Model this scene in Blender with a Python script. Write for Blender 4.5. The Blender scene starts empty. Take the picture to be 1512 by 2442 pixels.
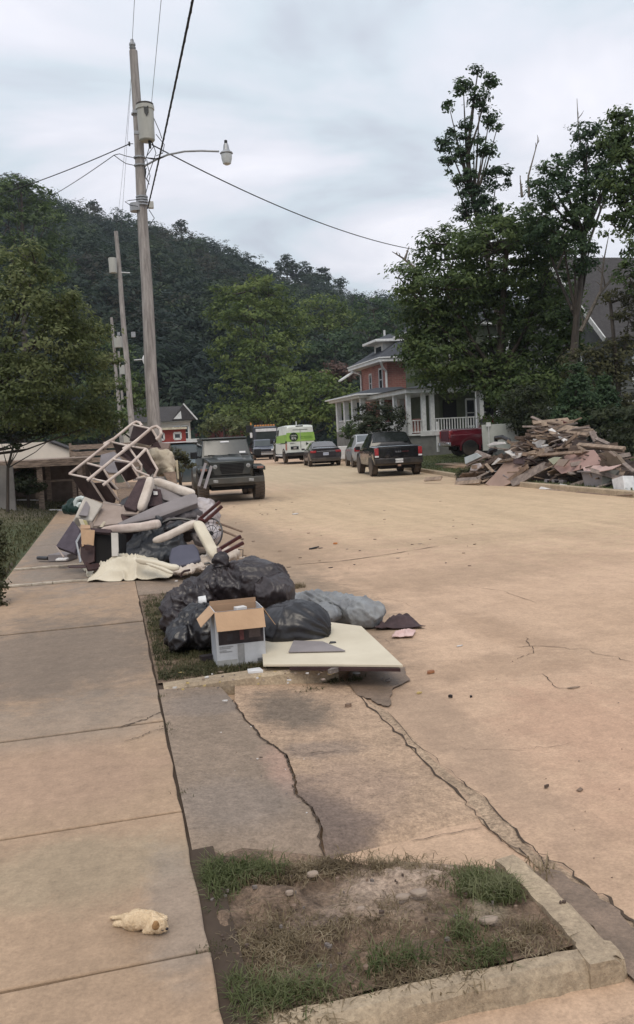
import bpy, bmesh, math, random
import numpy as np
from mathutils import Vector, Matrix, noise as mn
from math import radians as R, sin, cos, pi
random.seed(7); RNG = np.random.default_rng(11)
SC = bpy.context.scene
COL = SC.collection

# ------------------------------------------------------------- camera
FPX = 2050.0; CH = 1.7
_yaw = R(13.4); _p = math.atan(178/FPX); _ro = R(2.9)
_f = Vector((sin(_yaw)*cos(_p), cos(_yaw)*cos(_p), -sin(_p)))
_r0 = Vector((cos(_yaw), -sin(_yaw), 0)); _u0 = _r0.cross(_f)
_r = _r0*cos(_ro) - _u0*sin(_ro); _u = _u0*cos(_ro) + _r0*sin(_ro)
cam = bpy.data.objects.new('camera', bpy.data.cameras.new('camera')); COL.objects.link(cam)
cam.matrix_world = Matrix.Translation((0, 0, CH)) @ Matrix((_r, _u, -_f)).transposed().to_4x4()
cam.data.sensor_fit = 'VERTICAL'; cam.data.sensor_height = 24; cam.data.lens = 24*FPX/2442
cam.data.clip_start = 0.05; cam.data.clip_end = 4000
SC.camera = cam

# ------------------------------------------------------------- world: overcast sky
SUN_EL, SUN_AZ = R(58), R(200)
w = bpy.data.worlds.new('World'); SC.world = w; w.use_nodes = True
nt = w.node_tree; nt.nodes.clear(); N = nt.nodes.new; L = nt.links.new
out = N('ShaderNodeOutputWorld'); mixs = N('ShaderNodeMixShader')
sky = N('ShaderNodeTexSky'); sky.sky_type = 'NISHITA'; sky.sun_disc = False
sky.sun_elevation = SUN_EL; sky.sun_rotation = SUN_AZ; sky.air_density = 1.5; sky.dust_density = 2
bg1 = N('ShaderNodeBackground'); bg1.inputs[1].default_value = 0.11; L(sky.outputs[0], bg1.inputs[0])
tc = N('ShaderNodeTexCoord'); sep = N('ShaderNodeSeparateXYZ'); L(tc.outputs['Generated'], sep.inputs[0])
def wmath(op, a, b=None):
    n = N('ShaderNodeMath'); n.operation = op
    for i, v in enumerate((a, b)):
        if v is None: continue
        if isinstance(v, (int, float)): n.inputs[i].default_value = v
        else: L(v, n.inputs[i])
    return n.outputs[0]
zc = wmath('ADD', wmath('MAXIMUM', sep.outputs[2], 0.0), 0.22)
cmb = N('ShaderNodeCombineXYZ'); L(wmath('DIVIDE', sep.outputs[0], zc), cmb.inputs[0]); L(wmath('DIVIDE', sep.outputs[1], zc), cmb.inputs[1])
n1 = N('ShaderNodeTexNoise'); n1.inputs['Scale'].default_value = 1.5; n1.inputs['Detail'].default_value = 5; n1.inputs['Roughness'].default_value = .5; n1.inputs['Distortion'].default_value = .6; L(cmb.outputs[0], n1.inputs['Vector'])
n2 = N('ShaderNodeTexNoise'); n2.inputs['Scale'].default_value = 2.3; n2.inputs['Detail'].default_value = 3; L(cmb.outputs[0], n2.inputs['Vector'])
cr = N('ShaderNodeValToRGB'); L(n1.outputs[0], cr.inputs[0])
e = cr.color_ramp.elements
e[0].position = .34; e[0].color = (.47, .49, .57, 1); e[1].position = .64; e[1].color = (.90, .89, .95, 1)
k = cr.color_ramp.elements.new(.44); k.color = (.61, .68, .745, 1)
k = cr.color_ramp.elements.new(.53); k.color = (.75, .76, .83, 1)
cr2 = N('ShaderNodeMixRGB'); cr2.blend_type = 'MIX'; L(wmath('MULTIPLY', wmath('SUBTRACT', n2.outputs[0], .5), 2.2), cr2.inputs[0]); cr2.use_clamp = True
L(cr.outputs[0], cr2.inputs[1]); cr2.inputs[2].default_value = (.69, .73, .81, 1)
bg2 = N('ShaderNodeBackground'); L(cr2.outputs[0], bg2.inputs[0])
L(wmath('ADD', wmath('MULTIPLY', wmath('MAXIMUM', sep.outputs[2], 0.0), 0.44), 1.03), bg2.inputs[1])
mixs.inputs[0].default_value = 0.93
L(bg1.outputs[0], mixs.inputs[1]); L(bg2.outputs[0], mixs.inputs[2]); L(mixs.outputs[0], out.inputs[0])
sun = bpy.data.objects.new('sun', bpy.data.lights.new('sun', 'SUN')); COL.objects.link(sun)
sun.data.energy = 1.5; sun.data.angle = R(30); sun.data.color = (1, .90, .76)
sun.rotation_euler = (pi/2 - SUN_EL, 0, pi - SUN_AZ + 0)
SC.view_settings.view_transform = 'Standard'; SC.view_settings.look = 'None'
SC.view_settings.exposure = 0.06; SC.view_settings.gamma = 1
SC.cycles.max_bounces = 5; SC.cycles.diffuse_bounces = 3; SC.cycles.transparent_max_bounces = 6
SC.cycles.use_denoising = True

# ------------------------------------------------------------- pixel -> place
def ray(x, y): return _f + _r*((x-756)/FPX) + _u*((1221-y)/FPX)
def P(x, y, d): return ray(x, y)*d + Vector((0, 0, CH))
def G(x, y, z=0.0):
    v = ray(x, y); return v*((z-CH)/v.z) + Vector((0, 0, CH))
def PX(x, y, X): v = ray(x, y); return v*(X/v.x) + Vector((0, 0, CH))
def PY(x, y, Y): v = ray(x, y); return v*(Y/v.y) + Vector((0, 0, CH))

# ------------------------------------------------------------- materials
MATS = {}
def mat(name, c1, c2=None, scale=6.0, rough=.7, bump=0.0, metal=0.0, spec=.3, mud=0.0, mudh=.8, detail=5, stretch=None, fine=0.0, trans=0.0, coat=0.0):
    if name in MATS: return MATS[name]
    m = bpy.data.materials.new(name); m.use_nodes = True; t = m.node_tree
    b = t.nodes['Principled BSDF']; nn = t.nodes.new; ll = t.links.new
    c2 = c2 or tuple(v*.72 for v in c1)
    tcn = nn('ShaderNodeTexCoord'); mp = nn('ShaderNodeMapping'); ll(tcn.outputs['Object'], mp.inputs[0])
    if stretch: mp.inputs['Scale'].default_value = stretch
    nz = nn('ShaderNodeTexNoise'); nz.inputs['Scale'].default_value = scale; nz.inputs['Detail'].default_value = detail; nz.inputs['Roughness'].default_value = .62
    ll(mp.outputs[0], nz.inputs['Vector'])
    rp = nn('ShaderNodeValToRGB'); ll(nz.outputs[0], rp.inputs[0])
    rp.color_ramp.elements[0].position = .36; rp.color_ramp.elements[0].color = (*c2, 1)
    rp.color_ramp.elements[1].position = .64; rp.color_ramp.elements[1].color = (*c1, 1)
    col = rp.outputs[0]
    if fine:
        nf = nn('ShaderNodeTexNoise'); nf.inputs['Scale'].default_value = scale*14; nf.inputs['Detail'].default_value = 3; ll(mp.outputs[0], nf.inputs['Vector'])
        mx = nn('ShaderNodeMixRGB'); mx.blend_type = 'OVERLAY'; mx.inputs[0].default_value = fine; ll(col, mx.inputs[1]); ll(nf.outputs[0], mx.inputs[2]); col = mx.outputs[0]
    if mud:
        g = nn('ShaderNodeNewGeometry'); s = nn('ShaderNodeSeparateXYZ'); ll(g.outputs['Position'], s.inputs[0])
        n3 = nn('ShaderNodeTexNoise'); n3.inputs['Scale'].default_value = 3.5; n3.inputs['Detail'].default_value = 6; ll(g.outputs['Position'], n3.inputs['Vector'])
        a = nn('ShaderNodeMath'); a.operation = 'MULTIPLY_ADD'; ll(n3.outputs[0], a.inputs[0]); a.inputs[1].default_value = mudh; ll(s.outputs[2], a.inputs[2])
        mr = nn('ShaderNodeMapRange'); ll(a.outputs[0], mr.inputs[0]); mr.inputs[1].default_value = mudh*.55; mr.inputs[2].default_value = mudh*1.6; mr.inputs[3].default_value = mud; mr.inputs[4].default_value = 0.0
        mx = nn('ShaderNodeMixRGB'); ll(mr.outputs[0], mx.inputs[0]); ll(col, mx.inputs[1]); mx.inputs[2].default_value = (.20, .155, .12, 1); col = mx.outputs[0]
        ra = nn('ShaderNodeMapRange'); ll(mr.outputs[0], ra.inputs[0]); ra.inputs[3].default_value = rough; ra.inputs[4].default_value = .9; ll(ra.outputs[0], b.inputs['Roughness'])
    else: b.inputs['Roughness'].default_value = rough
    ll(col, b.inputs['Base Color']); b.inputs['Metallic'].default_value = metal
    b.inputs['Specular IOR Level'].default_value = spec; b.inputs['Coat Weight'].default_value = coat
    if trans: b.inputs['Transmission Weight'].default_value = trans
    if bump:
        bp = nn('ShaderNodeBump'); bp.inputs['Strength'].default_value = min(1, bump); bp.inputs['Distance'].default_value = .02
        nb = nn('ShaderNodeTexNoise'); nb.inputs['Scale'].default_value = scale*4; nb.inputs['Detail'].default_value = 6; ll(mp.outputs[0], nb.inputs['Vector'])
        ll(nb.outputs[0], bp.inputs['Height']); ll(bp.outputs[0], b.inputs['Normal'])
    MATS[name] = m; return m

def foliage(name, c1, c2, c3, scale=.35):
    m = bpy.data.materials.new(name); m.use_nodes = True; t = m.node_tree; b = t.nodes['Principled BSDF']; nn = t.nodes.new; ll = t.links.new
    g = nn('ShaderNodeNewGeometry'); nz = nn('ShaderNodeTexNoise'); nz.inputs['Scale'].default_value = scale; nz.inputs['Detail'].default_value = 4; ll(g.outputs['Position'], nz.inputs['Vector'])
    a = nn('ShaderNodeMath'); a.operation = 'MULTIPLY_ADD'; ll(g.outputs['Random Per Island'], a.inputs[0]); a.inputs[1].default_value = .30; ll(nz.outputs[0], a.inputs[2])
    rp = nn('ShaderNodeValToRGB'); ll(a.outputs[0], rp.inputs[0]); e = rp.color_ramp.elements
    e[0].position = .45; e[0].color = (*c1, 1); e[1].position = .88; e[1].color = (*c3, 1); k = e.new(.66); k.color = (*c2, 1)
    ll(rp.outputs[0], b.inputs['Base Color']); b.inputs['Roughness'].default_value = .65; b.inputs['Specular IOR Level'].default_value = .25
    tr = nn('ShaderNodeBsdfTranslucent'); ll(rp.outputs[0], tr.inputs[0]); mx = nn('ShaderNodeMixShader'); mx.inputs[0].default_value = .42; ll(b.outputs[0], mx.inputs[1]); ll(tr.outputs[0], mx.inputs[2]); ll(mx.outputs[0], t.nodes['Material Output'].inputs[0])
    return m

# ------------------------------------------------------------- object helpers
def tag(o, label=None, cat=None, group=None, kind=None):
    if label: o['label'] = label
    if cat: o['category'] = cat
    if group: o['group'] = group
    if kind: o['kind'] = kind
    return o
def thing(name, label, cat, loc=(0, 0, 0), rz=0, group=None, rot=None):
    o = bpy.data.objects.new(name, None); COL.objects.link(o); o.location = loc
    o.rotation_euler = rot if rot else (0, 0, rz); o.empty_display_size = .1
    return tag(o, label, cat, group)
def copy_tree(o, parent=None):
    c = o.copy(); COL.objects.link(c)
    if parent: c.parent = parent
    for ch in list(o.children): copy_tree(ch, c)
    return c

class MB:
    def __init__(s): s.v = []; s.f = []; s.m = []; s.mi = 0
    def add(s, vs, fs):
        n = len(s.v); s.v += [Vector(v) for v in vs]; s.f += [tuple(i+n for i in f) for f in fs]; s.m += [s.mi]*len(fs); return s
    def box(s, c, size, rot=None, taper=1.0):
        hx, hy, hz = [k/2 for k in size]; vs = []
        for z in (-1, 1):
            t = taper if z > 0 else 1
            for x, y in ((-1, -1), (1, -1), (1, 1), (-1, 1)): vs.append(Vector((x*hx*t, y*hy*t, z*hz)))
        if rot is not None:
            M = rot if isinstance(rot, Matrix) else Matrix.Rotation(rot, 3, 'Z')
            vs = [M @ v for v in vs]
        c = Vector(c); vs = [v+c for v in vs]
        return s.add(vs, [(0, 3, 2, 1), (4, 5, 6, 7), (0, 1, 5, 4), (1, 2, 6, 5), (2, 3, 7, 6), (3, 0, 4, 7)])
    def bx(s, x0, x1, y0, y1, z0, z1): return s.box(((x0+x1)/2, (y0+y1)/2, (z0+z1)/2), (abs(x1-x0), abs(y1-y0), abs(z1-z0)))
    def tube(s, pts, r, seg=8, cap=True, flat=1.0, sq=0):
        pts = [Vector(p) for p in pts]; n = len(pts); rs = r if isinstance(r, (list, tuple)) else [r]*n
        vs = []; ref = None
        for i, p in enumerate(pts):
            t = (pts[min(i+1, n-1)]-pts[max(i-1, 0)]).normalized()
            if ref is None: ref = t.orthogonal().normalized() if abs(t.z) > .9 else Vector((0, 0, 1)).cross(t).normalized()
            a = (ref - t*ref.dot(t)).normalized(); ref = a; b = t.cross(a)
            for j in range(seg):
                th = 2*pi*(j+.5*bool(sq))/seg; q = 1/max(abs(cos(th)), abs(sin(th)))**sq if sq else 1; vs.append(p + a*cos(th)*rs[i]*q + b*sin(th)*rs[i]*flat*q)
        fs = [(i*seg+j, i*seg+(j+1) % seg, (i+1)*seg+(j+1) % seg, (i+1)*seg+j) for i in range(n-1) for j in range(seg)]
        if cap: fs += [tuple(range(seg))[::-1], tuple(range((n-1)*seg, n*seg))]
        return s.add(vs, fs)
    def plank(s, a, b, wd, th, up=(0, 0, 1)):
        a, b = Vector(a), Vector(b); t = (b-a); ln = t.length; t.normalize(); up = Vector(up)
        sd = t.cross(up)
        if sd.length < .05: sd = t.orthogonal()
        sd.normalize(); n = sd.cross(t); M = Matrix((t, sd, n)).transposed()
        return s.box((a+b)/2, (ln, wd, th), M)
    def prism(s, pts, off):
        pts = [Vector(p) for p in pts]; off = Vector(off); n = len(pts)
        return s.add(pts+[p+off for p in pts], [tuple(range(n)), tuple(range(2*n-1, n-1, -1))]+[(i, i+n, (i+1) % n+n, (i+1) % n) for i in range(n)])
    def slab(s, pts, th):
        pts = [Vector(p) for p in pts]; nrm = Vector((0, 0, 0))
        for i in range(len(pts)): nrm += (pts[i]-pts[0]).cross(pts[(i+1) % len(pts)]-pts[0])
        nrm.normalize(); c = sum(pts, Vector())/len(pts)
        if nrm.dot(c-Vector((0, 0, CH))) < 0: nrm = -nrm
        return s.prism(pts, nrm*th)
    def lathe(s, c, prof, seg=20, axis='X', caps=True):
        c = Vector(c); vs = []
        for (h, r) in prof:
            for j in range(seg):
                a = 2*pi*j/seg
                if axis == 'X': vs.append(c+Vector((h, r*cos(a), r*sin(a))))
                elif axis == 'Y': vs.append(c+Vector((r*cos(a), h, r*sin(a))))
                else: vs.append(c+Vector((r*cos(a), r*sin(a), h)))
        n = len(prof); fs = [(i*seg+j, i*seg+(j+1) % seg, (i+1)*seg+(j+1) % seg, (i+1)*seg+j) for i in range(n-1) for j in range(seg)]
        if caps: fs += [tuple(range(seg))[::-1], tuple(range((n-1)*seg, n*seg))]
        return s.add(vs, fs)
    def ell(s, c, r, rot=None, seg=16):
        c = Vector(c); r = r if isinstance(r, (tuple, list)) else (r, r, r); vs = []; rg = seg//2
        M = rot if rot is not None else Matrix.Identity(3)
        for i in range(1, rg):
            ph = pi*i/rg
            for j in range(seg): a = 2*pi*j/seg; vs.append(c + M @ Vector((r[0]*sin(ph)*cos(a), r[1]*sin(ph)*sin(a), r[2]*cos(ph))))
        vs += [c + M @ Vector((0, 0, r[2])), c - M @ Vector((0, 0, r[2]))]; n = len(vs)
        fs = [(i*seg+j, (i+1)*seg+j, (i+1)*seg+(j+1) % seg, i*seg+(j+1) % seg) for i in range(rg-2) for j in range(seg)]
        fs += [(n-2, j, (j+1) % seg) for j in range(seg)] + [(n-1, (rg-2)*seg+(j+1) % seg, (rg-2)*seg+j) for j in range(seg)]
        return s.add(vs, fs)
    def build(s, name, m, parent=None, smooth=False, bevel=0, sub=0, remesh=0, disp=None, center=None, angle=35):
        me = bpy.data.meshes.new(name)
        if center is None: center = parent is None
        off = Vector((0, 0, 0))
        if center and s.v:
            lo = [min(v[i] for v in s.v) for i in range(3)]; hi = [max(v[i] for v in s.v) for i in range(3)]
            off = Vector(((lo[0]+hi[0])/2, (lo[1]+hi[1])/2, lo[2]))
        me.from_pydata([v-off for v in s.v], [], s.f)
        for k in (m if isinstance(m, (list, tuple)) else [m]): me.materials.append(k)
        if any(s.m): me.polygons.foreach_set('material_index', s.m)
        bm = bmesh.new(); bm.from_mesh(me); bmesh.ops.recalc_face_normals(bm, faces=bm.faces); bm.to_mesh(me); bm.free()
        o = bpy.data.objects.new(name, me); COL.objects.link(o); o.location = off
        if parent: o.parent = parent
        if remesh:
            r = o.modifiers.new('r', 'REMESH'); r.mode = 'VOXEL'; r.voxel_size = remesh; r.use_smooth_shade = True
            q = o.modifiers.new('s', 'SMOOTH'); q.iterations = 6; q.factor = .6
        if bevel:
            b = o.modifiers.new('b', 'BEVEL'); b.width = bevel; b.segments = 2; b.limit_method = 'ANGLE'; b.angle_limit = R(40)
        if sub: q = o.modifiers.new('s', 'SUBSURF'); q.levels = q.render_levels = sub
        if disp:
            tx = bpy.data.textures.new(name, disp[2] if len(disp) > 2 else 'CLOUDS')
            try: tx.noise_scale = disp[0]
            except Exception: pass
            dm = o.modifiers.new('d', 'DISPLACE'); dm.texture = tx; dm.strength = disp[1]; dm.texture_coords = 'LOCAL'; dm.mid_level = .5
        if smooth or bevel or sub:
            me.polygons.foreach_set('use_smooth', [True]*len(me.polygons))
            if not sub and not remesh: me.set_sharp_from_angle(angle=R(angle))
        return o
def solo(mb, name, m, label, cat, group=None, **k): return tag(mb.build(name, m, **k), label, cat, group)
def struct(mb, name, m, **k): return tag(mb.build(name, m, center=False, **k), kind='structure')
def npmesh(name, V, k, m, parent=None, loc=None, midx=None):
    """V (n*k,3) array, consecutive k-gons"""
    n = len(V)//k; me = bpy.data.meshes.new(name); me.vertices.add(len(V)); me.vertices.foreach_set('co', V.astype(np.float32).ravel())
    me.loops.add(n*k); me.loops.foreach_set('vertex_index', np.arange(n*k, dtype=np.int32))
    me.polygons.add(n); me.polygons.foreach_set('loop_start', np.arange(0, n*k, k, dtype=np.int32))
    try: me.polygons.foreach_set('loop_total', np.full(n, k, dtype=np.int32))
    except Exception: pass
    for mm in (m if isinstance(m, list) else [m]): me.materials.append(mm)
    if midx is not None: me.polygons.foreach_set('material_index', midx.astype(np.int32))
    me.update(calc_edges=True)
    o = bpy.data.objects.new(name, me); COL.objects.link(o)
    if parent: o.parent = parent
    if loc is not None: o.location = loc
    return o
def unit(n):
    v = RNG.normal(size=(n, 3)); return v/np.linalg.norm(v, axis=1, keepdims=True)
LCNT = []; LASTU = [None]; UW = [.55, .62]
def leaf_quads(C, RD, per, size, droop=.0, flat=.0, shell=.5):
    """C (n,3) clump centres, RD (n,3) radii"""
    n = len(C)*per; c = np.repeat(C, per, 0); rd = np.repeat(RD, per, 0)
    off = unit(n); p = c + off*rd*(RNG.random((n, 1))**shell)
    U = np.repeat(LASTU[0], per, 0) if LASTU[0] is not None and len(LASTU[0]) == len(C) else off*0
    nr = off*.35 + U*UW[0] + np.array([[0, 0, .55]]) + unit(n)*UW[1]; nr /= np.linalg.norm(nr, axis=1, keepdims=True)+1e-9
    a = unit(n); a[:, 2] -= droop; a -= nr*(a*nr).sum(1, keepdims=True); a /= np.linalg.norm(a, axis=1, keepdims=True)+1e-9
    b = np.cross(nr, a)
    s = size*(.55+.9*RNG.random((n, 1))); a = a*s*.62; b = b*s*.30
    V = np.stack([p-a, p+b-a*.1, p+a, p-b-a*.1], 1).reshape(-1, 3)
    return V
def crown_clumps(lobes, cr, dens=1.0, top=.0):
    """lobes: [(centre, (rx,ry,rz))] -> clump centres over and inside each lobe"""
    C = []; RD = []; UU = []; LI = []
    for c, r in lobes:
        area = 4*pi*((r[0]*r[1]+r[0]*r[2]+r[1]*r[2])/3); n = max(4, int(dens*area/(cr*cr*2.6)))
        u = unit(n); u[:, 2] = np.abs(u[:, 2])*np.where(RNG.random(n) < .66+top, 1, -1)
        rr = .55+.5*RNG.random((n, 1))**.7
        C.append(np.array(c)+u*np.array(r)*rr); UU.append(u); LI.append(n)
        k = cr*(.6+.8*RNG.random((n, 1))); RD.append(np.concatenate([k, k, k*.5], 1))
    LASTU[0] = np.concatenate(UU); LCNT[:] = LI
    return np.concatenate(C), np.concatenate(RD)
# ============================================================= SETTING
def ground_mat(name, c1, c2, stains=(), scale=1.2, rough=.85, grit=.25, bump=.35, pebble=60):
    m = bpy.data.materials.new(name); m.use_nodes = True; t = m.node_tree; b = t.nodes['Principled BSDF']; nn = t.nodes.new; ll = t.links.new
    g = nn('ShaderNodeNewGeometry'); pos = g.outputs['Position']
    def nz(sc, d=5, r=.6, vec=None, dist=0):
        n = nn('ShaderNodeTexNoise'); n.inputs['Scale'].default_value = sc; n.inputs['Detail'].default_value = d; n.inputs['Roughness'].default_value = r; n.inputs['Distortion'].default_value = dist; ll(vec or pos, n.inputs['Vector']); return n.outputs[0]
    def mth(op, a, bb=None, cc=None):
        n = nn('ShaderNodeMath'); n.operation = op
        for i, v in enumerate((a, bb, cc)):
            if v is None: continue
            if isinstance(v, (int, float)): n.inputs[i].default_value = v
            else: ll(v, n.inputs[i])
        return n.outputs[0]
    def mix(f, a, bb, mode='MIX'):
        n = nn('ShaderNodeMixRGB'); n.blend_type = mode
        for i, v in enumerate((f, a, bb)):
            if isinstance(v, (int, float)): n.inputs[i].default_value = v
            elif isinstance(v, tuple): n.inputs[i].default_value = (*v, 1)
            else: ll(v, n.inputs[i])
        return n.outputs[0]
    rp = nn('ShaderNodeValToRGB'); ll(nz(scale, 6), rp.inputs[0]); rp.color_ramp.elements[0].position = .35; rp.color_ramp.elements[1].position = .65
    rp.color_ramp.elements[0].color = (*c2, 1); rp.color_ramp.elements[1].color = (*c1, 1); col = rp.outputs[0]
    edge = nz(3.4, 9, .72, dist=.5); rgh = None
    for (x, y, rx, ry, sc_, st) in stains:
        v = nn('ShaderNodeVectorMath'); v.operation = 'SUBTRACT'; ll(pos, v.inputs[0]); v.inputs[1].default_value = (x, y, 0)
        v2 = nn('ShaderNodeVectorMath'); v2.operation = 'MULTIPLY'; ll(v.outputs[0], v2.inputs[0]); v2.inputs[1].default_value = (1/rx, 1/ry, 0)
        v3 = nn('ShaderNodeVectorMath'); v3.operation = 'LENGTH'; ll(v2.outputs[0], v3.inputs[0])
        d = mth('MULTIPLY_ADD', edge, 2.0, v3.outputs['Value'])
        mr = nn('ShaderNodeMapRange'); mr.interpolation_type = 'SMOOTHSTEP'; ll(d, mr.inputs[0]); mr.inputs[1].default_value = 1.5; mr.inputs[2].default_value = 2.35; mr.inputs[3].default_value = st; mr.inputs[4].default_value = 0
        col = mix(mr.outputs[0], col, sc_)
    # dark and pale specks, fine grain
    vo = nn('ShaderNodeTexVoronoi'); vo.inputs['Scale'].default_value = pebble; ll(pos, vo.inputs['Vector'])
    f1 = mth('MULTIPLY_ADD', nz(70, 4, .75), .6, mth('MULTIPLY', nz(22, 5, .7), .4))
    fc = nn('ShaderNodeMapRange'); ll(f1, fc.inputs[0]); fc.inputs[1].default_value = .36; fc.inputs[2].default_value = .64; f1 = fc.outputs[0]; col = mix(grit, col, f1, 'OVERLAY')
    sp = mth('GREATER_THAN', mth('MULTIPLY', mth('SUBTRACT', .12, vo.outputs['Distance']), nz(3.1, 2)), .055)
    col = mix(mth('MULTIPLY', sp, .3), col, (.1, .08, .06))
    mv = nn('ShaderNodeMapping'); mv.inputs['Scale'].default_value = (1.6, .16, 1); ll(pos, mv.inputs[0]); stk = nz(1.4, 6, .6, mv.outputs[0], .3)
    fr = nn('ShaderNodeMapRange'); ll(stk, fr.inputs[0]); fr.inputs[1].default_value = .35; fr.inputs[2].default_value = .68; fr.inputs[3].default_value = .91; fr.inputs[4].default_value = 1.06
    md = nn('ShaderNodeMapRange'); ll(nz(scale*7, 7, .72), md.inputs[0]); md.inputs[1].default_value = .3; md.inputs[2].default_value = .7; md.inputs[3].default_value = .84; md.inputs[4].default_value = 1.12
    hs = nn('ShaderNodeHueSaturation'); ll(col, hs.inputs['Color']); ll(mth('MULTIPLY', fr.outputs[0], md.outputs[0]), hs.inputs['Value']); col = hs.outputs[0]
    ll(col, b.inputs['Base Color']); b.inputs['Roughness'].default_value = rough; b.inputs['Specular IOR Level'].default_value = .3
    bp = nn('ShaderNodeBump'); bp.inputs['Strength'].default_value = bump; bp.inputs['Distance'].default_value = .01
    ll(mth('ADD', nz(scale*9, 8, .7), mth('MULTIPLY', f1, .5)), bp.inputs['Height']); ll(bp.outputs[0], b.inputs['Normal'])
    return m
MUD = (.47, .33, .215); MUD2 = (.40, .275, .185); WETC = (.17, .125, .095)
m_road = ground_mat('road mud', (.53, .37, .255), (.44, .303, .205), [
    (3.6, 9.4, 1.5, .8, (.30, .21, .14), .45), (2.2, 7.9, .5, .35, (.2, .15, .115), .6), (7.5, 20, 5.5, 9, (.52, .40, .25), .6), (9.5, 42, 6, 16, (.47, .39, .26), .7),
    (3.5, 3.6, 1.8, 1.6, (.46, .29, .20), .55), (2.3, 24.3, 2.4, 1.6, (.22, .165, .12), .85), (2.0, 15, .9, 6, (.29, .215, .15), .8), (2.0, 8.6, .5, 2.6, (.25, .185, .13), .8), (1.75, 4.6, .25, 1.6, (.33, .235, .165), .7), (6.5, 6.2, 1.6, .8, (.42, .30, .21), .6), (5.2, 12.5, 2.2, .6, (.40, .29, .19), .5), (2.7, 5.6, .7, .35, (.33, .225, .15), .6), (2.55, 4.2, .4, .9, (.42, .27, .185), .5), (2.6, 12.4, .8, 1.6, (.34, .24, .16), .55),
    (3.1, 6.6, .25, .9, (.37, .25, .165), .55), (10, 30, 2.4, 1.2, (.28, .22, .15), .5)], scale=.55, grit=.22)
m_walk = ground_mat('sidewalk concrete', (.375, .262, .175), (.32, .225, .150), [
    (-.5, 7.0, 1.1, 1.6, (.165, .132, .105), .8), (-.3, 5.2, .9, .5, (.26, .21, .165), .6), (-.5, 4.3, .7, .5, (.37, .25, .175), .7), (-.2, 3.3, .5, .3, (.30, .25, .17), .5),
    (.12, 2.9, .12, .5, (.24, .20, .165), .6), (-.5, 15, 1.2, 5, (.21, .18, .155), .8), (-.6, 11.5, 1.0, .6, (.26, .215, .175), .7), (-.1, 2.1, .5, .3, (.38, .265, .18), .6)], scale=1.3, grit=.18, bump=.25)
m_apron = ground_mat('apron concrete', (.275, .208, .155), (.22, .168, .125), [
    (.78, 4.15, .14, .4, (.38, .25, .19), .8), (.45, 3.75, .3, .3, (.22, .18, .15), .6), (.5, 5.3, .3, .25, (.205, .17, .145), .6)], scale=2.6, grit=.3, bump=.4, pebble=90)
m_asph = ground_mat('apron asphalt', (.45, .315, .215), (.36, .255, .175), [
    (.98, 5.1, .24, .42, (.15, .118, .09), .9), (.82, 3.55, .2, .45, (.16, .12, .10), .9), (.98, 4.35, .3, .12, (.25, .19, .15), .7), (1.05, 3.85, .25, .35, (.33, .235, .175), .6)], scale=2.2, grit=.4, bump=.7, pebble=110)
m_curb = ground_mat('curb concrete', (.43, .34, .235), (.32, .25, .175), [], scale=4, grit=.3, bump=.5)
m_dirt = ground_mat('dirt', (.27, .188, .13), (.125, .086, .06), [(.95, 2.90, .26, .13, (.45, .34, .26), .9), (.8, 2.75, .2, .1, (.36, .27, .2), .7), (1.15, 2.62, .07, .06, (.34, .28, .2), .8), (.55, 2.72, .14, .05, (.2, .15, .12), .6), (.75, 7.3, .6, 2, (.13, .10, .065), .6)], scale=7, grit=.55, bump=1.0, pebble=40)
m_wet = ground_mat('wet silt', (.23, .165, .12), (.15, .11, .08), [], scale=5, grit=.2, rough=.5, bump=.35)
m_gap = mat('joint dirt', (.075, .053, .038), rough=.95)
m_lawnsoil = ground_mat('lawn soil', (.085, .095, .04), (.05, .06, .028), [(-2.6, 24, 2.2, 4, (.15, .12, .085), .7), (-4, 30, 4, 4, (.13, .11, .08), .7)], scale=2, grit=.5, bump=.8)
m_field = ground_mat('field', (.05, .06, .03), (.035, .04, .02), [], scale=.05, grit=.2)

# base ground to the horizon
struct(MB().add([(-1500, -600, -.25), (1800, -600, -.25), (1800, 2500, -.25), (-1500, 2500, -.25)], [(0, 1, 2, 3)]), 'ground', m_field)
def curveX(pts, y):
    for (y0, x0), (y1, x1) in zip(pts, pts[1:]):
        if y <= y1: return x0+(x1-x0)*max(0, (y-y0))/(y1-y0)
    return pts[-1][1]
RC = [(-10, 11.3), (22, 11.3), (28, 11.9), (35, 12.95), (50, 14.6), (60, 16), (80, 19.5), (120, 28), (160, 40)]
LC = [(-10, 1.5), (40, 1.6), (60, 4.6), (80, 8.5), (120, 17), (160, 28)]
ys = [-8, -2, 0, 1, 2, 3, 4, 5, 6, 8, 10, 14, 18, 22, 25, 28, 31, 35, 40, 45, 50, 55, 60, 70, 80, 100, 120, 160]
mb = MB()
vs = []; fs = []
for i, y in enumerate(ys):
    vs += [(-.1 if y < 30 else curveX(LC, y)-1.4, y, 0), (curveX(RC, y)+.1, y, 0)]
    if i: k = 2*i; fs.append((k-2, k-1, k+1, k))
mb.add(vs, fs); struct(mb, 'road', m_road)

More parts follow.
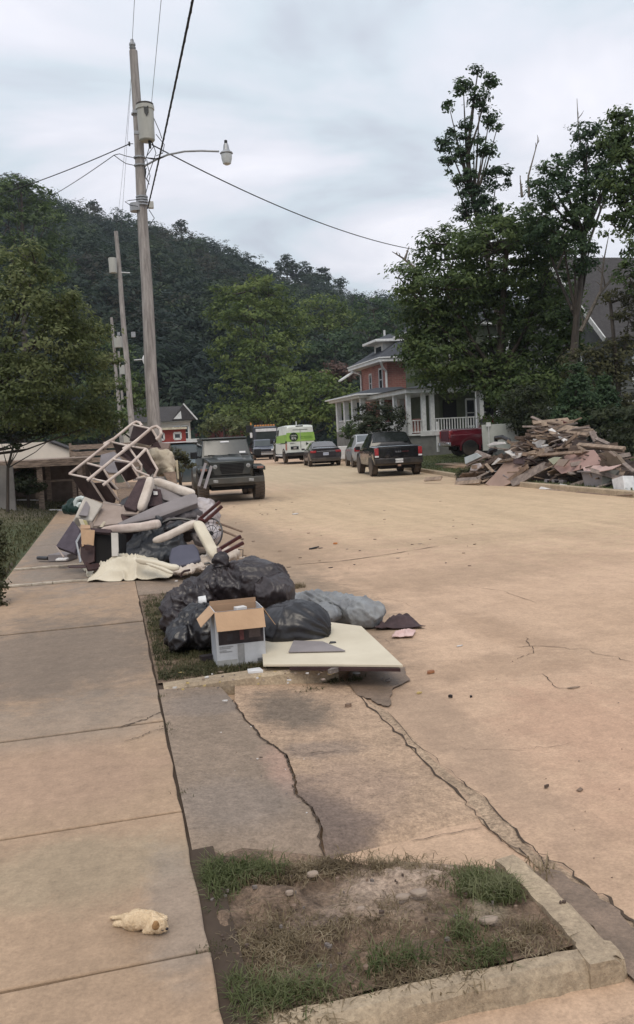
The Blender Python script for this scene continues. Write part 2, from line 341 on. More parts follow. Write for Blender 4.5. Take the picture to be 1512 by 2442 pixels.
# sidewalk slabs with open joints
mb = MB(); js = [-1.5, .2, 1.3, 2.60, 3.68, 4.96, 6.35, 7.95, 9.38, 10.80, 12.3] + [13.8+1.5*i for i in range(32)]
for a, b in zip(js, js[1:]):
    dz = random.uniform(-.004, .004); sk = random.uniform(-.01, .01)
    g0 = .008 if not (abs(a-6.35) < .01) else .002
    g1 = .008 if not (abs(b-6.35) < .01) else .002
    e0 = [(-1.38+(1.585)*i/9, a+g0-.02+.04*i/9+random.uniform(0, .004)) for i in range(10)]; e1 = [(.205+random.uniform(-.009, .005), a+g0+.02+(b-a-g0-g1)*i/9) for i in range(1, 9)] if a < 9 else []; e2 = [(-1.38+(1.585)*i/9, b-g1-.02+.04*i/9-random.uniform(0, .004)) for i in range(9, -1, -1)]
    mb.prism([(x, y, .10+dz) for x, y in e0+e1+e2], (0, 0, -.12))
struct(mb, 'sidewalk', m_walk, bevel=.006)
mb = MB()   # pale raised lips where the second driveway crosses the walk
for y in (10.78, 12.27):
    pts = [(-1.36+i*.12, y+random.uniform(-.02, .02)) for i in range(11)]
    for (x0, y0), (x1, y1) in zip(pts, pts[1:]): mb.plank((x0, y0, .112), (x1, y1, .112), .07+random.uniform(-.02, .02), .02)
struct(mb, 'sidewalk_lip', mat('lip', (.52, .46, .37), (.36, .30, .24), 20))
struct(MB().bx(-1.5, .3, -1.6, 62, -.02, .083), 'sidewalk_bed', m_gap)

# aprons (driveway 1: y 3.35..5.65; driveway 2: 9.4..12.4) slope to the road
def fillpoly(pts, z, name, m, sub=0.0, amp=0.0, freq=4, parent=None, zf=None, margin=.06, seed=0):
    """planar polygon cut into a grid, interior displaced"""
    bm = bmesh.new(); vv = [bm.verts.new((p[0], p[1], 0)) for p in pts]; bm.faces.new(vv)
    if sub:
        xs = [p[0] for p in pts]; yy = [p[1] for p in pts]
        for ax, lo, hi in ((0, min(xs), max(xs)), (1, min(yy), max(yy))):
            k = lo+sub
            while k < hi:
                co = (k, 0, 0) if ax == 0 else (0, k, 0); no = (1, 0, 0) if ax == 0 else (0, 1, 0)
                bmesh.ops.bisect_plane(bm, geom=bm.verts[:]+bm.edges[:]+bm.faces[:], plane_co=co, plane_no=no, dist=1e-5); k += sub
    n = len(pts)
    for v in bm.verts:
        x, y = v.co.x, v.co.y; d = 9
        for i in range(n):
            a = Vector(pts[i][:2]); b = Vector(pts[(i+1) % n][:2]); ab = b-a; t = max(0, min(1, (Vector((x, y))-a).dot(ab)/max(1e-9, ab.length_squared))); d = min(d, (Vector((x, y))-a-ab*t).length)
        q = min(1, d/margin); base = zf(x, y) if zf else z
        v.co.z = base + (q*(amp*mn.fractal(Vector((x*freq, y*freq, seed)), .8, 2.1, 5)) if amp else 0)
    bmesh.ops.recalc_face_normals(bm, faces=bm.faces)
    for f in bm.faces:
        if f.normal.z < 0: f.normal_flip()
        f.smooth = True
    me = bpy.data.meshes.new(name); bm.to_mesh(me); bm.free(); me.materials.append(m)
    o = bpy.data.objects.new(name, me); COL.objects.link(o)
    if parent: o.parent = parent
    else: o['kind'] = 'structure'
    return o
def jag(pts, amp=.02, n=6, seed=1):
    rnd = random.Random(seed); o = []
    for (x0, y0), (x1, y1) in zip(pts, pts[1:]):
        for i in range(n): t = i/n; o.append((x0+(x1-x0)*t+rnd.uniform(-amp, amp), y0+(y1-y0)*t+rnd.uniform(-amp, amp)))
    return o+[pts[-1]]
zs = lambda x, y: max(.004, .092*(1-(x-.21)/1.29)) + .004 - max(0, 3.38-y)*.45*(1 if y < 5 else 0)
g2 = lambda x, y, z=.05: tuple(G(x, y, z)[:2])
bnd = [g2(557, 1676), g2(570, 1700), g2(582, 1722), g2(606, 1742), g2(618, 1762), g2(650, 1782), g2(680, 1803), g2(687, 1830), g2(700, 1860), g2(706, 1900), g2(738, 1930), g2(760, 1965), g2(772, 2032), (.75, 3.02)]
bj = jag(bnd, .007, 4, 3)
fillpoly([(.215, 5.66), (.215, 3.0), (.74, 3.0)]+[b for b in bj[::-1]]+[(.62, 5.68)], 0, 'concrete_apron', m_apron, .12, .006, 5, zf=zs)
gut = [(1.46, 5.66), (1.49, 5.2), (1.50, 4.6), (1.47, 4.1), (1.50, 3.6), (1.48, 3.25)]
gj = jag(gut, .012, 5, 5)
fillpoly([(b[0]+.012, b[1]) for b in bj]+[(1.34, 2.86), (1.47, 3.02)]+gj[::-1]+[(.72, 5.67)], 0, 'asphalt_apron', m_asph, .09, .010, 7, zf=zs)
def crack(pts, z, wd, name='pavement_crack', seed=1, n=5, amp=.008):
    jj = jag(pts, amp, n, seed); rnd = random.Random(seed); mb = MB(); vs = []; fs = []
    for i, (x, y) in enumerate(jj):
        a = jj[max(0, i-1)]; b = jj[min(len(jj)-1, i+1)]; dx, dy = b[0]-a[0], b[1]-a[1]; l = math.hypot(dx, dy) or 1; e = wd*rnd.uniform(.15, .95)*(.25 if i in (0, len(jj)-1) else 1)
        zz = z(x, y) if callable(z) else z
        vs += [(x-dy/l*e/2, y+dx/l*e/2, zz), (x+dy/l*e/2, y-dx/l*e/2, zz)]
        if i: k = 2*i; fs.append((k-2, k-1, k+1, k))
    mb.add(vs, fs); return struct(mb, name, m_gap)
zc_ = lambda x, y: zs(x, y)+.007
crack(bj[::1], zc_, .014, seed=2, n=3, amp=.006)
crack([g2(690, 1803), g2(730, 1797), g2(790, 1790), g2(848, 1781)], zc_, .010, seed=4)
crack([g2(980, 2010, 0), g2(1060, 1992, 0), g2(1150, 1975, 0)], .006, .006, seed=14)
crack([(-.06, 4.93), (.03, 5.0), (.1, 5.03), (.14, 5.08), (.21, 5.14)], .106, .012, seed=5)
crack([(.20, 4.83), (.12, 4.80), (.06, 4.74), (-.02, 4.70)], .106, .009, seed=6); crack([(.10, 5.08), (.05, 5.10), (0, 5.03)], .106, .005, seed=7)
# gutter: double jagged crack with broken ground between
c1 = [g2(848, 1655, 0), g2(880, 1690, 0), g2(935, 1740, 0), g2(985, 1790, 0), g2(1040, 1850, 0), g2(1090, 1895, 0), g2(1135, 1950, 0), g2(1200, 2010, 0), g2(1260, 2050, 0)]
c2 = [g2(925, 1700, 0), g2(1010, 1790, 0), g2(1090, 1860, 0), g2(1160, 1910, 0), g2(1220, 1975, 0), g2(1275, 2035, 0), g2(1340, 2070, 0), g2(1400, 2120, 0), g2(1460, 2160, 0), g2(1512, 2205, 0), g2(1560, 2250, 0)]
m_gut = ground_mat('gutter silt', (.46, .335, .23), (.33, .24, .165), [], scale=5, grit=.5, bump=1)
fillpoly(jag(c1, .01, 3, 8)+[(1.5, 1.6), (1.5, .3), (1.78, .3), (1.76, 1.4)]+jag(c2[::-1], .012, 3, 9), .004, 'gutter_channel', m_gut, .05, .010, 9, zf=lambda x, y: .007)
crack(c1[:7], .013, .017, seed=10, amp=.014); crack(c1[6:], .012, .009, seed=11, amp=.012)
crack(c2[2:5], .013, .010, seed=12, amp=.012); crack(c2[4:], .013, .016, seed=13, amp=.016); crack([g2(1275, 2035, 0), g2(1300, 2075, 0), g2(1330, 2100, 0)], .014, .01, seed=15)
crack(c2[:3], .012, .006, seed=16, amp=.02)
fillpoly(jag([g2(1250, 2085, 0), g2(1330, 2085, 0), g2(1400, 2130, 0), g2(1470, 2180, 0), g2(1512, 2230, 0), (1.75, 1.3), (1.72, .4), (1.5, .4), (1.47, 1.5), g2(1500, 2330, 0), g2(1440, 2250, 0), g2(1330, 2150, 0)], .012, 4, 4), .014, 'wet_silt', m_wet, .08, .004, 8, zf=lambda x, y: .0165)
fillpoly(jag([g2(835, 1640, 0), g2(830, 1600, 0), g2(880, 1590, 0), g2(965, 1596, 0), g2(975, 1625, 0), g2(935, 1650, 0), g2(925, 1690, 0), g2(890, 1675, 0), g2(850, 1660, 0)], .014, 5, 5), .01, 'puddle', m_wet, .1, .003, 8, zf=lambda x, y: .0135)
crack([g2(700, 1348, 0), g2(820, 1338, 0), g2(930, 1322, 0), g2(1045, 1303, 0)], .006, .03, seed=20, amp=.015)
crack([g2(1230, 1545, 0), g2(1300, 1540, 0), g2(1400, 1552, 0), g2(1512, 1580, 0)], .005, .010, seed=21, amp=.03)
crack([g2(1110, 1395, 0), g2(1200, 1412, 0), g2(1280, 1440, 0)], .005, .008, seed=22, amp=.03)
crack([g2(1290, 1610, 0), g2(1330, 1640, 0), g2(1375, 1645, 0)], .005, .008, seed=23, amp=.02)

rc_ = random.Random(31)
for k in range(11):
    x, y = rc_.uniform(1.7, 4.6), rc_.uniform(3.2, 12); a = rc_.uniform(-.5, .5)+(pi/2 if rc_.random() < .5 else 0); pts = [(x, y)]
    for q in range(4): a += rc_.uniform(-.5, .5); x += cos(a)*rc_.uniform(.12, .3); y += sin(a)*rc_.uniform(.12, .3); pts.append((x, y))
    crack(pts, .004+.0003*k, rc_.uniform(.003, .008), seed=40+k, amp=.02)
# curbs
def curbline(pts, wd=.15, zt=.125, name='curb', zb=-.05):
    """pts along the road-side edge; the curb lies to the left of the direction of travel"""
    mb = MB(); n = len(pts); vs = []; rnd = random.Random(5)
    for i, (x, y) in enumerate(pts):
        a = pts[max(0, i-1)]; b = pts[min(n-1, i+1)]; dx, dy = b[0]-a[0], b[1]-a[1]; l = math.hypot(dx, dy); nx, ny = -dy/l, dx/l
        z = zt(i) if callable(zt) else zt; z += rnd.uniform(-.003, .003)
        vs += [(x, y, zb), (x+nx*.012, y+ny*.012, z-.02), (x+nx*.035, y+ny*.035, z), (x+nx*wd, y+ny*wd, z), (x+nx*wd, y+ny*wd, zb)]
    fs = [(5*i+j, 5*i+j+1, 5*i+j+6, 5*i+j+5) for i in range(n-1) for j in range(4)]
    fs += [(0, 1, 2, 3, 4), tuple(5*(n-1)+j for j in (4, 3, 2, 1, 0))]
    mb.add(vs, fs); return struct(mb, name, m_curb, smooth=True, angle=40)
def dens(p, n=6): return [(a[0]+(b[0]-a[0])*i/n, a[1]+(b[1]-a[1])*i/n) for a, b in zip(p, p[1:]) for i in range(n)]+[p[-1]]
# mid verge: front curb from walk to corner, then away along the road
mc = dens([(.25, 5.66), (.7, 5.66), (1.2, 5.63), (1.38, 5.64), (1.46, 5.70)], 4)
curbline(mc, .14, lambda i: .10+.03*min(1, i/8))
curbline(dens([(1.47, 5.84), (1.5, 6.1)], 3), .15, .07)
curbline(dens([(1.5, 13.0), (1.5, 20), (1.5, 30), (1.6, 40)], 6), .15, .13)
# near island: low worn kerb on the road side and along the near driveway
g7 = lambda x, y: tuple(G(x, y, .065)[:2])
rcb = random.Random(9)
wob = lambda l: [(x+rcb.uniform(-.006, .006), y+rcb.uniform(-.005, .005)) for x, y in l]
curbline(wob(dens([g7(1492, 2292), g7(1440, 2225), g7(1370, 2155), g7(1310, 2095), g7(1245, 2040)], 5)), .12, .078, zb=-.02)
curbline(wob(dens([g7(640, 2478), g7(835, 2440), g7(1000, 2398), g7(1250, 2345), g7(1400, 2312), g7(1470, 2296), g7(1496, 2284), g7(1488, 2268)], 4)), .085, .078, zb=-.02)
island = [(.205, 3.40), (.204, 2.15), (.35, 2.08), g7(700, 2418), g7(900, 2352), g7(1100, 2312), g7(1300, 2272), g7(1395, 2243), g7(1330, 2160), g7(1235, 2075), g7(1100, 2062), g7(960, 2052), g7(880, 2062), g7(770, 2040), g7(640, 2025), g7(540, 2018)]
fillpoly(island, 0, 'dirt_verge', m_dirt, .022, .036, 6, zf=lambda x, y: .062, margin=.07)
midv = [(.215, 5.80), (.62, 5.80), (1.32, 5.79), (1.36, 6.1), (1.38, 8.0), (1.38, 9.35), (.215, 9.4)]
fillpoly(midv, 0, 'grass_verge', m_dirt, .08, .02, 5, zf=lambda x, y: .10, margin=.1)
fillpoly([(.215, 12.5), (1.36, 12.5), (1.36, 40), (.215, 40)], 0, 'far_verge', m_dirt, .8, .02, 3, zf=lambda x, y: .10)
fillpoly([(.21, 9.38), (1.52, 9.38), (1.52, 12.52), (.21, 12.52)], 0, 'driveway', m_apron, .5, .004, 3, zf=zs)
fillpoly([(.21, 2.06), (.21, -2), (1.7, -2), (1.7, 2.1), (1.2, 2.06)], 0, 'near_driveway', m_asph, .15, .008, 6, zf=lambda x, y: .008)

# left yard
def hL(x, y): 
    s = lambda a: max(0, min(1, a))**2*(3-2*max(0, min(1, a)))
    return .085+.55*s((-x-1.4)/3.0)*s((y-15)/12)
mb = MB(); nx_, ny_ = 26, 44; vs = []
for j in range(ny_):
    for i in range(nx_):
        x = -1.375-(i/(nx_-1))**1.6*50; y = 1+j*2.0; vs.append((x, y, hL(x, y)+(.03*mn.noise(Vector((x*.8, y*.8, 0))) if i else 0)))
fs = [(j*nx_+i, j*nx_+i+1, (j+1)*nx_+i+1, (j+1)*nx_+i) for j in range(ny_-1) for i in range(nx_-1)]
mb.add(vs, fs); struct(mb, 'lawn', m_lawnsoil, smooth=True, angle=80)
# right yard with slope
def hR(x, y):
    s = lambda a: max(0, min(1, a))**2*(3-2*max(0, min(1, a))); d = x-curveX(RC, y)
    return .13+.12*s((d-.5)/2.5)+.95*s((d-4.8)/6.5)
m_lawnR = ground_mat('right lawn', (.10, .115, .045), (.065, .08, .03), [(14.5, 22, 2.5, 6, (.10, .08, .055), .8)], scale=1.2, grit=.45, bump=.8)
vs = []; nx_, ny_ = 30, 60
for j in range(ny_):
    for i in range(nx_):
        y = -6+j*2.3; x = curveX(RC, y)+.17+(i/(nx_-1))**1.7*60; vs.append((x, y, hR(x, y)+(.03*mn.noise(Vector((x*.8, y*.8, 0))) if i else 0)))
fs = [(j*nx_+i, j*nx_+i+1, (j+1)*nx_+i+1, (j+1)*nx_+i) for j in range(ny_-1) for i in range(nx_-1)]
mb = MB().add(vs, fs); struct(mb, 'right_lawn', m_lawnR, smooth=True, angle=80)
rc = [(curveX(RC, y), y) for y in range(-6, 100, 2)]
curbline(rc[::-1], .17, .14)
# walk and steps on the right
mb = MB()
for y0, off in ((33.2, 0),):
    for i in range(5): x = curveX(RC, y0)+.9+i*1.1; mb.bx(x, x+1.04, y0-.6, y0+.7, hR(x, y0)-.1, hR(x+.5, y0)+.035)
struct(mb, 'front_walk', m_walk)
mb = MB()
for i in range(16): y = 12+i*1.55; x = curveX(RC, y)+1.4; mb.bx(x, x+1.25, y, y+1.52, .1, hR(x+.6, y)+.03)
struct(mb, 'right_sidewalk', m_walk)

# hill terrain and its forest
HR = [(-900, 300, 90), (-200, 380, 85), (0, 415, 0), (100, 440, 0), (165, 470, 0), (240, 497, 0), (300, 512, 0), (345, 532, 0), (430, 535, 0), (500, 568, 0), (560, 592, 0), (640, 622, 0), (700, 645, 0), (760, 662, 0), (830, 688, 0), (900, 703, 0), (960, 712, 0), (1200, 760, 0), (1500, 800, 0), (2200, 860, 0)]
def ridge(px):
    for (a, h, _), (b, h2, _) in zip(HR, HR[1:]):
        if px <= b: return h+(h2-h)*(px-a)/(b-a)
    return HR[-1][1]
RD_ = 330.0
def hill_z(x, y):
    dist = math.hypot(x, y); az = math.atan2(x, y)-_yaw; px = 756+FPX*math.tan(max(-.9, min(.9, az))); hz = 1043-(px-756)*.0507
    top = CH+(hz-ridge(px))*RD_/FPX*math.cos(az)-12.0
    t = (dist-120)/(RD_-120); t2 = max(0, min(1, t)); s = t2**.85
    if t > 1: s = 1-min(1, (t-1)*.5)**2*.5
    return -.3+max(0, top)*s
vs = []; na, nr = 70, 26
for j in range(nr):
    for i in range(na):
        az = _yaw+(-.75+1.35*i/(na-1)); d = 100+j*14; x, y = d*sin(az), d*cos(az); vs.append((x, y, hill_z(x, y)+2.5*mn.noise(Vector((x*.02, y*.02, 0)))*(1 if d > 140 else 0)))
fs = [(j*na+i, j*na+i+1, (j+1)*na+i+1, (j+1)*na+i) for j in range(nr-1) for i in range(na-1)]
m_floor = mat('forest floor', (.02, .028, .018), (.012, .018, .012), .1)
mb = MB().add(vs, fs); struct(mb, 'hill', m_floor)
lob = []
rr = random.Random(3)
n = 0
while n < 900:
    az = _yaw+rr.uniform(-.44, .40); d = math.sqrt(rr.uniform(112**2, 350**2)); x, y = d*sin(az), d*cos(az)
    z = hill_z(x, y); r = rr.uniform(3.4, 7.4); lob.append(((x, y, z+r*.7+.8), (r, r, r*rr.uniform(.8, 1.25)))); n += 1
C, RDD = crown_clumps(lob, 1.4, .95)
FM = [foliage('forest leaves', (.020, .036, .025), (.034, .056, .034), (.055, .080, .044), .055), foliage('forest leaves bluish', (.018, .032, .028), (.028, .048, .038), (.045, .068, .048), .055), foliage('forest leaves light', (.035, .058, .028), (.060, .088, .040), (.095, .125, .055), .055), foliage('forest leaves brown', (.034, .036, .026), (.050, .052, .036), (.075, .075, .048), .055)]
m_forest = FM[0]; pick = RNG.choice([0, 0, 0, 1, 1, 2, 3], size=len(lob)); mi = np.repeat(np.repeat(pick, LCNT), 13)
UW[:] = [1.0, .5]; tag(npmesh('forest', leaf_quads(C, RDD, 13, .70, shell=.5), 4, FM, midx=mi), kind='stuff'); UW[:] = [.55, .62]
# ------------------------------------------------------------- air
hz = bpy.data.materials.new('haze'); hz.use_nodes = True; t = hz.node_tree; t.nodes.clear(); o_ = t.nodes.new('ShaderNodeOutputMaterial'); pv = t.nodes.new('ShaderNodeVolumePrincipled')
pv.inputs['Color'].default_value = (.80, .88, 1, 1); pv.inputs['Density'].default_value = .00022; pv.inputs['Anisotropy'].default_value = .0; t.links.new(pv.outputs[0], o_.inputs['Volume'])
hb = MB().bx(-900, 900, -120, 900, -1.6, 190).build('haze', hz, center=False); tag(hb, kind='stuff')
# ============================================================= TREES
m_bark = mat('bark', (.075, .06, .048), (.035, .028, .022), 8, bump=.6, stretch=(1, 1, .2))
m_bare = mat('bare wood', (.17, .145, .12), (.09, .075, .06), 8)
F_DARK = foliage('dark leaves', (.042, .068, .026), (.082, .122, .042), (.14, .185, .065), .8)
F_COOL = foliage('cool leaves', (.034, .062, .034), (.060, .102, .048), (.10, .15, .064), .5)
F_OLIVE = foliage('olive leaves', (.070, .090, .034), (.12, .145, .055), (.20, .22, .10), .9)
F_MID = foliage('mid leaves', (.065, .10, .026), (.12, .165, .042), (.19, .23, .07), .35)
F_BROWNG = foliage('brown green leaves', (.045, .047, .026), (.075, .075, .038), (.11, .11, .05), .6)
F_PINK = foliage('russet leaves', (.10, .065, .055), (.16, .10, .085), (.2, .14, .11), .8)
F_HEDGE = foliage('hedge leaves', (.024, .032, .017), (.042, .053, .026), (.065, .078, .036), 1.2)
def lob_px(spec, k=.85):
    o = []
    for (x, y, rx, ry, d) in spec:
        c = P(x, y, d); o.append((tuple(c), (rx*d/FPX, rx*d/FPX*k, ry*d/FPX)))
    return o
def tree(name, label, cat, spec, base, leaf, per, cr, fm, trunk_r=.2, dens=1.0, group=None, bare=(), droop=.1, limbs=10, shell=.5, trunkpath=None, conic=False):
    lobes = lob_px(spec); b = Vector(base)
    root = thing(name, label, cat, b, group=group)
    C, RD = crown_clumps(lobes, cr, dens)
    C = C-np.array(b)
    V = leaf_quads(C, RD, per, leaf, droop=droop, shell=shell)
    npmesh('crown', V, 4, fm, root)
    mb = MB(); cs = [Vector(c)-b for c, r in lobes]
    top = max(cs, key=lambda c: c.z); zmin = min(c.z for c in cs)
    path = [Vector(p)-b for p in trunkpath] if trunkpath else None
    if path is None:
        mid = sum(cs, Vector())/len(cs); path = [Vector((0, 0, -.3)), Vector((mid.x*.15, mid.y*.15, zmin*.6)), Vector((mid.x*.5, mid.y*.5, (zmin+mid.z)/2)), Vector((top.x*.7+mid.x*.3, top.y, top.z*.85+.15*mid.z)), top]
    n = len(path); mb.tube(path, [trunk_r*(1-.85*i/(n-1)) for i in range(n)], 9)
    for c in cs[:limbs*2]:
        i = min(range(n), key=lambda q: abs(path[q].z-(c.z-.25*(c-path[0]).length))) if n > 2 else 0
        a = path[max(1, min(n-2, i))]; m1 = a.lerp(c, .5)+Vector((0, 0, -.06*(c-a).length)); L_ = (c-a).length
        if L_ > .3:
            mb.tube([a, m1, c], [trunk_r*.38, trunk_r*.24, trunk_r*.08], 6, cap=False)
    rr = random.Random(len(cs)); idx = rr.sample(range(len(C)), min(len(C), 40+len(C)//6))
    for q in idx:
        c = Vector(C[q]); a = min(cs, key=lambda k: (k-c).length); mb.tube([a, a.lerp(c, .5)+Vector((0, 0, -.05)), c], [trunk_r*.1, trunk_r*.07, trunk_r*.03], 4, cap=False)
    mb.build('trunk', m_bark, root, smooth=True, angle=60)
    for k, br in enumerate(bare):
        m = MB(); pts = [P(*q)-b for q in br]; r0 = trunk_r*.22 if len(br) < 4 else trunk_r*.35
        m.tube(pts, [r0*(1-.8*i/(len(pts)-1)) for i in range(len(pts))], 6)
        rq = random.Random(k)
        for t in range(5):
            i = rq.randrange(0, len(pts)-1); p = pts[i].lerp(pts[i+1], rq.random()); q = p+Vector((rq.uniform(-.5, .5), rq.uniform(-.3, .3), rq.uniform(.2, .7)))*(pts[0]-pts[-1]).length*.22
            m.tube([p, p.lerp(q, .5)+Vector((.02, 0, 0)), q], [r0*.4, r0*.3, r0*.1], 4)
        m.build('bare_branch', m_bare, root, smooth=True)
    return root
def hill_base(x, y): return (x, y, max(-.25, hill_z(x, y)-.3))
def below(x, y, d, z=0):
    p = P(x, y, d); return (p.x, p.y, z)

# right-hand trees ---------------------------------------------------------
D1 = 40
S1 = [(1139,166,10,11),(1105,209,27,20),(1166,195,24,15),(1144,240,27,22),(1070,249,13,13),(1168,278,18,20),(1186,305,9,9),(1083,314,14,12),(1112,298,18,16),(1068,343,26,19),(1130,339,20,16),(1164,359,18,18),(1103,370,27,19),(1068,392,20,20),(1112,428,33,22),(1184,424,34,30),(1130,473,40,27),(1103,509,22,18),(1160,500,40,30),(1150,360,12,12),(1095,330,14,12)]
tree('tall_tree', 'tallest sparse dark-leaved tree, a thin open crown standing above the others right of the street', 'tree', [(x, y, rx*1.0, ry, D1) for x, y, rx, ry in S1],
     below(1200, 900, D1, 1.0), .13, 40, .32, F_COOL, .17, 1.5, trunkpath=[P(1205, 1010, D1), P(1195, 800, D1), P(1160, 600, D1), P(1130, 480, D1), P(1113, 380, D1), P(1125, 270, D1), P(1140, 170, D1)], limbs=14, droop=.5)
D2 = 36
S2 = [(1180,600,110,90),(1090,600,80,60),(1035,580,38,38),(1010,625,40,35),(950,660,26,26),(965,715,38,35),(1060,690,100,80),(1240,540,80,50),(1240,600,110,80),(1310,650,80,80),(1160,760,120,80),(1055,790,75,45),(1290,770,100,90),(1170,860,110,55),(1060,850,60,45),(1030,905,45,30),(1260,890,110,60),(1120,905,50,22),(1245,970,60,42),(1180,985,24,30),(1345,700,45,45),(1015,770,60,50),(1350,830,60,60),(1200,700,90,60),(1080,740,70,50),(1250,930,100,50),(1300,960,60,50),(1000,700,50,50),(1190,940,40,30),(1220,1010,40,40),(1010,830,50,40),(1130,680,90,60),(1095,885,65,36),(1065,930,30,26),(1150,925,60,26),(1010,880,40,36),(1350,920,70,50),(1340,770,70,60),(985,765,36,44),(978,825,34,36),(1005,875,36,34),(1000,720,40,40)]
tree('broad_tree', 'broad dark green tree with a wide drooping crown in front of the porch house', 'tree', [(x, y, rx, ry, D2+random.uniform(-1.5, 1.5)) for x, y, rx, ry in S2],
     below(1240, 950, D2, .8), .15, 54, .55, F_DARK, .30, 1.35, droop=.45,
     bare=[[(1262, 470, D2), (1260, 420, D2), (1283, 335, D2)], [(1245, 470, D2), (1240, 420, D2)], [(990, 640, D2), (960, 615, D2), (935, 600, D2)], [(965, 620, D2), (975, 590, D2)]])
S3 = [(1330,400,36,36),(1400,335,55,36),(1395,400,60,40),(1350,460,60,40),(1290,455,36,26),(1420,470,55,45),(1380,520,50,40),(1460,390,40,50),(1340,560,60,40),(1410,560,26,36),(1395,640,30,25),(1310,430,40,30),(1290,510,50,36),(1440,350,45,40),(1440,430,45,45),(1300,570,60,50),(1370,610,50,40)]
tree('forked_tree', 'leafy tree with a pale forked limb and bare twigs, behind the right debris heap', 'tree', [(x, y, rx, ry, 33+random.uniform(-1, 1)) for x, y, rx, ry in S3],
     below(1370, 900, 33, 1.0), .13, 50, .42, F_COOL, .22, 1.15, droop=.4, trunkpath=[P(1360, 1010, 33), P(1365, 880, 33), P(1375, 760, 33), P(1395, 560, 33), P(1400, 430, 33)],
     bare=[[(1365, 740, 33), (1400, 590, 33), (1440, 480, 33), (1475, 455, 33)], [(1395, 400, 33), (1380, 320, 33), (1376, 235, 33)], [(1385, 790, 31), (1430, 700, 31), (1480, 640, 31), (1530, 560, 31)], [(1432, 700, 31), (1440, 620, 31), (1452, 560, 31)], [(1330, 640, 33), (1345, 600, 33), (1380, 590, 33)]])
S4 = [(1490,310,40,45),(1500,400,40,60),(1490,500,44,50),(1465,540,30,28),(1510,580,30,40),(1545,450,60,120),(1485,285,36,26),(1465,350,40,40),(1470,440,36,40),(1500,660,36,40)]
tree('edge_tree', 'tree with hanging leaf sprays cut off by the right picture edge', 'tree', [(x, y, rx, ry, 29) for x, y, rx, ry in S4], below(1600, 900, 29, 1.0), .13, 48, .40, F_DARK, .2, 1.3, droop=.5)
S5 = [(1500,760,36,46),(1505,700,30,36),(1455,700,26,22),(1390,870,50,44),(1480,850,46,50),(1500,900,50,60),(1440,880,40,40),(1430,950,60,35),(1500,980,50,40)]
tree('low_tree', 'lower brownish green tree in front of the grey gabled house at the right edge', 'tree', [(x, y, rx, ry, 30) for x, y, rx, ry in S5], below(1480, 1000, 30, 1.0), .11, 46, .38, F_BROWNG, .15, 1.4, droop=.4)
# spruce: flat layered whorls
def spruce(px, d, ytop, ybot, w, label):
    spec = []; n = 9
    for i in range(n):
        t = i/(n-1); y = ytop+(ybot-ytop)*t
        rr_ = w*(.12+.88*t); k = 2+int(5*t)
        for j in range(k):
            a = 2*pi*j/k+i; spec.append((px+rr_*.62*cos(a), y+random.uniform(-3, 3), rr_*.42+3, 6, d+rr_*.6*sin(a)*d/FPX))
    return tree('spruce_tree', label, 'tree', spec, below(px, 1000, d, 1.0), .10, 30, .26, F_COOL, .12, 1.5, droop=.2, trunkpath=[P(px, ybot+40, d), P(px, (ytop+ybot)/2, d), P(px, ytop-10, d)], limbs=0)
spruce(1375, 27, 880, 1000, 62, 'dark layered spruce standing between the debris heap and the grey house')
spruce(1440, 29, 900, 1010, 60, 'dark layered spruce nearest the right picture edge')
# hedges and shrubs behind the right heap
def shrub(label, spec, base, leaf=.09, per=34, cr=.22, fm=F_HEDGE, dens=1.4, name='shrub', group=None):
    return tree(name, label, 'shrub', spec, base, leaf, per, cr, fm, .05, dens, droop=.1, limbs=4, group=group)
shrub('dark overgrown hedge directly behind the debris heap', [(1250,1060,50,50,30.5),(1300,1060,60,60,30),(1380,1050,60,60,29.5),(1460,1060,60,60,28.5),(1520,1080,50,60,27.5),(1235,985,45,45,30.5),(1260,960,50,50,29),(1320,1000,60,40,28),(1400,1000,60,40,27),(1470,1010,60,50,26),(1520,1020,60,60,25),(1260,1010,40,30,29.5)], below(1330, 1040, 27.5, .4), .11, 30, .3, F_HEDGE, 1.5, name='hedge')
shrub('low weedy bush at the left foot of the debris heap by the kerb', [(1112,1132,22,14,28.5),(1140,1120,24,16,28.5),(1165,1105,20,14,28)], below(1130, 1140, 28.5, .12), .08, 34, .16, F_BROWNG)
shrub('rounded clipped hedge in front of the brick house porch', [(870,1000,28,34,51),(905,995,36,38,51),(940,1002,28,34,51),(890,1020,40,28,50)], below(905, 1045, 51, .9), .13, 34, .36, F_HEDGE, 1.8, name='hedge')
shrub('small dark shrub beside the white porch posts', [(838,1020,14,22,54),(826,1032,16,16,54),(856,1036,18,14,53)], below(838, 1045, 54, .8), .12, 30, .26, F_DARK)
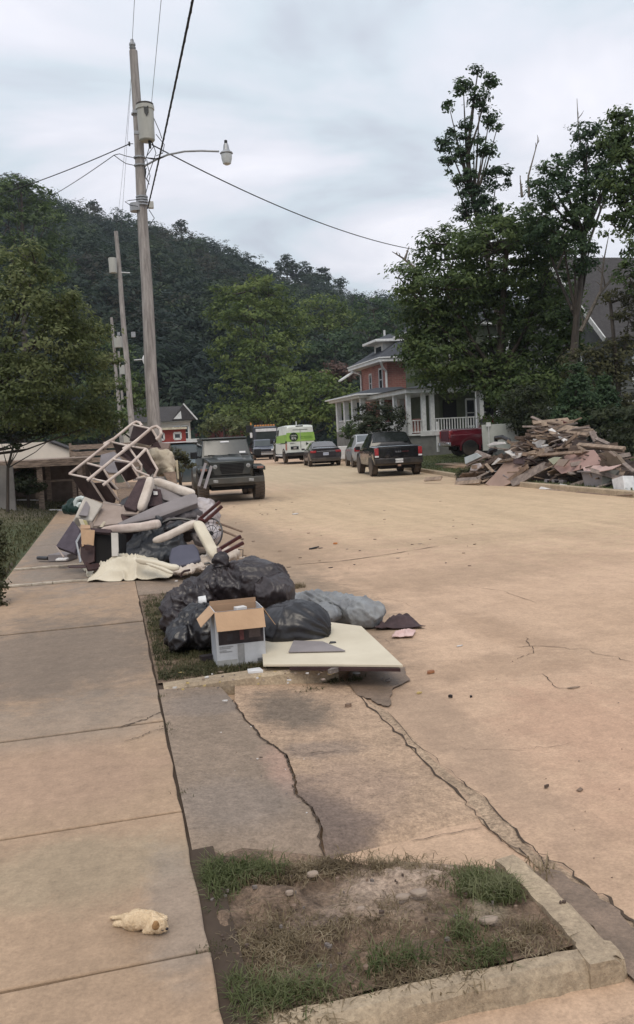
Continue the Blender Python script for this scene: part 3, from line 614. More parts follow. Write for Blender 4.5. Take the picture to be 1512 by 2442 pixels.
# middle-distance trees -----------------------------------------------------
tree('deciduous_tree', 'tallest broad green tree beyond the end of the street', 'tree',
     [(590,715,70,45,112),(640,705,60,45,110),(545,760,50,55,112),(610,770,80,55,108),(690,760,50,50,112),(560,850,60,60,110),(640,850,75,60,106),(690,840,40,50,110),(580,930,70,50,108),(650,930,70,50,104),(560,985,70,35,106),(620,1000,70,35,104),(615,668,18,14,112),(520,700,24,18,113)], below(620, 1040, 110, -.2), .42, 26, 1.15, F_MID, .5, 1.3)
tree('deciduous_tree', 'light green round-topped tree on the slope left of the brick house roof', 'tree', [(770,740,60,40,150),(800,770,50,40,150),(745,790,50,40,148),(850,760,30,30,152)], hill_base(*below(780, 900, 150)[:2]), .5, 26, 1.5, F_MID, .4, 1.2)
tree('deciduous_tree', 'dark rounded tree behind the russet-topped tree', 'tree', [(800,825,60,38,132),(840,850,40,40,130),(755,850,45,35,130),(830,805,30,22,132)], hill_base(*below(800, 950, 131)[:2]), .46, 26, 1.3, F_COOL, .4, 1.2)
tree('deciduous_tree', 'bushy mid green tree left of the white porch', 'tree', [(735,910,60,35,88),(700,955,50,45,86),(770,950,60,50,86),(720,1000,60,35,85),(800,1000,50,40,84),(670,990,36,40,86),(820,950,40,40,88)], below(740, 1040, 86, -.1), .34, 28, .9, F_MID, .35, 1.3)
tree('russet_tree', 'tree with a pinkish russet crown between the green tree and the brick house', 'tree', [(805,885,30,22,92),(825,905,30,24,92),(785,905,24,18,92)], below(810, 1020, 92, .2), .34, 26, .8, F_PINK, .25, 1.4)
tree('deciduous_tree', 'bluish dark tree behind the grey-roofed house', 'tree', [(420,830,50,50,150),(440,890,55,45,148),(400,880,30,50,148),(470,930,50,45,146),(425,945,60,40,146),(490,880,30,40,150)], hill_base(*below(440, 1000, 148)[:2]), .5, 26, 1.5, F_COOL, .4, 1.2)
tree('small_tree', 'low olive tree right of the grey-roofed house, behind the dark off-roader', 'tree', [(520,1005,32,22,88),(550,1015,36,22,86),(500,1020,24,18,88),(575,1025,30,18,86)], below(535, 1050, 87, 0), .3, 26, .7, F_OLIVE, .2, 1.3)
tree('deciduous_tree', 'dark green tree directly left of the brick house roof', 'tree', [(890,740,46,40,128),(920,770,50,45,126),(880,800,45,40,126),(935,820,40,40,124)], hill_base(*below(900, 950, 127)[:2]), .44, 26, 1.3, F_COOL, .35, 1.2)
# left trees ------------------------------------------------------------------
tree('yard_tree', 'large olive-green tree filling the left picture edge beside the utility poles', 'tree',
     [(30,620,55,28,20),(75,600,30,16,20),(50,680,80,45,20),(110,650,40,26,20),(60,740,110,55,20),(150,720,50,24,20),(170,790,80,50,21),(90,830,120,60,20),(215,800,50,30,21),(205,870,80,50,21),(60,900,110,55,20),(160,930,110,55,21),(240,930,50,40,22),(110,985,130,38,21),(225,990,60,36,22),(30,970,70,50,20),(60,1002,80,26,21),(150,1004,80,24,21.5),(225,1014,56,24,22),(255,1000,40,30,22),(20,900,60,60,20),(130,760,80,50,20.5)],
     below(-190, 1060, 21, .55), .085, 48, .34, F_OLIVE, .09, 1.3, droop=.05, limbs=16)
tree('yard_tree', 'dark small-leaved branch mass hanging low over the cream garage roof', 'tree', [(20,1030,30,20,21),(60,1036,36,14,21),(110,1024,44,12,21.5),(40,1062,26,8,21),(150,1020,36,12,22),(2,1050,22,20,21)], below(6, 1075, 21.3, .5), .075, 26, .2, F_HEDGE, .045, 1.0, limbs=8)
tree('deciduous_tree', 'tall dark green tree at the upper left, above the olive tree', 'tree', [(30,470,60,40,118),(95,475,40,30,120),(20,540,70,60,116),(110,540,50,60,118),(60,620,80,60,115),(130,620,40,60,118),(120,700,60,50,116),(40,440,30,20,118)], hill_base(*below(60, 950, 117)[:2]), .42, 26, 1.15, F_MID if False else F_DARK, .5, 1.3)
tree('deciduous_tree', 'narrow green tree between the second and the nearest pole', 'tree', [(325,915,22,26,62),(340,950,28,26,62),(315,970,34,30,61),(300,930,20,30,62),(270,1005,50,30,60)], below(320, 1040, 61.5, 0), .24, 26, .55, F_DARK, .2, 1.3)
tree('deciduous_tree', 'dark tree closing the gap behind the second utility pole', 'tree', [(270,860,60,60,100),(240,930,60,60,98),(320,990,60,40,98),(200,1010,80,40,96),(130,1040,60,30,96)], below(250, 1060, 98, 0), .4, 24, 1.0, F_DARK, .3, 1.2)
for px, py, r_, lab in ((432, 530, 13, 'small round tree sticking up from the ridge just right of the near pole'), (683, 622, 24, 'largest tree standing out on the ridge skyline'), (722, 640, 26, 'tree on the ridge right of the largest skyline tree'), (766, 652, 24, 'open-crowned skyline tree halfway down the ridge'), (812, 668, 12, 'small flat-topped tree low on the ridge skyline'), (225, 484, 13, 'small bushy tree on the ridge left of the poles')):
    d = 318; q = P(px, py, d)
    tree('ridge_tree', lab, 'tree', [(px, py, r_*.8, r_*.6, d), (px-r_*.6, py+r_*.5, r_*.6, r_*.6, d), (px+r_*.6, py+r_*.6, r_*.6, r_*.6, d), (px, py+r_, r_, r_*.6, d)], hill_base(q.x, q.y), .75, 16, 1.2, m_forest, .35, 1.0, limbs=3, group='trees on the ridge skyline')
# left hedge strip next to the camera side of the lawn
shrub('brownish shrub at the left picture edge beside the sidewalk', [(-12,1265,18,26,9.3),(-10,1310,20,30,9.3),(-14,1360,22,34,9.2),(-14,1405,22,30,9.1),(-14,1440,18,20,9.1)], (-1.52, 9.5, .09), .035, 60, .10, F_BROWNG, 1.8)
shrub('dark bush in front of the wooden deck beside the block wall', [(60,1135,24,22,23.5),(72,1155,22,20,23.2),(52,1160,24,18,23.2),(95,1165,20,12,23)], below(65, 1170, 23.5, .45), .07, 34, .16, F_HEDGE)
shrub('small weedy bush between the debris pile and the dark off-roader', [(425,1085,18,16,21),(440,1105,22,16,21),(420,1115,20,14,20.5),(400,1075,14,12,21)], below(430, 1130, 21, .1), .06, 34, .14, F_BROWNG)
# ============================================================= VEHICLES
m_tyre = mat('tyre rubber', (.035, .033, .032), (.02, .02, .02), 20, .85, bump=.3, mud=.75, mudh=.9)
m_glass = mat('car glass', (.018, .022, .022), (.012, .015, .015), 2, .08, spec=.6)
m_wind = mat('windscreen', (.045, .052, .05), (.03, .035, .034), 1.2, .10, spec=.6)
m_black = mat('black plastic', (.018, .018, .019), (.010, .010, .011), 9, .55, mud=.5, mudh=.7)
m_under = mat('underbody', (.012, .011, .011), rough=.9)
m_chrome = mat('chrome', (.6, .6, .62), (.4, .4, .42), 8, .18, metal=1)
m_alloy = mat('alloy', (.42, .41, .41), (.22, .21, .21), 12, .35, metal=.6, mud=.4, mudh=.8)
m_rimd = mat('dark rim', (.05, .048, .047), (.03, .03, .03), 12, .45, mud=.6, mudh=.9)
m_jeep = mat('grey green paint', (.038, .043, .040), (.027, .031, .029), 3, .32, mud=.55, mudh=.8, coat=.3)
m_trk = mat('black paint', (.010, .010, .012), (.006, .006, .007), 3, .16, mud=.7, mudh=.75, coat=.5)
m_sed = mat('charcoal paint', (.055, .05, .055), (.04, .036, .04), 3, .25, mud=.5, mudh=.5, coat=.4)
m_red = mat('maroon paint', (.13, .012, .022), (.09, .008, .015), 3, .2, mud=.3, mudh=.6, coat=.5)
m_silv = mat('silver paint', (.35, .36, .37), (.26, .27, .28), 3, .25, mud=.4, mudh=.7, coat=.4)
m_navy = mat('navy paint', (.035, .04, .065), (.02, .024, .04), 3, .22, mud=.4, mudh=.6, coat=.5)
m_vw = mat('van white', (.72, .76, .72), (.58, .61, .58), 2, .35, mud=.5, mudh=.55)
m_vg = mat('van green', (.28, .46, .10), (.22, .38, .085), 2, .4)
m_vgt = mat('van green text', (.08, .20, .03), (.08, .2, .03), 2, .5)
m_vdk = mat('emblem dark green', (.022, .04, .02), (.02, .035, .018), 2, .5)
m_lt = mat('lamp lens', (.35, .36, .36), (.2, .2, .2), 14, .12, spec=.7)
m_amb = mat('amber lens', (.75, .33, .10), (.5, .2, .05), 14, .3)
m_amb2 = mat('dusty marker lens', (.30, .15, .12), (.2, .1, .08), 14, .4)
m_redl = mat('red lens', (.35, .03, .035), (.22, .015, .02), 12, .2, spec=.6)
m_wht = mat('white plastic', (.7, .7, .7), (.55, .55, .55), 6, .45)
m_plate = mat('plate', (.5, .54, .62), (.4, .43, .5), 10, .4)
m_ink = mat('ink', (.02, .02, .03), rough=.6)

_wheel_cache = {}
def wheel(parent, x, y, r, w, rim=None, spokes=5, tread=False, inner=.6, drop=0):
    key = (r, w, rim.name, spokes, tread, x > 0)
    if key not in _wheel_cache:
        mb = MB(); s = 1 if x > 0 else -1
        mb.lathe((0, 0, 0), [(-w/2, r*inner), (-w/2, r*.90), (-w/2+.03*r, r*.965), (-w*.3, r), (w*.3, r), (w/2-.03*r, r*.965), (w/2, r*.90), (w/2, r*inner)], 28)
        if tread:
            for i in range(30):
                a = 2*pi*i/30
                for q in (-1, 1):
                    c = Vector((q*w*.27, (r+.004)*cos(a+q*.06), (r+.004)*sin(a+q*.06))); mb.box(c, (w*.42, r*.11, .026), Matrix.Rotation(a+q*.06-pi/2, 3, 'X'))
        rb = MB(); xo = s*w*.30
        rb.lathe((0, 0, 0), [(xo-.02*s, r*.60), (s*w*.46, r*.60), (s*w*.46, r*.54), (xo, r*.52), (xo, .02)], 24, caps=False)
        for i in range(spokes):
            a = 2*pi*i/spokes; rb.box((s*w*.38, r*.30*cos(a), r*.30*sin(a)), (w*.12, r*.52, r*.13), Matrix.Rotation(a, 3, 'X'))
        rb.lathe((0, 0, 0), [(xo, r*.14), (s*w*.46, r*.13), (s*w*.48, r*.06), (s*w*.48, .004)], 14)
        t = mb.build('wheel', m_tyre, parent, smooth=True, angle=30); q = rb.build('rim', rim, t, smooth=True, angle=30)
        _wheel_cache[key] = (t.data, q.data)
    else:
        td, qd = _wheel_cache[key]; t = bpy.data.objects.new('wheel', td); COL.objects.link(t); t.parent = parent
        q = bpy.data.objects.new('rim', qd); COL.objects.link(q); q.parent = t
    t.location = (x, y, r); return t

class Car:
    """stations along y: (y, z_bottom, half_bottom, z_mid, half_mid, z_top, half_top)"""
    def __init__(s, st): s.st = st
    def at(s, y):
        st = s.st
        for a, b in zip(st, st[1:]):
            if a[0] <= y <= b[0]:
                t = (y-a[0])/(b[0]-a[0]) if b[0] > a[0] else 0; return [p+(q-p)*t for p, q in zip(a, b)]
        return list(st[0] if y < st[0][0] else st[-1])
    def side(s, y, t, sg, off=.006):
        q = s.at(y); return Vector((sg*(q[4]+(q[6]-q[4])*t+off), y, q[3]+(q[5]-.03-q[3])*t+.0))
    def body(s, root, m, name='body', bevel=.02):
        mb = MB(); vs = []
        for (y, zb, hb, zm, hm, zt, ht) in s.st:
            h = [(hb*.9, zb), (hb, zb+.06), (hm+.012, zb+(zm-zb)*.6), (hm, zm-.02), (hm-.015, zm), (ht, zt-.04), (ht-.10, zt), (ht*.5, zt+.012)]
            ring = [(x, z) for x, z in h]+[(-x, z) for x, z in h[::-1]]
            vs += [Vector((x, y, z)) for x, z in ring]
        k = 16; n = len(s.st); fs = [(i*k+j, i*k+(j+1) % k, (i+1)*k+(j+1) % k, (i+1)*k+j) for i in range(n-1) for j in range(k)]
        fs += [tuple(range(k)), tuple(range((n-1)*k, n*k))]
        return mb.add(vs, fs).build(name, m, root, smooth=True, angle=28)
    def win(s, root, y0, y1, t0=.1, t1=.86, sl0=0, sl1=0, name='side_window', m=None):
        for sg in (-1, 1):
            mb = MB(); q = [s.side(y0, t0, sg), s.side(y1, t0, sg), s.side(y1-sl1, t1, sg), s.side(y0+sl0, t1, sg)]
            mb.prism(q, (-sg*.02, 0, 0)); mb.build(name, m or m_glass, root)
    def screen(s, root, ya, yb, f0=.08, f1=.92, k0=.92, k1=.9, name='windscreen', m=None, off=.012):
        a = s.at(ya); b = s.at(yb); pts = []
        for f, kk in ((f0, k0), (f1, k1)):
            y = ya+(yb-ya)*f; z = a[5]+(b[5]-a[5])*f; h = (a[6]+(b[6]-a[6])*f)*kk; pts.append((h, y, z))
        p = [Vector((-pts[0][0], pts[0][1], pts[0][2])), Vector((pts[0][0], pts[0][1], pts[0][2])), Vector((pts[1][0], pts[1][1], pts[1][2])), Vector((-pts[1][0], pts[1][1], pts[1][2]))]
        nrm = (p[1]-p[0]).cross(p[2]-p[1]).normalized()
        if nrm.z < 0: nrm = -nrm
        p = [v+nrm*(off+.01) for v in p]; mb = MB().prism(p, -nrm*.02); mb.build(name, m or m_wind, root, smooth=False)
def arch(root, x, y, r, wd=.06, m=None, out=.03, name='wheel_arch', rr=.0):
    mb = MB(); s = 1 if x > 0 else -1; n = 14; vs = []
    for i in range(n+1):
        a = pi*(-.08+1.16*i/n)
        for rad, xx in ((r*1.10+rr, x), (r*1.10+rr, x+s*out), (r*1.10+rr+wd, x+s*out), (r*1.10+rr+wd, x)): vs.append(Vector((xx, y+rad*cos(a), r+rad*sin(a))))
    fs = [(4*i+j, 4*i+(j+1) % 4, 4*i+4+(j+1) % 4, 4*i+4+j) for i in range(n) for j in range(4)]+[(0, 1, 2, 3), (4*n, 4*n+1, 4*n+2, 4*n+3)]
    mb.add(vs, fs).build(name, m or m_black, root, smooth=True, angle=40)
    d = MB().lathe((x+s*.004, y, r), [(-.01, r*1.1+rr), (.004, r*1.1+rr)], 24); d.build('wheel_well', m_under, root)
def txt(body, size, parent, loc, rot, m, name='lettering', align='CENTER', ext=.004):
    c = bpy.data.curves.new(name, 'FONT'); c.body = body; c.size = size; c.align_x = align; c.align_y = 'CENTER'; c.extrude = ext; c.materials.append(m)
    t = bpy.data.objects.new(name, c); me = bpy.data.meshes.new_from_object(t); bpy.data.objects.remove(t); me.materials.clear(); me.materials.append(m)
    o = bpy.data.objects.new(name, me); COL.objects.link(o); o.parent = parent; o.location = loc; o.rotation_euler = rot; return o

# ---- grey-green off-roader facing the camera
jl = (G(500, 1190)+G(628, 1184))/2
J = thing('offroad_car', 'dusty grey-green boxy off-road car parked facing the camera beside the big debris pile', 'car', (3.44, 26.35, 0), pi+R(-2))
mb = MB()
mb.bx(-.76, .76, -2.0, 1.0, .55, 1.27)
mb.prism([(-.62, .9, 1.12), (-.62, 2.0, 1.08), (-.62, 2.0, .70), (-.62, .8, .60)], (1.24, 0, 0))
mb.add([(-.74, .75, 1.27), (.74, .75, 1.27), (.60, 2.05, 1.17), (-.60, 2.05, 1.17), (-.74, .75, .62), (.74, .75, .62), (.56, 2.05, .62), (-.56, 2.05, .62)], [(0, 1, 2, 3), (4, 7, 6, 5), (0, 4, 5, 1), (1, 5, 6, 2), (2, 6, 7, 3), (3, 7, 4, 0)])
mb.add([(-.46, .80, 1.275), (.46, .80, 1.275), (.36, 1.98, 1.18), (-.36, 1.98, 1.18), (-.38, .9, 1.315), (.38, .9, 1.315), (.30, 1.9, 1.225), (-.30, 1.9, 1.225)], [(4, 5, 6, 7), (0, 1, 5, 4), (1, 2, 6, 5), (2, 3, 7, 6), (3, 0, 4, 7)])
mb.build('body', m_jeep, J, bevel=.03)
mb = MB()   # cabin: pillars and roof
mb.add([(-.76, -2.0, 1.24), (.76, -2.0, 1.24), (.76, .72, 1.24), (-.76, .72, 1.24), (-.66, -1.9, 1.78), (.66, -1.9, 1.78), (.66, .40, 1.78), (-.66, .40, 1.78)], [(0, 3, 2, 1), (4, 5, 6, 7), (0, 1, 5, 4), (1, 2, 6, 5), (2, 3, 7, 6), (3, 0, 4, 7)])
mb.build('cabin', m_jeep, J, bevel=.03)
mb = MB().bx(-.68, .68, -1.94, .43, 1.77, 1.84); mb.build('roof', m_jeep, J, bevel=.03)
def jq(f, x): return Vector((x, .72-.32*f+.012, 1.25+.53*f))
mb = MB().prism([jq(.12, -.66), jq(.12, .66), jq(.90, .60), jq(.90, -.60)], (0, .012, .006)); mb.build('windscreen', m_wind, J)
mb = MB().prism([jq(.80, -.12)+Vector((0, .02, .01)), jq(.80, .14)+Vector((0, .02, .01)), jq(.88, .14)+Vector((0, .02, .01)), jq(.88, -.12)+Vector((0, .02, .01))], (0, .004, .002)); mb.build('windscreen_tag', m_wht, J)
mb = MB().prism([jq(.17, -.58)+Vector((0, .02, .01)), jq(.17, -.40)+Vector((0, .02, .01)), jq(.27, -.40)+Vector((0, .02, .01)), jq(.27, -.58)+Vector((0, .02, .01))], (0, .004, .002)); s_ = mb.build('sticker', m_wht, J)
for sg in (-1, 1):
    for (y0, y1) in ((-1.8, -.95), (-.85, -.12), (-.04, .38)):
        f0, f1 = .08, .86; xx = lambda f: sg*(.76-.10*f+.006)
        MB().prism([(xx(f0), y0, 1.25+.53*f0), (xx(f0), y1+.12*(y1 > .3), 1.25+.53*f0), (xx(f1), y1, 1.25+.53*f1), (xx(f1), y0, 1.25+.53*f1)], (-sg*.02, 0, 0)).build('side_window', m_glass, J)
    mb = MB().tube([(sg*.74, .55, 1.28), (sg*.90, .60, 1.30)], .025, 6); mb.box((sg*.96, .62, 1.34), (.20, .10, .20)); mb.build('mirror', m_black, J, bevel=.02)
    mb = MB()   # flat fender over the front wheel, then rear
    mb.add([(sg*.60, 2.16, .99), (sg*.95, 2.16, .96), (sg*.95, 1.30, 1.02), (sg*.60, 1.30, 1.04), (sg*.60, 2.16, .90), (sg*.95, 2.16, .85), (sg*.95, 1.30, .94), (sg*.60, 1.30, .96), (sg*.95, .86, .66), (sg*.60, .86, .66), (sg*.95, .92, .60), (sg*.60, .92, .60)],
           [(0, 1, 2, 3), (4, 7, 6, 5), (0, 4, 5, 1), (1, 5, 6, 2), (2, 6, 10, 8), (3, 2, 8, 9), (7, 11, 10, 6), (0, 3, 7, 4), (3, 9, 11, 7), (8, 10, 11, 9)])
    mb.build('fender_flare', m_jeep, J, bevel=.015)
    MB().box((sg*.80, 2.165, .94), (.18, .03, .065)).build('marker_lamp', m_amb2, J, bevel=.008)
    arch(J, sg*.76, -1.22, .42, .10, m_jeep, .17, 'fender_flare')
    MB().lathe((sg*.47, 2.06, 1.01), [(-.02, .125), (.035, .125), (.035, .105), (.01, .10)], 20, 'Y').build('headlight_ring', m_black, J, smooth=True)
    MB().lathe((sg*.47, 2.06, 1.01), [(0, .098), (.022, .098), (.04, .06), (.045, .01)], 20, 'Y').build('headlight', m_lt, J, smooth=True)
    mb = MB().bx(sg*.50-.07, sg*.50+.07, 2.375, 2.392, .57, .65); mb.build('fog_lamp', m_lt, J, bevel=.01)
mb = MB(); mb.add([(-.56, 2.06, .74), (.56, 2.06, .74), (.66, 2.06, 1.17), (-.66, 2.06, 1.17), (-.48, 2.10, .76), (.48, 2.10, .76), (.63, 2.10, 1.14), (-.63, 2.10, 1.14)], [(4, 5, 6, 7), (0, 1, 5, 4), (1, 2, 6, 5), (2, 3, 7, 6), (3, 0, 4, 7)])
mb.build('grille', m_jeep, J, bevel=.012)
mb = MB()
for i in range(7): z = .81+i*.041; wd = .33+.045*(i > 2); mb.bx(-.30-.05*min(i, 3)*.3, .30+.05*min(i, 3)*.3, 2.102, 2.112, z, z+.026)
mb.build('grille_slats', m_under, J)
mb = MB().bx(-.88, .88, 2.22, 2.38, .52, .70); mb.bx(-.62, .62, 2.10, 2.24, .45, .60); mb.build('front_bumper', mat('bumper grey', (.05, .058, .055), (.035, .04, .038), 6, .5, mud=.5, mudh=.9), J, bevel=.025)
mb = MB().bx(-.60, .60, -2.0, 2.1, .34, .58); mb.bx(-.76, .76, -2.0, .8, .42, .58); mb.tube([(-.65, 1.4, .40), (.65, 1.4, .40)], .05); mb.tube([(-.65, -1.22, .40), (.65, -1.22, .40)], .05); mb.build('chassis', m_under, J)
mb = MB()
mb.plank((-.1, .77, 1.295), (.55, .75, 1.33), .03, .015); mb.plank((-.65, .77, 1.295), (-.05, .75, 1.33), .03, .015); mb.build('wipers', m_black, J)
mb = MB().bx(-.20, -.03, 1.25, 1.28, 1.29, 1.30); mb.bx(.03, .16, 1.25, 1.28, 1.29, 1.30); mb.build('hood_vents', m_black, J)
for x in (-.80, .80):
    for y in (1.52, -1.22): wheel(J, x, y, .44, .29, m_rimd, 5, True)
# ---- black pickup seen from behind
T = thing('pickup_truck', 'black crew-cab pickup truck with a white number plate, parked at the kerb before the walk', 'pickup truck', (11.55, 35.1, 0), R(-8))
T_st = [(-2.62, .52, .90, .98, .94, 1.18, .90), (-2.55, .44, .95, 1.0, .985, 1.20, .94), (-1.15, .42, .98, 1.04, .995, 1.22, .94), (-1.12, .42, .98, 1.04, .995, 1.30, .86), (-.75, .40, .98, 1.05, .995, 1.76, .72), (.2, .40, .98, 1.04, .995, 1.79, .70), (.75, .40, .98, 1.02, .99, 1.68, .70), (1.35, .40, .97, 1.0, .98, 1.08, .90), (2.3, .42, .93, .88, .95, .98, .84), (2.6, .50, .80, .75, .85, .84, .74)]
c = Car(T_st); c.body(T, m_trk)
c.win(T, -.55, .1, .12, .86, 0, 0); c.win(T, .18, 1.05, .12, .84, 0, .42); c.screen(T, -1.12, -.75, .12, .93, .93, .9, 'rear_window', m_glass); c.screen(T, 1.35, .75, name='windscreen')
MB().bx(-.80, .80, -2.2, -1.2, 1.205, 1.216).build('cargo_bed', m_black, T)
mb = MB().bx(-.96, .96, -2.74, -2.58, .50, .72); mb.build('rear_bumper', m_black, T, bevel=.04)
MB().bx(-.80, -.20, -2.745, -2.735, .715, .728).build('chrome_strip', m_chrome, T); MB().bx(.35, .90, -2.745, -2.735, .715, .728).build('chrome_strip', m_chrome, T)
MB().bx(-.73, .73, -2.635, -2.615, .76, 1.15).build('tailgate', m_trk, T, bevel=.015)
for sg in (-1, 1):
    MB().bx(sg*.80, sg*.955, -2.66, -2.50, .84, 1.14).build('tail_light', m_redl, T, bevel=.015); MB().bx(sg*.80, sg*.95, -2.665, -2.52, .78, .84).build('reverse_light', m_wht, T)
    mb = MB().box((sg*1.10, .98, 1.13), (.22, .10, .16)); mb.build('mirror', m_black, T, bevel=.03)
    MB().bx(sg*.995, sg*1.02, -.2, -.05, .93, .96).build('door_handle', m_chrome, T)
    for y in (-1.72, 1.62): arch(T, sg*.965, y, .41, .07, m_black, .04); wheel(T, sg*.88, y, .41, .27, m_rimd, 5)
MB().prism([(-.12+.24*i/9, -2.637, .99+.035*sin(i*1.9)) for i in range(10)]+[(.12-.24*i/9, -2.637, .95+.02*sin(i*2.3)) for i in range(10)], (0, -.006, 0)).build('tailgate_decal', m_chrome, T)
MB().bx(.14, .42, -2.643, -2.636, .972, .984).build('pin_stripe', mat('pin red', (.2, .04, .04)), T)
lp = MB().box((0, -2.755, .62), (.31, .012, .16)).build('number_plate', m_wht, T, bevel=.004); txt('B3A1C78', .085, lp, (0, -2.763, .615), (pi/2, 0, 0), m_ink)
MB().bx(-.06, .06, -2.78, -2.6, .40, .48).build('tow_hitch', mat('rusty', (.3, .2, .15)), T)
MB().bx(-.7, .7, -2.4, 2.3, .30, .44).build('chassis', m_under, T)
MB().box((-.9965, 1.12, .80), (.01, .22, .16)).build('door_badge', mat('dull badge', (.25, .26, .27)), T)
# ---- charcoal sedan
S = thing('sedan', 'charcoal grey sedan parked between the black pickup and the white and green van', 'car', (12.5, 50.6, 0), R(-7.5))
S_st = [(-2.42, .42, .78, .84, .86, .98, .80), (-2.34, .30, .86, .90, .905, 1.05, .80), (-1.85, .28, .90, .95, .925, 1.10, .76), (-1.05, .26, .92, .97, .925, 1.38, .62), (-.3, .25, .92, .96, .925, 1.45, .59), (.35, .25, .92, .94, .925, 1.42, .60), (1.15, .25, .92, .92, .92, 1.0, .78), (2.0, .27, .90, .76, .88, .82, .78), (2.42, .35, .76, .62, .74, .68, .66)]
c = Car(S_st); c.body(S, m_sed); c.win(S, -.95, -.1, .14, .84, .25, 0); c.win(S, -.02, .95, .14, .84, 0, .5); c.screen(S, -1.85, -1.05, .10, 1.05, .92, .92, 'rear_window', mat('grey glass', (.11, .11, .115), (.08, .08, .085), 1, .1)); c.screen(S, 1.15, .35)
MB().bx(-.78, .78, -2.46, -2.3, .99, 1.03).build('boot_lip', m_black, S, bevel=.01); MB().bx(-.52, .52, -2.455, -2.43, .86, .90).build('chrome_strip', m_chrome, S); MB().bx(-.60, .60, -2.45, -2.40, .58, .86).build('boot_panel', mat('dark boot', (.03, .026, .032)), S, bevel=.01)
for sg in (-1, 1):
    MB().bx(sg*.55, sg*.895, -2.45, -2.16, .80, .93).build('tail_light', m_redl, S, bevel=.02); MB().box((sg*1.0, .95, 1.0), (.2, .12, .12)).build('mirror', m_sed, S, bevel=.03)
    for y in (-1.40, 1.42): arch(S, sg*.905, y, .33, .04, m_sed, .012); wheel(S, sg*.83, y, .335, .22, m_alloy, 7)
MB().bx(-.86, .86, -2.47, -2.38, .30, .50).build('rear_bumper', m_black, S, bevel=.03); MB().bx(-.7, .7, -2.1, 2.1, .18, .3).build('chassis', m_under, S)
lp = MB().box((0, -2.46, .73), (.32, .012, .16)).build('number_plate', m_plate, S); txt('VXE 4206', .07, lp, (0, -2.468, .725), (pi/2, 0, 0), mat('plate blue', (.08, .1, .35)))
# ---- white and green van
V = thing('service_van', 'white van with a green band and round dark emblem on its rear doors', 'van', (12.5, 58.6, .12), R(-1.5))
V_st = [(-2.75, .62, .92, 1.30, 1.0, 2.30, .84), (-2.68, .56, .98, 1.30, 1.02, 2.42, .86), (-1.6, .52, 1.0, 1.30, 1.02, 2.46, .87), (1.0, .50, 1.0, 1.28, 1.02, 2.42, .86), (1.6, .50, 1.0, 1.26, 1.0, 2.20, .82), (2.25, .50, .98, 1.22, .98, 1.34, .88), (2.95, .55, .92, 1.02, .93, 1.12, .84), (3.1, .62, .82, .85, .84, .92, .76)]
c = Car(V_st); c.body(V, m_vw)
c.win(V, 1.15, 2.05, .05, .82, 0, .62); c.win(V, .3, 1.0, .42, .82, 0, 0, 'side_window', m_glass); c.screen(V, 2.25, 1.6)
for sg in (-1, 1):
    MB().prism([c.side(-2.70, .0, sg, .004), c.side(1.0, .0, sg, .004), c.side(1.0, .46, sg, .004), c.side(-2.70, .52, sg, .004)], (sg*.004, 0, 0)).build('green_band', m_vg, V)
    MB().prism([c.side(-2.70, -.05, sg, .006), c.side(1.9, -.12, sg, .006), c.side(1.9, -.03, sg, .006), c.side(-2.70, .03, sg, .006)], (sg*.004, 0, 0)).build('dark_stripe', m_vdk, V)
    MB().prism([(sg*1.024, 2.0, 1.2), (sg*1.024, 1.2, 1.2), (sg*1.016, 1.5, .58), (sg*1.016, 1.75, .58)], (sg*.004, 0, 0)).build('dark_chevron', m_vdk, V)
    MB().bx(sg*.93, sg*1.03, -2.79, -2.68, .82, 1.26).build('tail_light', mat('tail brownish', (.40, .25, .20), (.3, .1, .08), 9), V, bevel=.02)
    MB().bx(sg*.93, sg*1.02, -2.785, -2.68, 1.27, 1.42).build('light_cap', m_vdk, V)
    for y in (-1.95, 1.95): arch(V, sg*.985, y, .40, .10, m_black, .05, 'wheel_arch'); wheel(V, sg*.92, y, .385, .25, m_rimd, 6)
    MB().box((sg*1.18, 1.95, 1.42), (.22, .12, .32)).build('mirror', m_black, V, bevel=.03)
    MB().bx(sg*.90, sg*1.06, -1.3, 1.3, .40, .48).build('running_board', m_wht, V)
q0, q1 = (.925, 1.42), (.885, 2.02)
band = [(-1.0, -2.765, 1.38), (1.0, -2.765, 1.38), (.925, -2.755, 1.96), (-.925, -2.755, 1.96)]
MB().prism(band, (0, -.006, 0)).build('green_band', m_vg, V)
em = MB().lathe((-.45, -2.778, 1.68), [(-.006, .29), (.006, .29)], 32, 'Y').build('round_emblem', m_vdk, V)
txt('UNTER', .125, em, (-.45, -2.788, 1.76), (pi/2, 0, 0), m_wht); txt('876', .215, em, (-.45, -2.788, 1.58), (pi/2, 0, 0), m_wht)
txt('GET RECT IT.NET', .105, V, (.40, -2.776, 1.66), (pi/2, 0, 0), m_vgt); MB().bx(.02, .82, -2.776, -2.77, 1.555, 1.58).build('underline', m_vgt, V)
MB().lathe((.42, -2.775, 1.2), [(-.004, .12), (.004, .12)], 3, 'Y').build('bell_mark', m_vdk, V)
MB().bx(-.72, -.42, -2.77, -2.765, 1.27, 1.285).bx(-.72, -.35, -2.77, -2.765, 1.23, 1.24).build('small_print', m_vdk, V)
MB().bx(-.50, .50, -2.765, -2.735, 2.13, 2.16).build('door_trim', m_vdk, V); MB().bx(-.28, .22, -2.75, -2.6, 2.34, 2.42).build('brake_light', m_black, V, bevel=.02)
MB().bx(-.68, -.15, -2.785, -2.755, .86, 1.06).build('plate_recess', m_glass, V); MB().bx(-.5, -.3, -2.795, -2.783, .89, 1.02).build('number_plate', mat('plate grey', (.35, .34, .33)), V)
MB().bx(-.02, .02, -2.77, -2.755, .9, 2.2).build('door_seam', mat('seam', (.3, .33, .3)), V)
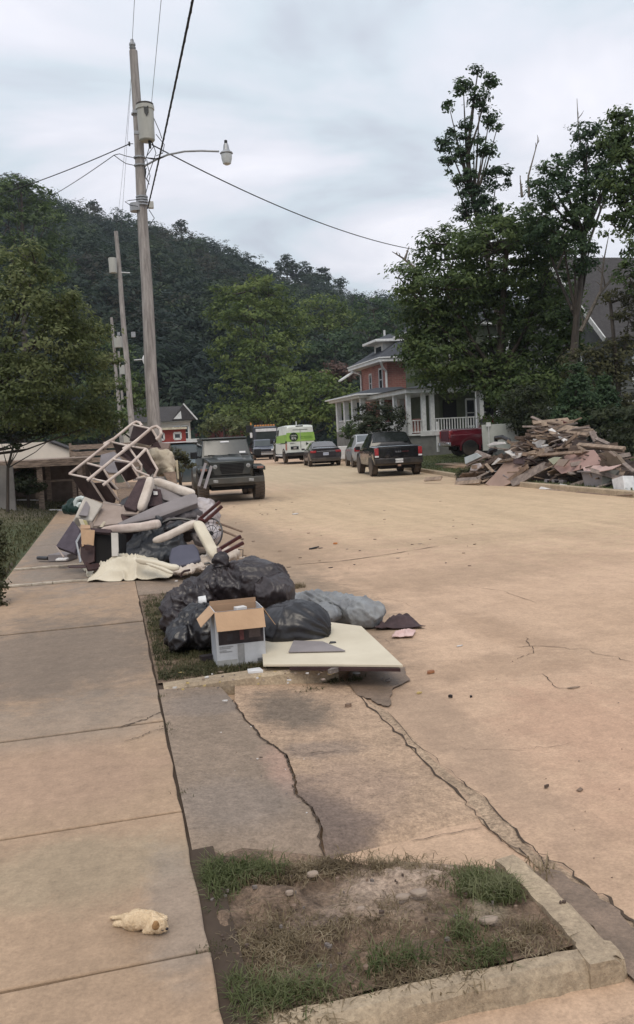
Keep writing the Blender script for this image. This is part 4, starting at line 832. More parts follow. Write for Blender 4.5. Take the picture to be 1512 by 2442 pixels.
mb = MB().bx(-1.0, 1.0, -2.88, -2.70, .42, .66); mb.build('rear_bumper', m_black, V, bevel=.04)
MB().bx(-.8, .8, -2.5, 2.7, .22, .52).build('chassis', m_under, V); MB().tube([(-.05, -1.8, 2.45), (-.05, -1.8, 2.72)], .03).build('antenna', m_wht, V)
# ---- dark pickup facing the camera behind the van, and tow truck behind it
K = thing('parked_car', 'dark blue car facing the camera, half hidden behind the white and green van', 'car', (13.1, 74.5, 0), pi+R(-4))
K_st = [(-2.3, .5, .85, 1.0, .9, 1.5, .75), (-2.2, .4, .9, 1.05, .95, 1.7, .76), (.2, .38, .93, 1.06, .97, 1.78, .74), (.6, .38, .93, 1.05, .97, 1.70, .74), (1.35, .4, .93, 1.03, .96, 1.12, .86), (2.2, .42, .92, .95, .94, 1.0, .84), (2.4, .5, .85, .86, .86, .92, .76)]
c = Car(K_st); c.body(K, m_navy); c.win(K, -1.9, .2); c.screen(K, 1.35, .6)
for sg in (-1, 1):
    MB().bx(sg*.52, sg*.90, 2.36, 2.46, .78, .92).build('headlight', mat('bright lens', (.75, .76, .78), (.6, .6, .6), 9, .2), K, bevel=.02)
    for y in (1.45, -1.4): wheel(K, sg*.85, y, .37, .25, m_alloy, 6)
    MB().box((sg*1.05, 1.15, 1.12), (.2, .1, .16)).build('mirror', m_black, K, bevel=.03)
MB().bx(-.46, .46, 2.41, 2.45, .80, .90).build('grille', m_black, K); MB().bx(-.92, .92, 2.40, 2.50, .62, .72).build('chrome_strip', m_chrome, K); MB().bx(-.92, .92, 2.38, 2.50, .42, .60).build('front_bumper', m_silv, K, bevel=.04); MB().bx(-.7, .7, -2, 2.1, .25, .42).build('chassis', m_under, K)
W = thing('tow_truck', 'dark tow truck with a row of amber roof lights behind the dark blue car', 'truck', (15.0, 83.5, 0), pi+R(-4))
mb = MB().bx(-1.15, 1.15, -.2, 1.5, .9, 2.9); mb.build('cab', mat('cab dark', (.05, .055, .07)), W, bevel=.08)
MB().bx(-1.1, 1.1, 1.4, 2.6, .8, 1.7).build('hood', m_navy, W, bevel=.1)
MB().prism([(-.98, 1.52, 1.75), (.98, 1.52, 1.75), (.92, 1.50, 2.55), (-.92, 1.50, 2.55)], (0, .03, 0)).build('windscreen', m_wind, W); MB().bx(-1.0, 1.0, 1.50, 1.56, 2.5, 2.78).build('visor', m_wht, W, bevel=.02)
MB().bx(-1.1, 1.1, -6.5, -.3, .9, 1.2).build('flat_bed', m_black, W, bevel=.03); mb = MB().bx(-1.2, 1.2, -.6, -.3, 1.0, 3.2); mb.build('headboard', mat('headboard', (.04, .04, .045)), W, bevel=.03)
MB().bx(-1.05, 1.05, .1, .5, 2.92, 3.02).build('light_bar', m_silv, W, bevel=.02)
for i in range(8): MB().box((-.9+.257*i, .42, 3.10), (.19, .22, .15)).build('amber_light', m_amb, W, bevel=.03)
MB().tube([(1.25, -.4, 3.2), (1.25, -.4, 3.45)], .07).build('beacon', m_amb, W)
MB().bx(1.25, 1.75, -.4, -.3, 2.5, 3.2).build('side_panel', m_black, W)
for sg in (-1, 1):
    MB().box((sg*1.45, 1.5, 2.2), (.22, .12, .5)).build('mirror', m_wht, W, bevel=.03)
    for y in (1.9, -4.2): wheel(W, sg*1.0, y, .5, .3, m_alloy, 6)
MB().bx(-1.15, 1.15, 2.5, 2.7, .5, .85).build('front_bumper', m_chrome, W, bevel=.04); MB().bx(-1.0, 1.0, 2.60, 2.64, .95, 1.5).build('grille', m_chrome, W, bevel=.02)
# ---- maroon pickup in the yard
U = thing('pickup_truck', 'maroon pickup truck parked sideways in the yard, only its bed showing', 'pickup truck', (20.3, 42.4, .34), R(-90-6))
U_st = [(-3.0, .62, .92, 1.10, .96, 1.36, .92), (-2.92, .52, .98, 1.12, 1.0, 1.40, .95), (-1.0, .50, 1.0, 1.12, 1.02, 1.41, .96), (-.95, .50, 1.0, 1.12, 1.02, 1.50, .9), (-.7, .50, 1.0, 1.15, 1.02, 1.92, .78), (1.1, .50, 1.0, 1.15, 1.02, 1.95, .76), (1.8, .50, 1.0, 1.12, 1.0, 1.28, .92), (2.8, .52, .97, 1.10, .98, 1.22, .9), (2.95, .6, .9, .95, .92, 1.08, .85)]
c = Car(U_st); c.body(U, m_red); c.win(U, -.5, .3); c.win(U, .4, 1.4, .1, .86, 0, .45); c.screen(U, -.95, -.7, .1, .9, .9, .9, 'rear_window', m_glass); c.screen(U, 1.8, 1.1)
MB().bx(-.98, .98, -3.12, -2.95, .56, .74).build('rear_bumper', m_chrome, U, bevel=.03); MB().bx(-.78, .78, -2.9, -1.1, 1.402, 1.44).build('bed_cover', mat('bed cover', (.25, .24, .26)), U, bevel=.01)
MB().bx(-.7, .7, -3.02, -2.99, .80, 1.34).build('tailgate', mat('tailgate red', (.09, .02, .03)), U, bevel=.02); MB().box((-.6, -3.13, .65), (.2, .01, .12)).build('number_plate', m_plate, U)
for sg in (-1, 1):
    MB().bx(sg*.80, sg*.97, -3.02, -2.85, .95, 1.33).build('tail_light', m_redl, U, bevel=.02)
    for y in (-1.95, 1.9): arch(U, sg*.985, y, .43, .10, m_red, .05); wheel(U, sg*.90, y, .42, .28, m_alloy, 6)
MB().bx(-.75, .75, -2.6, 2.6, .34, .52).build('chassis', m_under, U)
# ---- silver car behind the black pickup
A = thing('parked_car', 'silver car parked just ahead of the black pickup, mostly hidden by it', 'car', (13.75, 45.5, 0), R(-9))
A_st = [(-2.3, .45, .8, .95, .88, 1.25, .78), (-2.2, .32, .88, 1.0, .93, 1.32, .78), (-1.2, .3, .92, 1.02, .94, 1.70, .64), (.2, .3, .92, 1.0, .94, 1.74, .62), (.6, .3, .92, .98, .94, 1.66, .64), (1.4, .3, .92, .96, .93, 1.1, .82), (2.2, .35, .88, .85, .88, .92, .78)]
c = Car(A_st); c.body(A, m_silv); c.win(A, -1.2, -.2, .12, .84, .35); c.win(A, -.1, 1.0, .12, .84, 0, .4); c.screen(A, -2.2, -1.2, .1, .9, .92, .92, 'rear_window', m_wind); c.screen(A, 1.4, .6)
for sg in (-1, 1):
    MB().bx(sg*.62, sg*.90, -2.34, -2.15, .85, 1.05).build('tail_light', m_redl, A, bevel=.02)
    for y in (-1.35, 1.4): arch(A, sg*.91, y, .35, .05, m_black, .02); wheel(A, sg*.84, y, .35, .22, m_alloy, 6)
# ---- blue-grey car on the left behind the off-roader
B = thing('parked_car', 'blue-grey hatchback behind the debris, just left of the dark off-roader', 'car', (2.6, 33.2, 0), pi+R(4))
c = Car(A_st); c.body(B, mat('blue grey paint', (.09, .115, .125), (.06, .08, .09), 3, .3, mud=.5, mudh=.6)); c.win(B, -1.2, -.2, .12, .84, .35); c.win(B, -.1, 1.0, .12, .84, 0, .4); c.screen(B, -2.2, -1.2, .1, .9, .92, .92, 'rear_window', m_wind); c.screen(B, 1.4, .6)
for sg in (-1, 1):
    for y in (-1.35, 1.4): arch(B, sg*.91, y, .35, .05, m_black, .02); wheel(B, sg*.84, y, .35, .22, m_alloy, 6)
    MB().bx(sg*.55, sg*.86, 2.1, 2.23, .70, .84).build('headlight', m_lt, B, bevel=.02)
MB().bx(-.9, .9, -1.9, .6, 1.76, 1.80).build('roof_rack', m_wht, B)
# discarded white appliances by the silver car
def fridge(name, lab, cat, loc, rz, sx, sy, sz, m=None, tilt=0):
    r = thing(name, lab, cat, loc, rot=(0, tilt, rz)); MB().bx(-sx/2, sx/2, -sy/2, sy/2, .02, sz).build('cabinet', m or m_wht, r, bevel=.02)
    MB().bx(-sx/2+.01, sx/2-.01, -sy/2-.035, -sy/2-.004, .06, sz-.01).build('door', m or m_wht, r, bevel=.015); MB().bx(-sx/2+.05, -sx/2+.08, -sy/2-.07, -sy/2-.036, sz*.45, sz*.8).build('handle', m_chrome, r, bevel=.01); return r
p = G(838, 1108); fridge('discarded_fridge', 'white fridge dumped on the verge between the sedan and the black pickup', 'fridge', (p.x+.25, p.y-.3, .12), R(-8), .75, .65, 1.18)
p = G(822, 1100); fridge('discarded_washer', 'white washing machine just left of the dumped fridge', 'washing machine', (p.x-.1, p.y, .12), R(-8), .6, .6, .9)
# ============================================================= BUILDINGS
def brickmat(name, c1, c2, mortar, sc=1.0):
    m = bpy.data.materials.new(name); m.use_nodes = True; t = m.node_tree; b = t.nodes['Principled BSDF']; nn = t.nodes.new; ll = t.links.new
    tcn = nn('ShaderNodeTexCoord'); s = nn('ShaderNodeSeparateXYZ'); ll(tcn.outputs['Object'], s.inputs[0]); ad = nn('ShaderNodeMath'); ll(s.outputs[0], ad.inputs[0]); ll(s.outputs[1], ad.inputs[1])
    cb = nn('ShaderNodeCombineXYZ'); ll(ad.outputs[0], cb.inputs[0]); ll(s.outputs[2], cb.inputs[1])
    br = nn('ShaderNodeTexBrick'); br.inputs['Scale'].default_value = sc; br.inputs['Color1'].default_value = (*c1, 1); br.inputs['Color2'].default_value = (*c2, 1); br.inputs['Mortar'].default_value = (*mortar, 1)
    br.inputs['Mortar Size'].default_value = .012; br.inputs['Brick Width'].default_value = .42; br.inputs['Row Height'].default_value = .14; ll(cb.outputs[0], br.inputs['Vector'])
    nz = nn('ShaderNodeTexNoise'); nz.inputs['Scale'].default_value = 1.5; nz.inputs['Detail'].default_value = 5; ll(tcn.outputs['Object'], nz.inputs['Vector'])
    mx = nn('ShaderNodeMixRGB'); mx.blend_type = 'OVERLAY'; mx.inputs[0].default_value = .45; ll(br.outputs[0], mx.inputs[1]); ll(nz.outputs[0], mx.inputs[2]); ll(mx.outputs[0], b.inputs['Base Color']); b.inputs['Roughness'].default_value = .85; return m
m_brick = brickmat('red brick', (.30, .125, .10), (.24, .095, .078), (.30, .21, .18))
m_trim = mat('white trim', (.66, .67, .66), (.52, .53, .52), 5, .5)
m_roof = mat('slate roof', (.055, .06, .07), (.038, .042, .05), 9, .8, bump=.4)
m_roofg = mat('grey shingles', (.06, .056, .056), (.04, .037, .038), 7, .85, bump=.4)
m_cream = mat('cream siding', (.55, .50, .43), (.46, .42, .36), 3, .7)
m_pane = mat('window pane', (.03, .035, .04), (.02, .022, .026), 2, .08, spec=.6)
m_grey = mat('grey siding', (.12, .125, .12), (.085, .09, .088), 2, .75)
m_found = mat('foundation', (.20, .20, .19), (.14, .14, .13), 2, .9, bump=.3)
m_olive = mat('olive wall', (.10, .115, .075), (.075, .085, .055), 2, .8)
m_wood = mat('weathered wood', (.34, .26, .205), (.13, .10, .08), 5, .85, bump=.4, stretch=(1, 6, 6))
m_redw = mat('red boards', (.30, .055, .045), (.22, .04, .035), 4, .8)
def window(root, a, b, z0, z1, normal, nm='window', fr=.10, mid=True):
    """a,b: 2D ends on the wall; normal 2D outward"""
    a = Vector((*a, 0)); b = Vector((*b, 0)); n = Vector((*normal, 0)).normalized(); u = (b-a).normalized(); mb = MB()
    def seg(p, q, w_): mb.plank(p+n*.02, q+n*.02, w_, w_*.6 if False else .05, up=n)
    z = lambda p, h: p+Vector((0, 0, h))
    seg(z(a, z0), z(b, z0), fr*1.3); seg(z(a, z1), z(b, z1), fr*1.3); seg(z(a, z0), z(a, z1), fr); seg(z(b, z0), z(b, z1), fr)
    if mid: seg(z(a, (z0+z1)/2), z(b, (z0+z1)/2), fr*.6)
    f = mb.build(nm, m_trim, root)
    MB().prism([z(a, z0)+n*.012, z(b, z0)+n*.012, z(b, z1)+n*.012, z(a, z1)+n*.012], -n*.01).build('pane', m_pane, f); return f
def hip(mb, x0, x1, y0, y1, z, h, ov=.6, th=.16, flatx=None):
    mb.bx(x0-ov, x1+ov, y0-ov, y1+ov, z, z+th)
def hiproof(x0, x1, y0, y1, z, h, ov):
    mb = MB(); a, b, c, d = x0-ov, x1+ov, y0-ov, y1+ov; cx = (a+b)/2; cy = (c+d)/2; k = min(b-a, d-c)/2*.92
    p = [(a, c, z), (b, c, z), (b, d, z), (a, d, z), (a+k, c+k, z+h), (b-k, c+k, z+h), (b-k, d-k, z+h), (a+k, d-k, z+h)]
    return mb.add(p, [(0, 1, 5, 4), (1, 2, 6, 5), (2, 3, 7, 6), (3, 0, 4, 7), (4, 5, 6, 7), (0, 3, 2, 1)])
# ---- brick house (corner nearest at 20.0, 59.7)
X0, Y0 = 20.0, 59.9; GZ = 1.15
H = thing('brick_house', 'two-storey red brick house with a dark hipped roof and white eaves', 'house', (X0, Y0, GZ))
wl = MB().bx(0, 8.5, 0, 6.4, -.3, 5.75); wl.build('wall', m_brick, H)
MB().bx(-.75, 9.2, -.75, 7.6, 5.70, 5.92).build('eave', m_trim, H, bevel=.02)
MB().bx(-.82, 9.3, -.82, 7.7, 5.92, 6.02).build('gutter', m_trim, H, bevel=.03)
rf = hiproof(0, 8.5, 0, 6.6, 6.0, 2.3, .80).build('roof', m_roof, H)
dm = MB(); dm.bx(.4, 3.0, 1.9, 4.0, 6.1, 7.35); dm.build('dormer', m_trim, rf); MB().bx(-.35, 3.2, 1.25, 4.7, 7.33, 7.52).build('dormer_eave', m_trim, rf, bevel=.03)
hiproof(-.2, 3.0, 1.4, 4.5, 7.5, .55, .12).build('dormer_roof', m_roof, rf)
MB().bx(.385, .395, 2.3, 3.6, 6.5, 7.1).build('dormer_window', m_pane, rf)
MB().tube([(.9, 2.9, 7.7), (.9, 2.9, 8.35)], .08).build('vent_pipe', m_trim, rf)
window(H, (0, 3.75), (0, 4.3), 3.75, 5.15, (-1, 0)); window(H, (0, 1.05), (0, 1.85), 3.75, 5.35, (-1, 0)); window(H, (2.6, 0), (3.7, 0), 3.6, 5.1, (0, -1)); window(H, (5.2, 0), (6.3, 0), 3.6, 5.1, (0, -1))
MB().tube([(-.70, -.70, 5.75), (-.45, -.40, 5.3), (-.10, -.12, 5.05), (-.10, -.12, 3.1)], .085).build('downspout', m_trim, H, smooth=True)
MB().tube([(-.70, 6.9, 5.7), (-.35, 6.5, 5.45), (-.10, 6.3, 5.3), (-.10, 6.3, 3.1)], .07).build('downspout', m_trim, H, smooth=True)
MB().prism([(-1.6, 6.6, 4.9), (-1.6, 7.6, 4.9), (-.4, 7.6, 5.6), (-.4, 6.6, 5.6)], (0, 0, .12)).build('awning', m_trim, H)
# its street porch
Bp = thing('porch', 'white front porch with square columns on the brick house', 'porch', (16.9, 56.6, GZ))
MB().bx(.0, 3.0, -.3, 6.6, -1.0, .85).build('base', m_found, Bp)
mb = MB().bx(-.35, 3.4, -.9, 7.2, 3.05, 3.28); mb.build('beam', m_trim, Bp, bevel=.02)
mb = MB().add([(-.55, -1.1, 3.28), (3.6, -1.1, 3.28), (3.6, 7.4, 3.28), (-.55, 7.4, 3.28), (1.4, .7, 3.75), (3.2, .7, 3.75), (3.2, 5.6, 3.75), (1.4, 5.6, 3.75)], [(0, 1, 5, 4), (1, 2, 6, 5), (2, 3, 7, 6), (3, 0, 4, 7), (4, 5, 6, 7), (0, 3, 2, 1)]); mb.build('roof', m_roof, Bp)
MB().bx(-.6, 3.65, -1.15, 7.45, 3.20, 3.30).build('fascia', m_trim, Bp, bevel=.02)
for x, y in ((.15, .0), (.15, 2.1), (.15, 4.2), (.15, 6.3), (2.9, -.1)): MB().box((x, y, 1.95), (.36, .36, 2.2)).build('column', m_trim, Bp, bevel=.02)
mb = MB()
for y in [.3+i*.22 for i in range(27)]: mb.box((.15, y, 1.25), (.05, .07, .7))
mb.bx(.08, .22, 0, 6.3, 1.6, 1.68); mb.bx(.08, .22, 0, 6.3, .93, .99); mb.build('railing', m_trim, Bp)
# ---- porch house: front rail faces the street side and the near side
Hp = thing('porch_house', 'house with a white railed wrap-around porch behind the maroon truck', 'house', (17.6, 49.0, 0)); 
MB().bx(0, 9.5, -.2, 7.5, -.5, 1.50).build('foundation', m_found, Hp)
MB().bx(2.6, 9.5, 1.6, 7.5, 1.5, 8.3).build('wall', m_olive, Hp)
MB().bx(-.12, 9.6, -.32, 7.6, 1.50, 1.60).build('porch_floor', m_trim, Hp)
MB().bx(-.3, 9.7, -.55, 7.7, 4.02, 4.30).build('beam', m_trim, Hp, bevel=.02)
MB().add([(-.5, -.8, 4.3), (9.9, -.8, 4.3), (9.9, 7.8, 4.3), (-.5, 7.8, 4.3), (2.6, 1.6, 4.7), (9.5, 1.6, 4.7), (9.5, 7.5, 4.7), (2.6, 7.5, 4.7)], [(0, 1, 5, 4), (1, 2, 6, 5), (2, 3, 7, 6), (3, 0, 4, 7), (0, 3, 2, 1)]).build('porch_roof', m_roof, Hp)
hiproof(2.6, 9.5, 1.6, 7.5, 8.3, 2.4, .6).build('roof', m_roof, Hp)
MB().bx(2.0, 10.1, 1.0, 8.1, 8.15, 8.32).build('eave', m_trim, Hp)
for x, y in ((0, 5.0), (0, 2.4), (0, 0), (.95, 0), (1.5, 0), (4.7, 0), (8.9, 0)): MB().box((x, y, 2.8), (.26, .26, 2.46)).build('column', m_trim, Hp, bevel=.015)
def railing(root, a, b, z0, z1, st=.17):
    a = Vector(a); b = Vector(b); n = int((b-a).length/st); mb = MB()
    for i in range(n+1): p = a.lerp(b, i/n); mb.box((p.x, p.y, (z0+z1)/2+random.uniform(-.01, .01)), (.05, .05, z1-z0))
    mb.plank((a.x, a.y, z1), (b.x, b.y, z1), .09, .06); mb.plank((a.x, a.y, z0+.05), (b.x, b.y, z0+.05), .07, .05); return mb.build('railing', m_trim, root)
railing(Hp, (0, 2.4), (0, 5), 1.66, 2.35) if False else railing(Hp, (0, 0, 0), (0, 5, 0), 1.66, 2.40); railing(Hp, (0, 0, 0), (.95, 0, 0), 1.66, 2.40); railing(Hp, (1.55, 0, 0), (4.7, 0, 0), 1.66, 2.45); railing(Hp, (4.7, 0, 0), (8.9, 0, 0), 1.66, 2.45)
for x in (3.3, 6.2): f = MB().box((x, 1.58, 2.6), (.9, .05, 2.0)).build('door', m_black, Hp)
for x in (4.4, 5.3, 7.4): window(Hp, (x, 1.6), (x+.6, 1.6), 1.9, 3.6, (0, -1))
for k, (x, z) in enumerate(((3.4, 6.6), (6.0, 6.6))): window(Hp, (x, 1.6), (x+.9, 1.6), z-.6, z+.8, (0, -1))
MB().bx(.30, .80, .12, .20, 1.62, 2.5).build('brick_pier', m_brick, Hp)
# white post and cross board by the porch (temporary sign post)
q = P(1045, 1075, 46.5)
sp = thing('sign_post', 'white wooden post with a broad blank cross board in front of the porch', 'sign post', (q.x, q.y, q.z-.05)); MB().bx(-.06, .06, -.05, .05, 0, 1.62).build('post', m_trim, sp); MB().bx(-1.0, .42, -.09, -.052, .88, 1.16).build('board', m_trim, sp, bevel=.01)
# ---- grey gabled house at the right edge
Hg = thing('gabled_house', 'tall grey gabled house with white-framed windows behind the trees at the right edge', 'house', (22.9, 36.0, 0.3))
MB().bx(0, 9, 0, 9, -.8, 5.6).build('wall', m_grey, Hg)
MB().add([(0, 0, 5.6), (9, 0, 5.6), (9, 9, 5.6), (0, 9, 5.6), (0, 4.5, 9.5), (9, 4.5, 9.5)], [(0, 4, 3), (1, 2, 5), (0, 1, 5, 4), (3, 4, 5, 2), (0, 3, 2, 1)]).build('gable', m_grey, Hg)
rf = MB(); rf.prism([(-.7, -.7, 5.1), (9.5, -.7, 5.1), (9.5, 4.5, 9.75), (-.7, 4.5, 9.75)], (0, 0, .14)); rf.prism([(-.7, 9.7, 5.1), (9.5, 9.7, 5.1), (9.5, 4.5, 9.75), (-.7, 4.5, 9.75)], (0, 0, .14)); rf.build('roof', m_roofg, Hg)
mb = MB(); mb.plank((-.72, -.75, 5.15), (-.72, 4.5, 9.8), .06, .22, up=(0, 0, 1)); mb.plank((-.72, 9.75, 5.15), (-.72, 4.5, 9.8), .06, .22); mb.build('bargeboard', m_trim, Hg)
for y in (2.4, 5.9): window(Hg, (0, y), (0, y+.95), 3.4, 5.0, (-1, 0))
window(Hg, (0, 3.9), (0, 5.0), 6.3, 7.6, (-1, 0)); window(Hg, (1.2, 0), (2.2, 0), 3.2, 4.8, (0, -1)); window(Hg, (.6, 0), (1.5, 0), .8, 2.4, (0, -1)); window(Hg, (4.5, 0), (5.5, 0), 3.2, 4.8, (0, -1))
mb = MB(); mb.bx(-.03, 0, -.03, 9.03, 2.9, 3.02); mb.bx(-.03, 9, -.03, 0, 2.9, 3.02)
for i in range(18): z = .1+i*.3; mb.bx(-.012, 0, 0, 9, z, z+.02); mb.bx(0, 9, -.012, 0, z, z+.02)
mb.build('clapboard', mat('clap', (.17, .175, .165), (.12, .125, .12), 2, .8), Hg)
pr = thing('porch', 'dark porch with slender white posts at the foot of the grey gabled house', 'porch', (19.3, 35.3, .85)); MB().bx(0, 3.2, 0, 8, -1, .55).build('base', m_found, pr); MB().bx(-.3, 3.3, -.3, 8.2, 2.95, 3.15).build('roof', m_roofg, pr)
for y in (0.1, 2.7, 5.3, 7.8): MB().box((.1, y, 1.75), (.16, .16, 2.4)).build('column', m_trim, pr)
# ---- far grey-roofed house, red shed
q = P(452, 1040, 95)
Fh = thing('far_house', 'cream house with a grey gabled roof far down the left side of the street', 'house', (q.x-.95, q.y, -.1)); Fh.scale = (1, 1, .86)
MB().bx(-6.5, 1.1, 0, 6, 0, 5.0).build('wall', m_cream, Fh)
MB().bx(-6.6, 1.3, -.1, 6.2, 4.95, 5.15).build('eave', m_trim, Fh)
rf = MB(); rf.add([(-7, -.6, 5.1), (1.6, -.6, 5.1), (1.6, 6.5, 5.1), (-7, 6.5, 5.1), (-6.2, 2.9, 7.1), (.3, 2.9, 7.1)], [(0, 1, 5, 4), (1, 2, 5), (2, 3, 4, 5), (3, 0, 4), (0, 3, 2, 1)]); rf = rf.build('roof', m_roofg, Fh)
gb = MB().prism([(-.9, -.75, 5.15), (1.75, -.75, 5.15), (.45, -.75, 7.15)], (0, 2.5, 0)); gb.build('gable', m_roofg, rf); MB().prism([(-.75, -.78, 5.3), (.15, -.78, 5.3), (.1, -.78, 6.3)], (0, .03, 0)).build('gable_panel', m_trim, rf)
mb = MB(); mb.plank((.42, -.80, 7.2), (1.85, -.80, 5.1), .06, .16); mb.build('bargeboard', m_trim, rf)
window(Fh, (-.75, 0), (-.05, 0), 2.7, 4.4, (0, -1)); window(Fh, (.15, 0), (.85, 0), 2.7, 4.4, (0, -1))
MB().bx(-1.3, 1.8, -1.8, 0, 2.25, 2.7).build('balcony', m_trim, Fh); MB().bx(-1.3, 1.8, -1.6, 0, .1, 2.2).build('carport', m_under, Fh); MB().bx(.8, .95, -1.75, -1.6, 0, 2.25).build('column', m_trim, Fh)
q = P(408, 1050, 72)
Rs = thing('red_shed', 'small red shed with two white-framed windows under a flat pale roof', 'shed', (q.x, q.y, .2)); MB().bx(-1.35, 1.25, 0, 2.2, -.2, 2.75).build('wall', m_redw, Rs); MB().bx(-1.6, 1.35, -.3, 2.4, 2.75, 2.92).build('roof', mat('pale roof', (.6, .55, .42), (.4, .36, .28), 4), Rs)
for x in (-.85, .55): window(Rs, (x-.28, 0), (x+.28, 0), 1.95, 2.45, (0, -1), fr=.14, mid=False)
q = P(505, 1010, 110); Rb = thing('red_building', 'low red building with a grey roof right of the grey-roofed house', 'building', (q.x, q.y, 0)); MB().bx(-3, 4, 0, 5, 0, 3.6).build('wall', mat('dull red', (.22, .07, .07), (.17, .05, .05), 1), Rb); MB().bx(-3.3, 4.3, -.3, 5.3, 3.6, 3.8).build('roof', m_roofg, Rb)
# ---- left: cream garage, deck, block wall
Gg = thing('garage', 'low cream garage whose gable shows under the olive tree at the left', 'garage', (-5.2, 39.5, .3))
MB().prism([(-6, 0, -.3), (3.55, 0, -.3), (3.55, 0, 1.38), (2.6, 0, 1.80), (-1.5, 0, 1.80), (-6, 0, 1.2)], (0, 6, 0)).build('wall', mat('garage cream', (.72, .63, .55), (.62, .55, .48), .7, .7), Gg)
MB().prism([(3.75, -.12, 1.30), (2.62, -.12, 1.84), (2.62, -.12, 1.90), (3.8, -.12, 1.36)], (0, 6.2, 0)).build('roof_edge', m_roofg, Gg)
MB().tube([(3.6, -.06, 1.3), (3.6, -.06, -.3)], .06).build('downspout', m_wood, Gg)
Dk = thing('deck', 'weathered wooden deck on short posts in the left yard', 'deck', (-3.2, 24.6, .3))
mb = MB()
for i in range(9): mb.bx(-1.4, 2.75, -.2+i*.42, .2+i*.42, 1.13+.0*i, 1.17)
mb.build('planks', m_wood, Dk, bevel=.005)
MB().bx(-1.4, 2.75, -.26, -.205, .98, 1.14).build('rim_board', m_wood, Dk)
for x in (-1.2, -.1, 1.35, 2.4):
    for y in (-.1, 3.1): MB().bx(x-.07, x+.07, y-.07, y+.07, -.4, 1.12).build('post', m_wood, Dk)
MB().bx(-1.3, 2.6, 3.3, 3.36, -.3, 1.1).build('skirt', mat('dark boards', (.15, .112, .09), (.09, .068, .055), 4), Dk)
mb = MB().bx(-2.6, 0, 0, .22, -.5, .88).build('block_wall', mat('render', (.27, .25, .23), (.18, .165, .15), 1.4, .9, bump=.3), center=False); mb.location = (-2.42, 23.3, .5); tag(mb, 'stained grey concrete wall end at the left picture edge', 'wall')
bn = thing('bench_plank', 'low plank bench under the wooden deck', 'bench', (-1.5, 25.2, .45)); MB().bx(-.7, .7, -.15, .15, .38, .43).build('seat', m_wood, bn); [MB().bx(x-.05, x+.05, -.12, .12, -.2, .38).build('leg', m_wood, bn) for x in (-.5, .5)]
# picket fence piece & board panel behind debris at left
mb = MB()
for i in range(5): mb.bx(0, 2.6, 0, .04, .1+i*.26, .28+i*.26)
for x in (0, 1.3, 2.6): mb.bx(x-.05, x+.05, .04, .12, 0, 1.4)
o = mb.build('slat_fence', m_wood, center=False); q = P(170, 1100, 33); o.location = (q.x, q.y, .55); tag(o, 'grey horizontal slat fence between the garage and the debris pile', 'fence')

# ============================================================= POLES, LAMPS, WIRES
m_pole = mat('weathered pole', (.36, .33, .31), (.20, .18, .17), 5, .85, bump=.6, stretch=(3, 3, .25))
m_galv = mat('galvanised', (.38, .39, .41), (.28, .29, .3), 8, .4, metal=.3)
m_can = mat('transformer grey', (.46, .46, .42), (.36, .35, .32), 2.5, .45, stretch=(1, 1, .3))
m_wire = mat('wire', (.012, .012, .013), rough=.6)
m_wireg = mat('thin wire', (.10, .10, .11), rough=.5)
def pole(label, base, top, r0, r1, m=m_pole):
    b = Vector(base); t = Vector(top); root = thing('utility_pole', label, 'utility pole', b, group='utility poles along the verge'); ax = t-b; n = 10
    MB().tube([ax*(i/n)+Vector((.012*sin(i*1.7), .012*cos(i*2.1), 0))-Vector((0, 0, .3 if i == 0 else 0)) for i in range(n+1)], [r0+(r1-r0)*i/n for i in range(n+1)], 14).build('shaft', m, root, smooth=True); return root, (lambda f: ax*f)
PB = P(374, 1150, 22.3); PB = (PB.x, PB.y, .08); PT = P(319, 122, 22.3)
up, axf = pole('nearest and tallest weathered wooden utility pole, rising behind the debris pile', PB, PT, .185, .105)
LP = lambda x, y, d=22.3: P(x, y, d)-Vector(PB)
for yy in (272, 376, 395, 470, 476, 482, 489): 
    xx = 319+(368-319)*(yy-122)/(1010-122); q = LP(xx, yy); MB().tube([q+Vector((0, 0, -.018)), q+Vector((0, 0, .018))], .155, 14).build('band', m_galv, up, smooth=True)
MB().lathe(LP(325, 495), [(-.10, .165), (.10, .165)], 16, 'Z').build('shield', m_galv, up, smooth=True)
ins = LP(316, 112)+Vector((0, 0, -.1)); mb = MB().lathe(ins, [(-.12, .02), (.0, .025), (.03, .07), (.08, .09), (.10, .06), (.14, .085), (.19, .08), (.22, .05), (.28, .045), (.30, .02)], 14, 'Z'); mb.build('insulator', m_galv, up, smooth=True)
mb = MB().tube([LP(326, 112), LP(326, 128)], .02)
tq = LP(348, 292, 22.0); can = MB().lathe(tq, [(-.47, .17), (-.44, .20), (.30, .215), (.31, .235), (.40, .235), (.42, .20), (.44, .08)], 22, 'Z').build('transformer', m_can, up, smooth=True, angle=40)
mb = MB().prism([tq+Vector((-.045, -.232, .33)), tq+Vector((.075, -.232, .33)), tq+Vector((.07, -.226, .17)), tq+Vector((.015, -.222, .08)), tq+Vector((-.04, -.226, .17))], (0, .01, 0)); mb.build('dark_plate', mat('dark insignia', (.10, .10, .10), (.05, .05, .05), 30), can)  # dark five-sided plate on the front of the can
MB().tube([tq+Vector((.06, -.05, -.47)), tq+Vector((.06, -.05, -.66))], [.04, .03]).build('bushing', m_black, can); MB().lathe(tq+Vector((0, 0, .44)), [(-.02, .22), (.015, .22), (.04, .1)], 20, 'Z').build('lid', mat('lid', (.07, .06, .055)), can, smooth=True)
